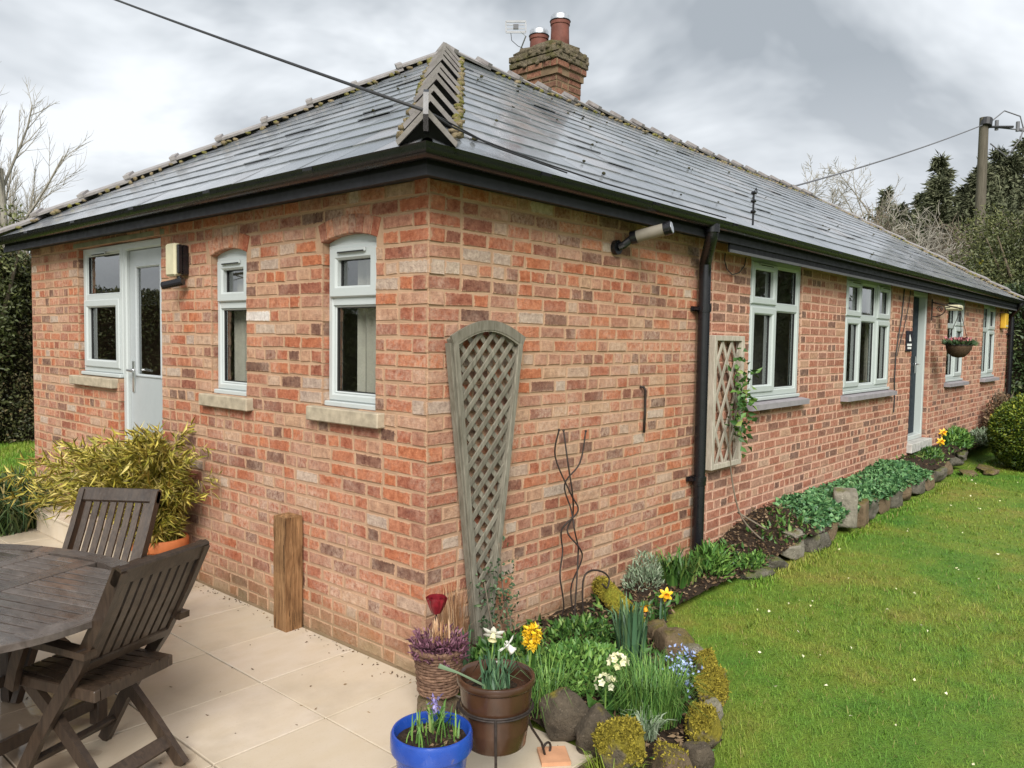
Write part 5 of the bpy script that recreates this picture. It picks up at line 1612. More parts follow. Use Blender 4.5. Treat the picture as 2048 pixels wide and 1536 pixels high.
blades('leaf_straps', P, dirs2(34), hh, RNG.uniform(.06, .125, 34), RNG.uniform(.007, .011, 34), M['leaf_blue'], root, droop=hh * RNG.uniform(.3, .9, 34))
P = pos_in((KC[0] - .01, KC[1] + .01, .397), .03, 12)
blades('leaf_straps', P, dirs2(12), RNG.uniform(.10, .16, 12), RNG.uniform(.01, .03, 12), .010, M['leaf_blue'], root)
q = MB(); q.tube([(KC[0] - .02, KC[1] + .02, .40), (KC[0] - .105, KC[1] + .085, .46), (KC[0] - .16, KC[1] + .13, .49)], [.005, .004, .009], 6); q.build('fallen_stem', M['leaf_silver'], root)

# terracotta pot and its yellow grass
TC = (-.235, 2.28, 0.0)
pot('plant_pot', 'round terracotta pot holding the tall yellow grass by the wall', TC, [(.0005, .004), (.11, .004), (.115, .01), (.148, .22), (.152, .262), (.172, .266), (.178, .280), (.177, .325), (.170, .334), (.158, .334), (.150, .325), (.146, .29)], M['terracotta'], .30, .145)
root = empty('yellow_grass', (TC[0], TC[1], .30), 'bushy golden yellow bamboo grass spilling from the terracotta pot', 'plant')
n = 330
P = pos_in((TC[0], TC[1], .30), .12, n)
H = unit(np.stack([RNG.normal(-.25, .60, n), RNG.normal(.80, .85, n), np.zeros(n)], 1))
reach = np.clip(np.abs(RNG.normal(.34, .24, n)), .05, .66) * (1 + .65 * np.maximum(H[:, 1], 0)); hh = RNG.uniform(.30, .66, n) * np.clip(1.25 - reach * .38, .45, 1.2)
keep = P[:, 0] + H[:, 0] * reach < .02
blades('canes', P[keep], H[keep], hh[keep], reach[keep], .006, M['leaf_gold'], root, droop=hh[keep] * .12)
idx = np.where(keep)[0]
LP, LD = [], []
for i in idx:
    k = 95
    t = RNG.uniform(.12, 1.0, k)
    b = np.where(t < .45, t / .45 * .16, np.where(t < .85, .16 + (t - .45) / .4 * .36, .52 + (t - .85) / .15 * .48))
    p = P[i] + np.stack([H[i, 0] * reach[i] * b, H[i, 1] * reach[i] * b, hh[i] * np.minimum(t, 1) * (1 - .12 * np.maximum(0, t - .6))], 1)
    LP.append(p + RNG.normal(0, .012, (k, 3))); LD.append(np.stack([H[i, 0] * .8 + RNG.normal(0, .38, k), H[i, 1] * .8 + RNG.normal(0, .38, k), RNG.normal(.10, .55, k)], 1))
LP, LD = np.concatenate(LP), np.concatenate(LD)
ok = LP[:, 0] < -.015
leaves('foliage', LP[ok], LD[ok], RNG.uniform(.05, .11, ok.sum()), RNG.uniform(.0020, .0036, ok.sum()), M['leaf_gold'], root, bend=.35)

# strap-leaved clump by the far corner
root = empty('strap_plant', (-.38, 4.95, 0), 'arching dark green strap leaved clump beyond the tiled step', 'plant')
n = 900
P = pos_in((-.50, 4.80, 0), .36, n); P[:, 0] = np.minimum(P[:, 0], -.06)
H = dirs2(n); rr = RNG.uniform(.20, .68, n); hh = RNG.uniform(.22, .52, n)
ok = P[:, 0] + H[:, 0] * rr < 0.0
blades('foliage', P[ok], H[ok], hh[ok], rr[ok], RNG.uniform(.012, .022, ok.sum()), M['leaf_strap'], root, droop=hh[ok] * RNG.uniform(.15, .75, ok.sum()))
n = 150; P = pos_in((-.18, 4.35, .02), .16, n); P[:, 0] = np.minimum(P[:, 0], -.04); H = dirs2(n); rr = RNG.uniform(.08, .35, n); ok = P[:, 0] + H[:, 0] * rr < 0
P[:, 1] += .35
blades('tall_leaves', P[ok], H[ok], RNG.uniform(.30, .55, ok.sum()), rr[ok], .011, M['leaf_strap'], root, droop=.05)

# wicker basket on its stone, with heather
WC = (-.235, -.345, .128)
root = empty('wicker_basket', WC, 'red brown woven wicker basket planter standing on a stone at the corner', 'basket')
q = MB()
for k in range(15):
    z = WC[2] + .006 + k * .0125; r = .085 + .018 * k / 14
    q.tube([(WC[0] + (r + .0028 * math.sin(9 * a + (k % 2) * math.pi)) * math.cos(a), WC[1] + (r + .0028 * math.sin(9 * a + (k % 2) * math.pi)) * math.sin(a), z + .0015 * math.sin(5 * a + k)) for a in np.linspace(0, 6.2832, 55)], .0068, 5, r=random.random())
q.build('weave', M['wicker'], root, True)
q = MB()
for a in np.linspace(0, 6.2832, 19)[:-1]: q.tube([(WC[0] + .0845 * math.cos(a), WC[1] + .0845 * math.sin(a), WC[2]), (WC[0] + .1035 * math.cos(a), WC[1] + .1035 * math.sin(a), WC[2] + .20)], .005, 5)
q.build('stakes', M['wicker'], root)
q = MB(); q.tube([(WC[0] + .107 * math.cos(a), WC[1] + .107 * math.sin(a), WC[2] + .192 + .003 * math.sin(20 * a)) for a in np.linspace(0, 6.2832, 61)], .011, 6); q.build('rim', M['wicker'], root)
soil_disc((WC[0], WC[1], WC[2] + .175), .10, root)
root = empty('heather', (WC[0], WC[1], WC[2] + .18), 'purple heather with tan dead stems filling the wicker basket', 'plant')
n = 900; P = pos_in((WC[0], WC[1], WC[2] + .185), .118, n); P[:, 2] += RNG.uniform(-.03, .05, n)
leaves('sprigs', P, np.stack([(P[:, 0] - WC[0]) * 6, (P[:, 1] - WC[1]) * 6, RNG.uniform(.1, 1.1, n)], 1) + RNG.normal(0, .35, (n, 3)), RNG.uniform(.018, .040, n), .009, M['heather'], root)
P = pos_in((WC[0] + .01, WC[1] + .01, WC[2] + .20), .05, 60)
blades('dead_stems', P, dirs2(60), RNG.uniform(.04, .115, 60), RNG.uniform(.005, .04, 60), .007, M['dry_stem'], root)

# red metal rose on its rod
root = empty('metal_rose', (-.13, -.215, .02), 'dark red metal rose ornament on a rod before the house corner', 'garden ornament')
q = MB(); q.tube([(-.13, -.215, .03), (-.128, -.213, .25), (-.125, -.21, .42)], .004, 6); q.build('rod', M['iron'], root)
hc = Vector((-.125, -.21, .450))
for k, (rr, tl, n_) in enumerate(((.047, .55, 5), (.034, .25, 4), (.021, .10, 3))):
    for i in range(n_):
        a = 6.2832 * i / n_ + k
        e = Vector((math.cos(a), math.sin(a), 0)); s_ = Vector((-math.sin(a), math.cos(a), 0))
        q = MB(); vs = []
        for u in np.linspace(-1, 1, 5):
            for v in np.linspace(0, 1, 4):
                o = hc + e * (rr * (.45 + .65 * math.sin(v * 2.2) * tl + .25 * v * v * tl) * (1 - .25 * u * u)) + s_ * (rr * .85 * u * (.5 + .5 * v)) + Vector((0, 0, rr * (-.9 + 1.9 * v - .5 * tl * v * v) * (1 - .18 * u * u)))
                vs.append(o)
        fs = [(4 * i2 + j, 4 * i2 + j + 1, 4 * i2 + j + 5, 4 * i2 + j + 4) for i2 in range(4) for j in range(3)]
        q.add(vs, fs); q.build('petal', M['red_metal'], root, True)

# small terracotta tile on the paving
q = MB(); q.bar((-.185, -.955, .0095), (-.105, -.865, .0095), .115, .016, c=.002)
tag(q.build('terracotta_tile', M['terra_tile'], None, loc=(-.145, -.91, 0)), 'small orange terracotta tile lying on the paving by the iron foot', 'tile')

# wavy plant stakes
ST = [[(0.83, 1.161), (0.839, 1.01), (0.931, 0.805), (0.98, 0.699), (0.892, 0.602), (0.914, 0.471), (0.836, 0.361), (0.878, 0.17), (.86, .03)],
      [(0.906, 1.149), (0.898, 0.962), (0.931, 0.805), (1.0, 0.668), (0.947, 0.578), (1.006, 0.482), (1.047, 0.402), (1.005, 0.239), (1.02, .03)],
      [(1.045, 1.139), (1.004, 0.965), (0.925, 0.848), (0.966, 0.702), (0.951, 0.591), (1.02, 0.494), (1.069, 0.441), (1.012, 0.295), (.96, .03)]]
def smooth_pts(P, k=6):
    P = [np.array(p, float) for p in P]; out = []
    for i in range(len(P) - 1):
        p0, p1, p2, p3 = P[max(i - 1, 0)], P[i], P[i + 1], P[min(i + 2, len(P) - 1)]
        for t in np.linspace(0, 1, k, endpoint=False):
            out.append(.5 * ((2 * p1) + (-p0 + p2) * t + (2 * p0 - 5 * p1 + 4 * p2 - p3) * t * t + (-p0 + 3 * p1 - 3 * p2 + p3) * t ** 3))
    return out + [P[-1]]
root = empty('spiral_plant_support', (.95, -.15, .04), 'three wavy rusty iron rods twined together before the brick', 'plant support')
for k, L in enumerate(ST):
    q = MB(); pts = smooth_pts([(a, -.15 + .03 * math.sin(i * 1.7 + k * 2), z) for i, (a, z) in enumerate(L)])
    q.tube(pts, .0048, 6); q.blob(pts[0], (.008, .008, .009), k, 1, 0); q.build('rod', M['iron'], root, True)
q = MB(); q.tube(smooth_pts([(1.083, -.16, .0), (1.078, -.15, 0.193), (1.089, -.15, 0.292), (1.146, -.16, 0.323), (1.237, -.18, 0.298), (1.285, -.19, 0.249), (1.25, -.20, 0.205), (1.20, -.20, .24)]), .0055, 6)
tag(q.build('iron_hoop', M['iron'], None, True, loc=(1.08, -.16, 0)), 'bent iron crook arching over the border beside the wavy rods', 'plant support')
# ------------------------------------------------------------------ stones of the border edging, one by one
GST = 'stones edging the flower border beside the patio'
GWL = 'walling stones along the raised border'
def stone(label, c, size, mat, rot=0.0, moss=0, group=GST, power=3.2, seed=None, amp=.22, facets=11):
    s_ = seed if seed is not None else random.random() * 90
    q = MB(); q.blob(c, size, s_, 4, amp, 1.5, power=power, rot=rot, facets=facets)
    o = q.build('garden_stone', M[mat], None, True, loc=(c[0], c[1], c[2] - size[2]))
    tag(o, label, 'stone', group)
    if moss:
        me = o.data
        nf = len(me.polygons)
        cen = np.empty(nf * 3); me.polygons.foreach_get("center", cen); nor = np.empty(nf * 3); me.polygons.foreach_get("normal", nor)
        cen = cen.reshape(-1, 3) + np.array(o.location); nor = nor.reshape(-1, 3)
        patch = np.array([mnoise.noise(Vector(p) * 9 + Vector((s_, 0, 0))) for p in cen])
        k = (nor[:, 2] + .75 * patch > .28)
        ii = np.where(k)[0]
        if len(ii):
            ii = RNG.choice(ii, size=moss)
            P = cen[ii] + RNG.normal(0, .005, (moss, 3)); D = nor[ii] + RNG.normal(0, .55, (moss, 3))
            m_ = leaves('moss', P - nor[ii] * .003, D, RNG.uniform(.007, .016, moss), RNG.uniform(.005, .010, moss), M['moss'], o)
            tag(m_, kind='stuff')
    return o
stone('flat grey brown stone under the wicker basket', (-.235, -.345, .055), (.118, .105, .072), 'stone_brown', .3, power=4)
stone('large square dark stone behind the curled iron foot', (.02, -.83, .09), (.10, .10, .105), 'stone_bare', .75, power=5)
stone('dark rounded stone between the square stone and the golden mossy stone', (.03, -.985, .08), (.085, .085, .10), 'stone_bare', .5)
stone('golden mossy stone with a dark lower face next to the paving', (-.02, -1.15, .075), (.085, .10, .10), 'stone_moss', .2, 2600)
stone('broad dark stone with one mossy shoulder, last by the lawn corner', (.03, -1.335, .055), (.105, .085, .085), 'stone_brown', .6, 500)
stone('small dark wedge stone leaning on the broad dark stone', (.165, -1.385, .06), (.065, .055, .065), 'stone_bare', 1.1)
stone('squat yellow mossy stone nearest the silver leaved plant', (.33, -1.315, .08), (.080, .070, .090), 'stone_moss', .3, 1800)
stone('longest golden mossy stone on the lawn side of the border', (.66, -1.165, .085), (.125, .075, .095), 'stone_moss', .45, 3000)
stone('small bare mauve stone wedged between two mossy stones', (.475, -1.265, .075), (.045, .045, .062), 'stone_pale', .2)
stone('mossy stone beside the pale blue flowers', (.89, -1.02, .075), (.075, .060, .082), 'stone_moss', .7, 1500)
stone('pale grey flat stone above the pale blue flowers', (1.00, -.905, .07), (.075, .055, .072), 'stone_pale', .8, power=5)
stone('large brown lichen covered stone at the bend of the border', (1.03, -.765, .08), (.115, .09, .090), 'stone_brown', .9)
stone('low brown stone behind the nodding daffodil', (1.17, -.60, .055), (.085, .07, .070), 'stone_brown', 1.0)
q = MB(); q.tube([(1.44, -.02, .14), (1.30, -.22, .125), (1.13, -.47, .10)], [.050, .062, .055], 14)
o = tag(q.build('mossy_log', M['log_moss'], None, True, loc=(1.28, -.25, .06)), 'short log covered in yellow green moss lying under the iron crook', 'log')
n = 1600; t = RNG.random(n); a = RNG.uniform(-.3, 3.4, n)
axis = unit(np.array([[-.31, -.45, -.04]])); sd = unit(np.cross(axis, [[0, 0, 1.]])); up_ = np.cross(sd, axis)
nn = sd * np.cos(a)[:, None] + up_ * np.sin(a)[:, None]
P = np.array([[1.44, -.02, .14]]) + t[:, None] * np.array([[-.31, -.45, -.04]]) + nn * .056
tag(leaves('moss', P, nn + RNG.normal(0, .5, (n, 3)), .013, .008, M['moss'], o), kind='stuff')

WALL_ST = [  # x, y, z, sx, sy, sz, mat, label
    (2.78, -.42, .03, .13, .09, .05, 'stone_grey', 'lowest flat grey stone where the raised border begins'),
    (3.06, -.44, .05, .15, .085, .075, 'stone_grey', 'second grey stone from the low end of the raised border'),
    (3.42, -.42, .08, .17, .09, .07, 'stone_pale', 'pale slanting slab stone on the low end of the raised border'),
    (3.60, -.38, .17, .13, .08, .045, 'stone_pale', 'thin pale slab lying on top of the border end'),
    (3.86, -.44, .09, .15, .09, .11, 'stone_grey', 'split grey stone below the thin pale slab'),
    (4.22, -.42, .08, .14, .08, .09, 'stone_brown', 'brown stone between the split stone and the square block'),
    (4.66, -.41, .20, .135, .10, .16, 'stone_pale', 'tall pale squared block standing up from the stone edging'),
    (4.98, -.42, .10, .15, .085, .12, 'stone_brown', 'brown stone just beyond the tall pale block'),
    (5.36, -.40, .12, .19, .085, .14, 'stone_grey', 'long grey stone under the geranium leaves'),
    (5.74, -.40, .10, .15, .08, .12, 'stone_brown', 'upright brown stone past the long grey stone'),
    (6.10, -.40, .11, .17, .08, .13, 'stone_grey', 'dark grey stone midway along the raised border'),
    (6.52, -.40, .11, .18, .08, .12, 'stone_brown', 'weathered brown stone below the thickest leaves'),
    (6.98, -.40, .11, .21, .085, .12, 'stone_grey', 'wide grey stone where the geranium leaves end'),
    (7.50, -.38, .10, .22, .085, .11, 'stone_brown', 'low brown stone beyond the geranium leaves'),
    (8.02, -.36, .11, .22, .085, .11, 'stone_grey', 'grey stone in front of the door end of the border'),
    (8.58, -.31, .12, .24, .085, .10, 'stone_brown', 'brown capping stone opposite the front door'),
    (9.25, -.24, .13, .30, .09, .10, 'stone_grey', 'flat grey capping stone below the yellow daffodils by the door'),
    (10.05, -.20, .13, .36, .09, .10, 'stone_grey', 'long flat grey stone beside the round bush'),
]
for (x, y, z, a, b, c, mt, lb) in WALL_ST:
    stone(lb, (x, y, z - (.0 if 'block' in lb else .025)), (a, b, c * (1 if 'block' in lb else .78)), mt, random.uniform(-.2, .2) + (.35 if 'block' in lb else 0), group=GWL, power=14 if 'tall pale' in lb else 8, amp=.06 if 'tall pale' in lb else .20, facets=0 if 'tall pale' in lb else 7)
# flat stones let into the grass by the round bush
for (x, y, a, b, lb) in ((9.05, -.52, .26, .10, 'flat reddish stone sunk in the grass before the round bush'), (9.62, -.62, .30, .12, 'flat dark stone half under the round bush'), (9.30, -.72, .18, .08, 'smallest sunken stone in front of the round bush')):
    stone(lb, (x, y, .005), (a, b, .035), 'stone_brown', random.uniform(-.2, .2), group='sunken stones by the round bush', power=5, amp=.3)

# ------------------------------------------------------------------ border plants
def dome(root, c, size, n, L, W, mat, name='foliage', up=.6, shell=.55, lit=1.0):
    d = unit(RNG.normal(size=(n, 3))); d[:, 2] = np.abs(d[:, 2])
    r = 1 - shell * RNG.random(n) ** 1.6
    lump = 1 + .16 * np.array([mnoise.noise(Vector(x) * 2.6 + Vector(c)) for x in d])
    P = np.array(c) + d * np.array(size) * (r * lump)[:, None]
    D = d * .8 + RNG.normal(0, .6, (n, 3)) + [0, 0, up]
    return leaves(name, P, D, RNG.uniform(.7, 1.3, n) * L, RNG.uniform(.7, 1.2, n) * W, mat, root, bend=.3)

def herb(label, name, c, size, n, L, W, mat, cat='plant', group=None, **kw):
    root = empty(name, (c[0], c[1], c[2]), label, cat, group)
    dome(root, c, size, n, L, W, mat, **kw)
    return root
def tuft(label, name, c, r, n, h, lean, w, mat, cat='plant', droop=0.25, group=None):
    root = empty(name, c, label, cat, group)
    P = pos_in(c, r, n); H = unit(np.stack([P[:, 0] - c[0], P[:, 1] - c[1], np.zeros(n)], 1) / max(r, .01) + RNG.normal(0, .5, (n, 3)) * [1, 1, 0])
    hh = RNG.uniform(h[0], h[1], n)
    blades('leaf_blades', P, H, hh, RNG.uniform(lean[0], lean[1], n), RNG.uniform(.75, 1.2, n) * w, mat, root, droop=hh * droop * RNG.random(n))
    return root

herb('bright green low leafy mound in the middle of the border', 'ground_cover', (.42, -.60, .07), (.30, .23, .10), 1900, .034, .020, M['leaf_fresh'])
herb('dark leafy patch between the brown pot and the fan trellis foot', 'ground_cover', (.22, -.33, .06), (.24, .20, .13), 800, .048, .024, M['leaf_mid'])
herb('small leafy seedlings below the wavy iron rods', 'ground_cover', (.78, -.36, .06), (.20, .16, .10), 520, .042, .018, M['leaf_mid'])
tuft('fine green tuft of chive like leaves behind the golden mossy stone', 'chives', (.30, -1.07, .06), .13, 520, (.14, .25), (.03, .20), .0042, M['leaf_fresh'], droop=.5)
tuft('loose fine grassy tuft beside the brown pot', 'chives', (.05, -.68, .07), .12, 170, (.12, .23), (.05, .24), .0045, M['leaf_fresh'], droop=.6)
tuft('wispy green leaves between primroses and the pale blue flowers', 'grassy_tuft', (.60, -.93, .06), .14, 260, (.07, .15), (.03, .12), .005, M['leaf_mid'], droop=.5)
tuft('upright blue green daffodil leaves behind the primroses', 'daffodil_leaves', (.74, -.70, .06), .065, 46, (.20, .34), (.01, .11), .015, M['leaf_blue'], droop=.1)
tuft('blue green leaves below the nodding daffodil', 'daffodil_leaves', (1.00, -.50, .07), .07, 34, (.14, .24), (.02, .10), .012, M['leaf_blue'])
tuft('silvery leaved rosette in the near corner of the stones', 'silver_plant', (.17, -1.14, .05), .05, 64, (.05, .12), (.04, .10), .014, M['leaf_silver'], droop=.3)
tuft('grass tuft at the corner where paving meets lawn', 'grass_tuft', (-.10, -1.16, -.01), .10, 170, (.05, .11), (.03, .10), .004, M['grass'])
tuft('bright green spear leaved clump at the foot of the downpipe', 'day_lily', (2.08, -.20, .05), .13, 130, (.12, .23), (.05, .18), .015, M['leaf_mid'], droop=.4)
herb('fresh green leafy clump just past the downpipe foot', 'spurge_plant', (2.44, -.25, .03), (.17, .13, .19), 520, .070, .020, M['leaf_fresh'], up=1.0)
herb('greyish twiggy herb against the brick before the downpipe', 'lavender', (1.82, -.10, .06), (.17, .10, .20), 700, .035, .008, M['leaf_silver'], up=.8)
herb('low green weeds at the lawn edge below the raised border', 'ground_cover', (2.85, -.36, .02), (.20, .10, .09), 260, .045, .022, M['leaf_fresh'])
tuft('tall blue green strap leaf standing behind the wicker basket', 'strap_leaf', (-.02, -.30, .08), .02, 9, (.20, .32), (.02, .06), .016, M['leaf_blue'], droop=.1)
tuft('golden brown dead grass clump at the corner of the bricks', 'dead_grass', (.09, -.10, .04), .06, 260, (.22, .46), (.01, .07), .004, M['dry_stem'], droop=.05)

# hardy geranium carpet filling the raised border: one mass nobody could count
n = 15000
x = RNG.uniform(3.85, 7.35, n); y = RNG.uniform(-.47, -.015, n)
edge = np.array([mnoise.noise((a * 1.6, 0.7, 0)) for a in x])
top = .165 + .012 * (x - 4) + .120 * np.clip(1 - ((y + .17) / .33) ** 2, 0, 1) * (.85 + .5 * edge) * np.clip((x - 3.75) / .35, 0, 1) * np.clip((7.5 - x) / .4, 0, 1)
lumpy = np.array([mnoise.noise((a * 7, b * 7, 1.7)) for a, b in zip(x, y)])
z = top + .03 * lumpy - .07 * RNG.random(n) ** 2
P = np.stack([x, y, z], 1)
D = RNG.normal(0, 1, (n, 3)) * [1, 1, .45] + [0, -.25, .25]
o = leaves('geranium_foliage', P, D, RNG.uniform(.028, .055, n), RNG.uniform(.026, .048, n), M['leaf_cover'], bend=.25)
tag(o, 'carpet of lobed green geranium leaves filling the raised border under the windows', 'ground cover', None, 'stuff')
# leaf litter and bark over the soil
n = 9000
x = RNG.uniform(0.0, 13.5, n) ** 1.0; x = np.where(RNG.random(n) < .75, RNG.uniform(0, 4.2, n), x); y = RNG.uniform(-1.35, -.01, n)
ok = in_poly(x, y, BED); x, y = x[ok], y[ok]
z = np.array([soil_z(a, b) for a, b in zip(x, y)]) + RNG.uniform(.0, .022, len(x))
o = leaves('leaf_litter', np.stack([x, y, z], 1), RNG.normal(0, 1, (len(x), 3)) * [1, 1, .3], RNG.uniform(.015, .045, len(x)), RNG.uniform(.008, .022, len(x)), M['leaf_dead'])
tag(o, 'dead leaves and bark chips scattered over the border soil', None, None, 'stuff')
n = 5200
x = np.where(RNG.random(n) < .62, RNG.uniform(0, 3.8, n), RNG.uniform(7.2, 13.8, n)); y = RNG.uniform(-1.36, -.02, n)
ok = in_poly(x, y, BED); x, y = x[ok], y[ok]
clus = np.array([mnoise.noise((a * 3.1, b * 3.1, 5.5)) for a, b in zip(x, y)])
ok = clus > -.12; x, y = x[ok], y[ok]
z = np.array([soil_z(a, b) for a, b in zip(x, y)]) + .005
hh = RNG.uniform(.02, .075, len(x))
o = leaves('border_weeds', np.stack([x, y, z], 1), RNG.normal(0, .7, (len(x), 3)) + [0, 0, .9], hh, hh * .45, M['leaf_mid'], bend=.4)
tag(o, 'small weeds and seedlings sprouting between the border plants', None, None, 'stuff')

n = 3400
x = RNG.uniform(2.5, 11.0, n); y = -.50 - np.abs(RNG.normal(0, .05, n)) + .02 * np.sin(x * 5)
hh = RNG.uniform(.015, .05, n)
o = blades('edge_grass', np.stack([x, y, np.full(n, -.015)], 1), dirs2(n), hh, hh * .7, .006, M['grass'])
tag(o, 'longer uncut grass along the foot of the walling stones', None, None, 'stuff')

n = 130
x = RNG.uniform(.8, 9.0, n); y = RNG.uniform(-4.5, -.6, n); ok = ~in_poly(x, y, BED); x, y = x[ok], y[ok]
o = leaves('fallen_petals', np.stack([x, y, np.full(len(x), .012)], 1), RNG.normal(0, 1, (len(x), 3)) * [1, 1, .3], RNG.uniform(.012, .028, len(x)), RNG.uniform(.010, .018, len(x)), M['pet_cream'])
tag(o, 'pale fallen petals and daisies dotted over the lawn', None, None, 'stuff')
n = 260
x = np.where(RNG.random(n) < .6, -np.abs(RNG.normal(0, .06, n)) - .01, RNG.uniform(-2.2, 0, n)); y = RNG.uniform(-.9, 2.6, n)
o = leaves('paving_litter', np.stack([x, y, np.full(n, .003)], 1), RNG.normal(0, 1, (n, 3)) * [1, 1, .12], RNG.uniform(.006, .022, n), RNG.uniform(.003, .010, n), M['leaf_dead'])
tag(o, 'crumbs of dead leaf and grit lying on the cream paving', None, None, 'stuff')

# flowers
def petal_flower(root, hc, F, size, pmat, tmat, trumpet=.9, npet=6):
    F = Vector(F).normalized(); A = F.orthogonal().normalized(); B = F.cross(A)
    for i in range(npet):
        a = 6.2832 * i / npet
        e = A * math.cos(a) + B * math.sin(a); s_ = F.cross(e)
        off = F * (-.02 * size if i % 2 else .02 * size)
        q = MB()
        q.add([hc + off + e * .08 * size, hc + off + e * .42 * size + s_ * .25 * size + F * .02 * size, hc + off + e * .78 * size + s_ * .20 * size - F * .05 * size, hc + off + e * 1.06 * size - F * .12 * size,
               hc + off + e * .78 * size - s_ * .20 * size - F * .05 * size, hc + off + e * .42 * size - s_ * .25 * size + F * .02 * size, hc + off + e * .55 * size + F * .05 * size],
              [(0, 1, 6), (1, 2, 6), (2, 3, 6), (3, 4, 6), (4, 5, 6), (5, 0, 6)], random.random())
        q.build('petal', pmat, root)
    q = MB(); n = 14; vs = []
    for (rr, l) in ((.16, 0), (.22, .25 * trumpet), (.26, .6 * trumpet), (.40, .85 * trumpet), (.36, .80 * trumpet), (.20, .5 * trumpet), (.10, .1 * trumpet)):
        for k in range(n):
            a = 6.2832 * k / n; w = rr * (1 + (.10 * math.sin(6 * a) if rr > .3 else 0))
            vs.append(hc + (A * math.cos(a) + B * math.sin(a)) * (w * size) + F * (l * size))
    fs = [(i * n + k, i * n + (k + 1) % n, (i + 1) * n + (k + 1) % n, (i + 1) * n + k) for i in range(6) for k in range(n)]
    q.add(vs, fs); q.build('trumpet', tmat, root, True)
def daffodil(label, base, head, F, size, pmat, tmat, trumpet=.9, group='daffodils in the border', leaf=5):
    root = empty('daffodil', base, label, 'flower', group)
    b, h = Vector(base), Vector(head)
    Fv = Vector(F).normalized()
    q = MB(); q.tube([b, b.lerp(h, .55) + Vector((0, 0, .02)), h - Fv * size * .5 + Vector((0, 0, size * .25)), h - Fv * size * .12], [.0035, .0033, .003, .004], 6); q.build('stem', M['leaf_fresh'], root, True)
    petal_flower(root, h, F, size, pmat, tmat, trumpet)
    if leaf:
        P = pos_in(base, .03, leaf); ht = (h.z - b.z)
        blades('leaf_blades', P, dirs2(leaf), RNG.uniform(.6, 1.0, leaf) * ht, RNG.uniform(.02, .10, leaf), .011, M['leaf_blue'], root, droop=.02)
daffodil('nodding golden daffodil above the low brown stone', (1.03, -.57, .06), (.985, -.620, .262), (-.15, -.3, -.75), .043, M['pet_yellow'], M['pet_orange'], .8)
daffodil('golden daffodil with open face before the spear leaved clump', (1.36, -.50, .06), (1.330, -.545, .225), (-.75, -.62, .05), .042, M['pet_yellow'], M['pet_orange'], .8)
daffodil('white daffodil facing down behind the brown pot rim', (-.10, -.52, .08), (-.135, -.570, .408), (-.5, -.3, -.45), .050, M['pet_white'], M['pet_cream'], .7)
daffodil('white double daffodil drooping over the brown pot rim', (-.10, -.62, .08), (-.145, -.655, .388), (.35, -.5, -.6), .050, M['pet_white'], M['pet_white'], .9)
daffodil('small yellow daffodil by the front door frame', (9.72, -.02, .23), (9.70, -.05, .44), (-.8, -.5, .1), .06, M['pet_yellow'], M['pet_orange'], leaf=6)
daffodil('second small yellow daffodil, lower beside the door shrub', (9.20, -.12, .22), (9.16, -.15, .37), (-.8, -.5, .1), .06, M['pet_yellow'], M['pet_orange'], leaf=6)
daffodil('pale yellow daffodil in front of the brown twiggy shrub', (11.6, -.30, .22), (11.58, -.33, .56), (-.8, -.5, .1), .06, M['pet_yellow'], M['pet_cream'], leaf=6)
# yellow double flower head
root = empty('yellow_hyacinth', (.02, -.62, .08), 'dense golden yellow flower head standing behind the brown pot', 'flower')
q = MB(); q.tube([(.03, -.62, .08), (.01, -.65, .26), (.0, -.67, .36)], .005, 6); q.build('stem', M['leaf_fresh'], root)
n = 150; d = unit(RNG.normal(size=(n, 3)))
P = np.array([0.0, -.67, .385]) + d * np.array([.024, .024, .045]) * RNG.uniform(.5, 1.0, n)[:, None]
tag(leaves('florets', P, d + RNG.normal(0, .3, (n, 3)), .028, .014, M['pet_yellow'], root, bend=.5), kind='stuff')
P = pos_in((.02, -.62, .08), .03, 8); blades('leaf_blades', P, dirs2(8), .26, .08, .016, M['leaf_mid'], root)
# cream primulas
for k, (c, nf, lb) in enumerate((((.335, -.885, .235), 15, 'larger rounded head of cream primroses in the border'), ((.215, -.905, .185), 10, 'smaller head of cream primroses near the mossy stones'))):
    root = empty('primrose', (c[0], c[1], .06), lb, 'flower', 'cream primroses in the border')
    q = MB(); q.tube([(c[0], c[1], .05), (c[0], c[1], c[2] - .02)], .004, 6); q.build('stem', M['leaf_fresh'], root)
    for i in range(nf):
        a = i * 2.39996; zz = 1 - i / nf * 1.3
        r = math.sqrt(max(0, 1 - zz * zz)); d = Vector((r * math.cos(a), r * math.sin(a), zz))
        h = Vector(c) + Vector((d.x * .046, d.y * .046, d.z * .036))
        A = d.orthogonal().normalized(); B = d.cross(A)
        q = MB(); vs = [h - d * .004]
        for j in range(10):
            t = 6.2832 * j / 10; rr = .0185 if j % 2 == 0 else .0125
            vs.append(h + (A * math.cos(t) + B * math.sin(t)) * rr + d * (.004 if j % 2 == 0 else 0))
        q.add(vs, [(0, 1 + j, 1 + (j + 1) % 10) for j in range(10)], random.random()); q.build('floret', M['pet_cream'], root)
    P = pos_in((c[0], c[1], .06), .06, 18); leaves('leaves', P, RNG.normal(0, 1, (18, 3)) * [1, 1, .3] + [0, 0, .4], .09, .04, M['leaf_mid'], root)
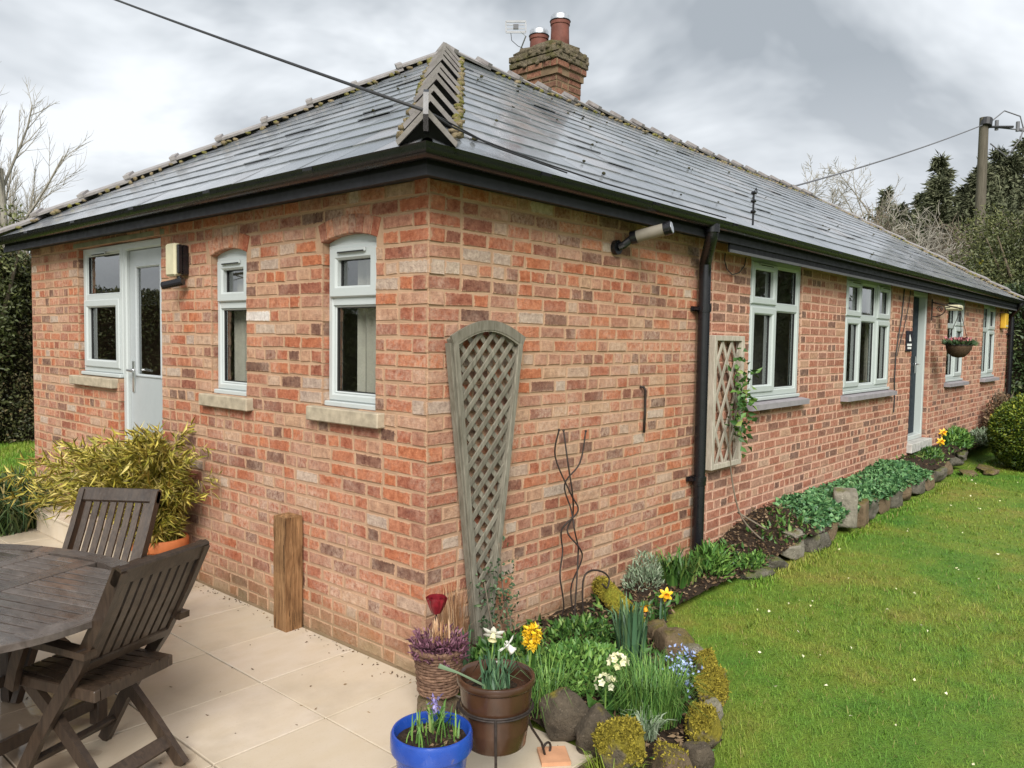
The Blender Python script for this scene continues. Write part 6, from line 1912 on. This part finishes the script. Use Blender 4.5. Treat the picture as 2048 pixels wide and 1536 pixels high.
# pale blue squill
root = empty('blue_squill', (.68, -1.0, .06), 'patch of pale blue star flowers inside the mossy stones', 'flower')
n = 150; P = np.stack([RNG.normal(.70, .10, n), RNG.normal(-1.005, .040, n), RNG.uniform(.10, .19, n)], 1)
P[:, 1] += -(P[:, 0] - .70) * -.55
tag(leaves('florets', P, RNG.normal(0, 1, (n, 3)) + [-.2, -.2, .3], .021, .013, M['pet_blue'], root), kind='stuff')
n = 60; P = np.stack([RNG.normal(.70, .10, n), RNG.normal(-1.0, .04, n), np.full(n, .06)], 1)
blades('leaf_blades', P, dirs2(n), RNG.uniform(.06, .12, n), .04, .006, M['leaf_mid'], root)

# climbers
root = empty('climbing_plant', (.42, -.12, .05), 'sparse dark leaved climber round the foot of the fan trellis', 'climber')
q = MB()
for L in ([(.52, -.10, .06), (.50, -.07, .25), (.47, -.07, .42), (.44, -.075, .60)], [(.40, -.12, .06), (.36, -.10, .22), (.33, -.08, .42)], [(.45, -.14, .06), (.49, -.12, .2), (.46, -.08, .36)]): q.tube(smooth_pts(L, 4), .0042, 5)
q.build('stem', M['bark_brown'], root, True)
n = 240; P = np.stack([RNG.normal(.40, .085, n), RNG.uniform(-.15, -.065, n), .30 + RNG.normal(0, .12, n)], 1)
leaves('foliage', P, RNG.normal(0, 1, (n, 3)), RNG.uniform(.018, .034, n), .017, M['leaf_ivy'], root)
root = empty('climbing_plant', (3.08, -.20, .15), 'green leaved climber growing up the pale tan lattice', 'climber')
q = MB()
for L in ([(3.24, -.30, .12), (3.16, -.14, .30), (3.13, -.06, .60), (3.05, -.07, .95), (3.10, -.065, 1.25), (3.20, -.07, 1.40)], [(3.10, -.07, .9), (3.18, -.07, 1.1), (3.14, -.07, 1.45)], [(3.16, -.10, .34), (3.34, -.26, .20)]): q.tube(smooth_pts(L, 5), .007, 6)
q.build('stem', M['bark_brown'], root, True)
n = 130; P = np.stack([RNG.normal(3.15, .085, n), RNG.uniform(-.16, -.07, n), np.where(RNG.random(n) < .7, RNG.normal(1.27, .13, n), RNG.normal(1.02, .09, n))], 1)
leaves('foliage', P, RNG.normal(0, 1, (n, 3)) + [0, -.5, 0], RNG.uniform(.04, .075, n), RNG.uniform(.03, .05, n), M['leaf_mid'], root)

# shrubs near the front door and the clipped bush
herb('bushy fresh green plant at the foot of the front door frame', 'leafy_plant', (10.1, -.14, .20), (.42, .15, .24), 1500, .08, .03, M['leaf_fresh'], up=.8)
herb('grey green low plants between the door shrub and the round bush', 'leafy_plant', (11.2, -.25, .18), (.55, .18, .18), 1100, .07, .025, M['leaf_silver'])
herb('small dark herb below the front door step', 'leafy_plant', (8.55, -.16, .19), (.42, .14, .13), 900, .05, .02, M['leaf_mid'])
root = empty('twiggy_shrub', (12.4, -.28, .2), 'brown twiggy shrub against the brick under the last front window', 'shrub')
q = MB()
for i in range(60):
    a = random.uniform(0, 6.28); t = random.uniform(.05, .5); h = random.uniform(.45, .85)
    q.tube([(12.4, -.28, .15), (12.4 + t * .5 * math.cos(a), -.28 + .20 * t * math.sin(a), .15 + h * .5), (12.4 + t * math.cos(a), -.28 + .4 * t * math.sin(a), .15 + h)], [.010, .007, .003], 4)
q.build('twigs', M['bark_brown'], root)
dome(root, (12.4, -.28, .3), (.55, .22, .58), 1500, .05, .03, M['leaf_dead'])
BX, BY = 10.25, -1.16
root = empty('round_bush', (BX, BY, 0), 'round clipped golden green bush standing in the lawn', 'bush')
q = MB(); q.blob((BX, BY, .47), (.54, .54, .46), 3, 3, .08); q.build('dense_core', M['leaf_ever'], root, True)
n = 34000
d = unit(RNG.normal(size=(n, 3))); d = d[d[:, 2] > -.82]; n = len(d)
lump = np.array([mnoise.noise(Vector(v) * 3.0) for v in d]) * .06 + np.array([mnoise.noise(Vector(v) * 9.0) for v in d]) * .05
P = np.array([BX, BY, .47]) + d * np.array([.64, .64, .56]) * (1 + lump - .13 * RNG.random(n) ** 2)[:, None]
ok = P[:, 2] > -.01; P = P[ok]; d = d[ok]
hgt = np.clip((P[:, 2] - .2) / .8, 0, 1)
r = np.clip(RNG.random(len(P)) * .60 + .42 * (RNG.random(len(P)) < .62 * hgt) * RNG.random(len(P)), 0, 1)   # golden leaf tones get more frequent towards the top
leaves('foliage', P, d + RNG.normal(0, .6, (len(P), 3)), RNG.uniform(.025, .05, len(P)), RNG.uniform(.016, .026, len(P)), M['leaf_bush'], root, rnd=r)

# ------------------------------------------------------------------ trees and hedges beyond the house
def grow(mb_list, p, d, L, r, level, maxlev, prm):
    """recursive branching; appends tubes to the list for its level"""
    k = 4 if level < 2 else 3
    pts, rad = [p], [r]
    cur, dd = p.copy(), d.copy()
    for i in range(k):
        dd = (dd + Vector((random.gauss(0, 1), random.gauss(0, 1), random.gauss(0, 1))) * prm['wig'] + Vector((0, 0, prm['up'] * (0.5 if level else 0.2)))).normalized()
        cur = cur + dd * (L / k); pts.append(cur.copy()); rad.append(r * (1 - .62 * (i + 1) / k))
    mb_list[min(level, 1)].tube(pts, rad, 8 if level == 0 else (5 if level == 1 else 3), caps=False)
    if level >= maxlev: return
    nb = prm['n'][level]
    for j in range(nb):
        t = prm['from'] + (1 - prm['from']) * (j + random.random()) / nb
        f = min(t * k, k - 1e-3); i = int(f)
        q = pts[i].lerp(pts[i + 1], f - i)
        base = (pts[i + 1] - pts[i]).normalized()
        a = base.orthogonal().normalized(); b = base.cross(a); ph = random.uniform(0, 6.28)
        side = a * math.cos(ph) + b * math.sin(ph)
        ang = random.uniform(*prm['ang'])
        nd = (base * math.cos(ang) + side * math.sin(ang)).normalized()
        grow(mb_list, q, nd, L * random.uniform(*prm['len']) * (1.1 - .45 * t), max(rad[i] * random.uniform(.35, .6), prm['rmin']), level + 1, maxlev, prm)

def bare_tree(label, base, H, r, n, mat, ang=(.35, .8), up=.10, wig=.10, ln=(.5, .75), rmin=.008, seed=1, frm=.25, maxlev=3, group=None, name='bare_tree', cat='tree', stems=1, spread=.15):
    random.seed(seed)
    root = empty(name, base, label, cat, group)
    mbs = [MB(), MB()]
    for s in range(stems):
        d = Vector((random.gauss(0, spread), random.gauss(0, spread), 1)).normalized()
        grow(mbs, Vector(base) + Vector((random.gauss(0, spread), random.gauss(0, spread), 0)) * (stems > 1), d, H * random.uniform(.6, .72), r, 0, maxlev, dict(wig=wig, up=up, n=n, ang=ang, len=ln, rmin=rmin, **{'from': frm}))
    mbs[0].build('trunk', M[mat], root, True)
    mbs[1].build('branches', M[mat], root, True)
    return root
bare_tree('bare pale twigged tree rising behind the low end of the roof', (2.45, 13.1, -.05), 6.4, .10, [13, 10, 8], 'bark_pale', ang=(.30, .75), up=.24, wig=.08, ln=(.38, .55), rmin=.0042, seed=8, frm=.25, stems=3, spread=.13)
bare_tree('spreading pale bare tree beside the thin one, low over the ridge', (36.5, 10.1, 0), 11.6, .13, [13, 10, 7], 'bark_pale', ang=(.55, 1.0), up=.08, wig=.10, ln=(.38, .55), rmin=.013, seed=14, frm=.28, stems=2, spread=.2)
bare_tree('thin bare tree standing behind the roof ridge far away', (38.45, 12.0, 0), 14.2, .14, [13, 9, 6], 'bark_pale', ang=(.5, .95), up=.10, wig=.08, ln=(.34, .5), rmin=.016, seed=9, frm=.30)
# tangled bare bushes behind the far roof end
for k, (x, y, h, sd, lb) in enumerate(((25.9, 5.2, 6.6, 21, 'brown tangle of bare branches showing above the far slope of the roof'), (25.5, 3.7, 6.2, 22, 'grey brown bare thicket just before the telegraph pole'), (29.2, 2.9, 6.9, 23, 'tall greyish bare thicket behind the telegraph pole'), (31.0, 7.2, 7.2, 24, 'distant bare bush at the foot of the dark conifers'))):
    bare_tree(lb, (x, y, -.05), h, .07, [12, 10, 7], 'bark_brown' if k % 2 == 0 else 'bark_pale', ang=(.5, 1.15), up=.02, wig=.17, ln=(.5, .72), rmin=.016, seed=sd, frm=.12, stems=7, spread=.42, group='bare thicket behind the house', name='bare_shrub', cat='shrub')
random.seed(77)

def conifer(label, base, H, R, n, seed, mat='leaf_conifer', sparse=1.0):
    rg = np.random.default_rng(seed)
    root = empty('conifer', base, label, 'tree', 'dark conifers beyond the house')
    q = MB(); q.tube([base, (base[0], base[1], base[2] + H * .5), (base[0] + .1, base[1], base[2] + H * .98)], [H * .018, H * .011, .02], 8); q.build('trunk', M['bark'], root, True)
    # whorled boughs, each bough a spray of drooping needle tufts
    nb = int(H * 17)
    zf = rg.random(nb) ** .8; az = rg.random(nb) * 6.283
    ln_ = R * ((1 - zf) ** .95 + .02) * rg.uniform(.40, 1.30, nb)
    per = max(6, n // nb)
    tt = rg.random((nb, per)) ** .65
    e = np.stack([np.cos(az), np.sin(az)], 1)
    X = base[0] + e[:, None, 0] * ln_[:, None] * tt + rg.normal(0, .10 * R / 3, (nb, per)); Y = base[1] + e[:, None, 1] * ln_[:, None] * tt + rg.normal(0, .10 * R / 3, (nb, per))
    Z = base[2] + H * (.10 + .90 * zf[:, None]) + ln_[:, None] * (.20 * tt - .38 * tt ** 2) + rg.normal(0, .07, (nb, per))
    P = np.stack([X.ravel(), Y.ravel(), Z.ravel()], 1)
    D = np.stack([np.repeat(e[:, 0], per), np.repeat(e[:, 1], per), np.full(nb * per, -.1)], 1) + rg.normal(0, .55, (nb * per, 3))
    leaves('crown', P, D, rg.uniform(.20, .48, nb * per), rg.uniform(.035, .09, nb * per), M[mat], root, rnd=np.clip(np.repeat(rg.random(nb), per) * .7 + rg.random(nb * per) * .3, 0, 1))
CON = [('tall narrow spire conifer standing clear of the bare thicket', (39.87, 7.3, 0), 10.6, 2.4, 4200), ('shorter dark conifer next to the tall narrow spire', (42.8, 6.9, 0), 9.6, 2.6, 4200), ('dark conifer directly behind the telegraph pole', (45.7, 6.7, 0), 10.4, 2.8, 4200),
       ('broad dark conifer beyond the telegraph pole', (41.7, 5.2, 0), 11.0, 3.0, 5600), ('tallest conifer of the belt past the pole', (47.2, 5.1, 0), 12.6, 3.2, 5600), ('small distant conifer beside the thin bare tree', (46.6, 11.7, 0), 10.6, 2.1, 3600), ('low dark conifer between the bare tree and the narrow spire', (46.9, 9.9, 0), 10.2, 2.5, 4000),
       ('bushy conifer filling the gap behind the bare thicket', (50.0, 8.3, 0), 10.6, 3.3, 4600), ('wide dark conifer low behind the far roof slope', (40.5, 9.2, 0), 8.6, 2.6, 5200),
       ('conifer in the belt two crowns before the pole', (36.0, 6.4, 0), 8.9, 2.5, 6500), ('ragged topped conifer in the belt just before the pole', (36.5, 4.9, 0), 9.3, 2.5, 6500), ('conifer in the belt whose top meets the pole halfway up', (37.5, 4.0, 0), 9.8, 2.4, 6500),
       ('leaning topped conifer just past the pole', (36.5, 2.5, 0), 10.2, 2.5, 6500), ('tall thin conifer near the edge of the view', (38.0, 1.9, 0), 11.0, 2.3, 6000), ('conifer farthest along the belt where the view ends', (36.0, .8, 0), 10.4, 2.6, 6000)]
for k, (lb, b, H, R, n) in enumerate(CON): conifer(lb, b, H, R, n, 100 + k)

def leafy(label, base, H, R, n, mat, L, seed, name='leafy_tree', cat='tree', group=None, zlo=.15, trunk='bark', clumps=26, core=True):
    rg = np.random.default_rng(seed)
    root = empty(name, base, label, cat, group)
    q = MB(); q.tube([base, (base[0], base[1], base[2] + H * .45)], [H * .03, H * .018], 8)
    for i in range(7):
        a = rg.random() * 6.28
        q.tube([(base[0], base[1], base[2] + H * .25), (base[0] + R * .35 * math.cos(a), base[1] + R * .35 * math.sin(a), base[2] + H * .5), (base[0] + R * .7 * math.cos(a), base[1] + R * .7 * math.sin(a), base[2] + H * .75)], [H * .012, H * .009, .012], 5)
    q.build('trunk', M[trunk], root, True)
    cd = unit(rg.normal(size=(clumps, 3)))
    cc = cd * rg.uniform(.35, .86, clumps)[:, None]
    ci = rg.integers(0, clumps, n)
    off = unit(rg.normal(size=(n, 3))) * (rg.random(n) ** .4 * .34)[:, None]
    q3 = cc[ci] + off
    P = np.array([base[0], base[1], base[2] + H * (zlo + (1 - zlo) * .5)]) + q3 * np.array([R, R, H * (1 - zlo) * .5])
    D = off * 2.5 + rg.normal(0, .7, (n, 3))
    leaves('crown', P, D, rg.uniform(.7, 1.3, n) * L, rg.uniform(.35, .6, n) * L, M[mat], root, rnd=np.clip(rg.random(clumps)[ci] * .55 + rg.random(n) * .45, 0, 1))
    return root
GB = 'olive green trees behind the far end of the house'
leafy('tall olive green leafy tree at the edge of the view behind the roof end', (21.6, .55, 0), 5.9, 1.9, 30000, 'leaf_laurel', .095, 301, group=GB, zlo=.05, clumps=40)
leafy('mid green bushy tree under the telegraph pole', (23.9, 1.9, 0), 5.2, 1.8, 26000, 'leaf_laurel', .095, 302, group=GB, zlo=.05, clumps=40)
leafy('low olive green bush behind the far roof corner', (21.5, 3.1, 0), 3.9, 1.5, 18000, 'leaf_laurel', .09, 303, group=GB, zlo=.05, clumps=34)
leafy('dark olive tree farther back beyond the pole', (30.0, .6, 0), 7.4, 2.6, 12000, 'leaf_ever', .22, 304, group=GB, zlo=.05, clumps=40)
leafy('grey green evergreen filling the view beside the pole base', (35.5, 3.4, 0), 8.4, 3.0, 14000, 'leaf_conifer', .22, 306, group=GB, zlo=.05, clumps=44)
leafy('dark evergreen mass under the tall spire conifer', (36.5, 8.2, 0), 8.0, 3.2, 14000, 'leaf_conifer', .22, 307, group=GB, zlo=.05, clumps=44)
leafy('dense dark evergreen behind the brown thicket', (33.5, 5.8, 0), 6.6, 2.8, 12000, 'leaf_ever', .22, 305, group=GB, zlo=.05, clumps=40)

def hedge(label, x0, x1, y0, y1, z1, n, mat, L, seed, mat_core='hedge_core', lump=.25, group=None):
    rg = np.random.default_rng(seed)
    root = empty('hedge', ((x0 + x1) / 2, (y0 + y1) / 2, 0), label, 'hedge', group)
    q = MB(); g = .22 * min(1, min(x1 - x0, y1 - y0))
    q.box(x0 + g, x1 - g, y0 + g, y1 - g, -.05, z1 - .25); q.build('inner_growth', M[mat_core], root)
    A = [(x1 - x0) * z1, (x1 - x0) * z1, (y1 - y0) * z1, (y1 - y0) * z1, (x1 - x0) * (y1 - y0)]
    f = rg.choice(5, n, p=np.array(A) / sum(A))
    u, v, w = rg.random(n), rg.random(n), rg.random(n) ** 1.7 * .35
    X = np.where(f < 2, x0 + u * (x1 - x0), np.where(f == 2, x0 + w, np.where(f == 3, x1 - w, x0 + u * (x1 - x0))))
    Y = np.where(f == 0, y0 + w, np.where(f == 1, y1 - w, np.where(f < 4, y0 + u * (y1 - y0), y0 + v * (y1 - y0))))
    Z = np.where(f < 4, v * z1, z1 - w)
    P = np.stack([X, Y, Z], 1)
    nz = np.array([mnoise.noise((a * .9, b * .9, c * .9 + seed)) for a, b, c in P])
    N_ = np.array([[0, -1, 0], [0, 1, 0], [-1, 0, 0], [1, 0, 0], [0, 0, 1]])[f]
    P = P + N_ * (nz * lump)[:, None]
    D = N_ * .7 + rg.normal(0, .8, (n, 3))
    cl = np.array([mnoise.noise((a * 2.3, b * 2.3, c * 2.3 + seed)) for a, b, c in P])
    leaves('foliage', P, D, rg.uniform(.6, 1.4, n) * L, rg.uniform(.4, .8, n) * L, M[mat], root, rnd=np.clip(.46 + .55 * cl + rg.normal(0, .24, n), 0, 1))
    return root
hedge('brown green beech hedge across the lawn behind the house corner', -1.2, 5.2, 10.6, 11.8, 2.75, 90000, 'leaf_hedge', .055, 401)
hedge('dark evergreen hedge past the far end of the house', 17.0, 18.6, -2.2, 2.4, 2.9, 26000, 'leaf_ever', .10, 402)
leafy('ivy clad yellow green tree in front of the bare twigged tree', (1.05, 10.55, 0), 3.9, .65, 5200, 'leaf_laurel', .07, 310, zlo=.25, clumps=22)
bare_tree('bare dark trunk leaning at the edge of the view behind the hedge', (.35, 11.2, 0), 4.6, .12, [6, 6, 5], 'bark', ang=(.3, .8), up=.15, wig=.12, ln=(.45, .65), rmin=.010, seed=31, frm=.35, stems=2, spread=.2)
# garden boundary seen only in the window glass
GR = 'garden hedges mirrored in the window glass'
hedge('hedge along the lawn, mirrored in the end wall windows', -16, -1.5, 11.2, 12.6, 2.4, 110000, 'leaf_laurel', .055, 403, group=GR)
hedge('long hedge across the front lawn, mirrored in the front windows', 6, 52, -10.8, -9.2, 3.0, 80000, 'leaf_laurel', .13, 404, group=GR)
leafy('broad garden tree mirrored in the front windows', (22, -13.0, 0), 8.0, 3.4, 9000, 'leaf_laurel', .34, 311, clumps=30)
leafy('second garden tree mirrored in the front windows', (36, -14.0, 0), 9.0, 3.8, 9000, 'leaf_ever', .36, 312, clumps=30)
bare_tree('bare tree mirrored in the end wall windows', (-6.5, 16.0, 0), 8.5, .16, [9, 7, 5], 'bark', ang=(.4, .9), up=.1, wig=.1, ln=(.45, .62), rmin=.02, seed=41)
random.seed(5)
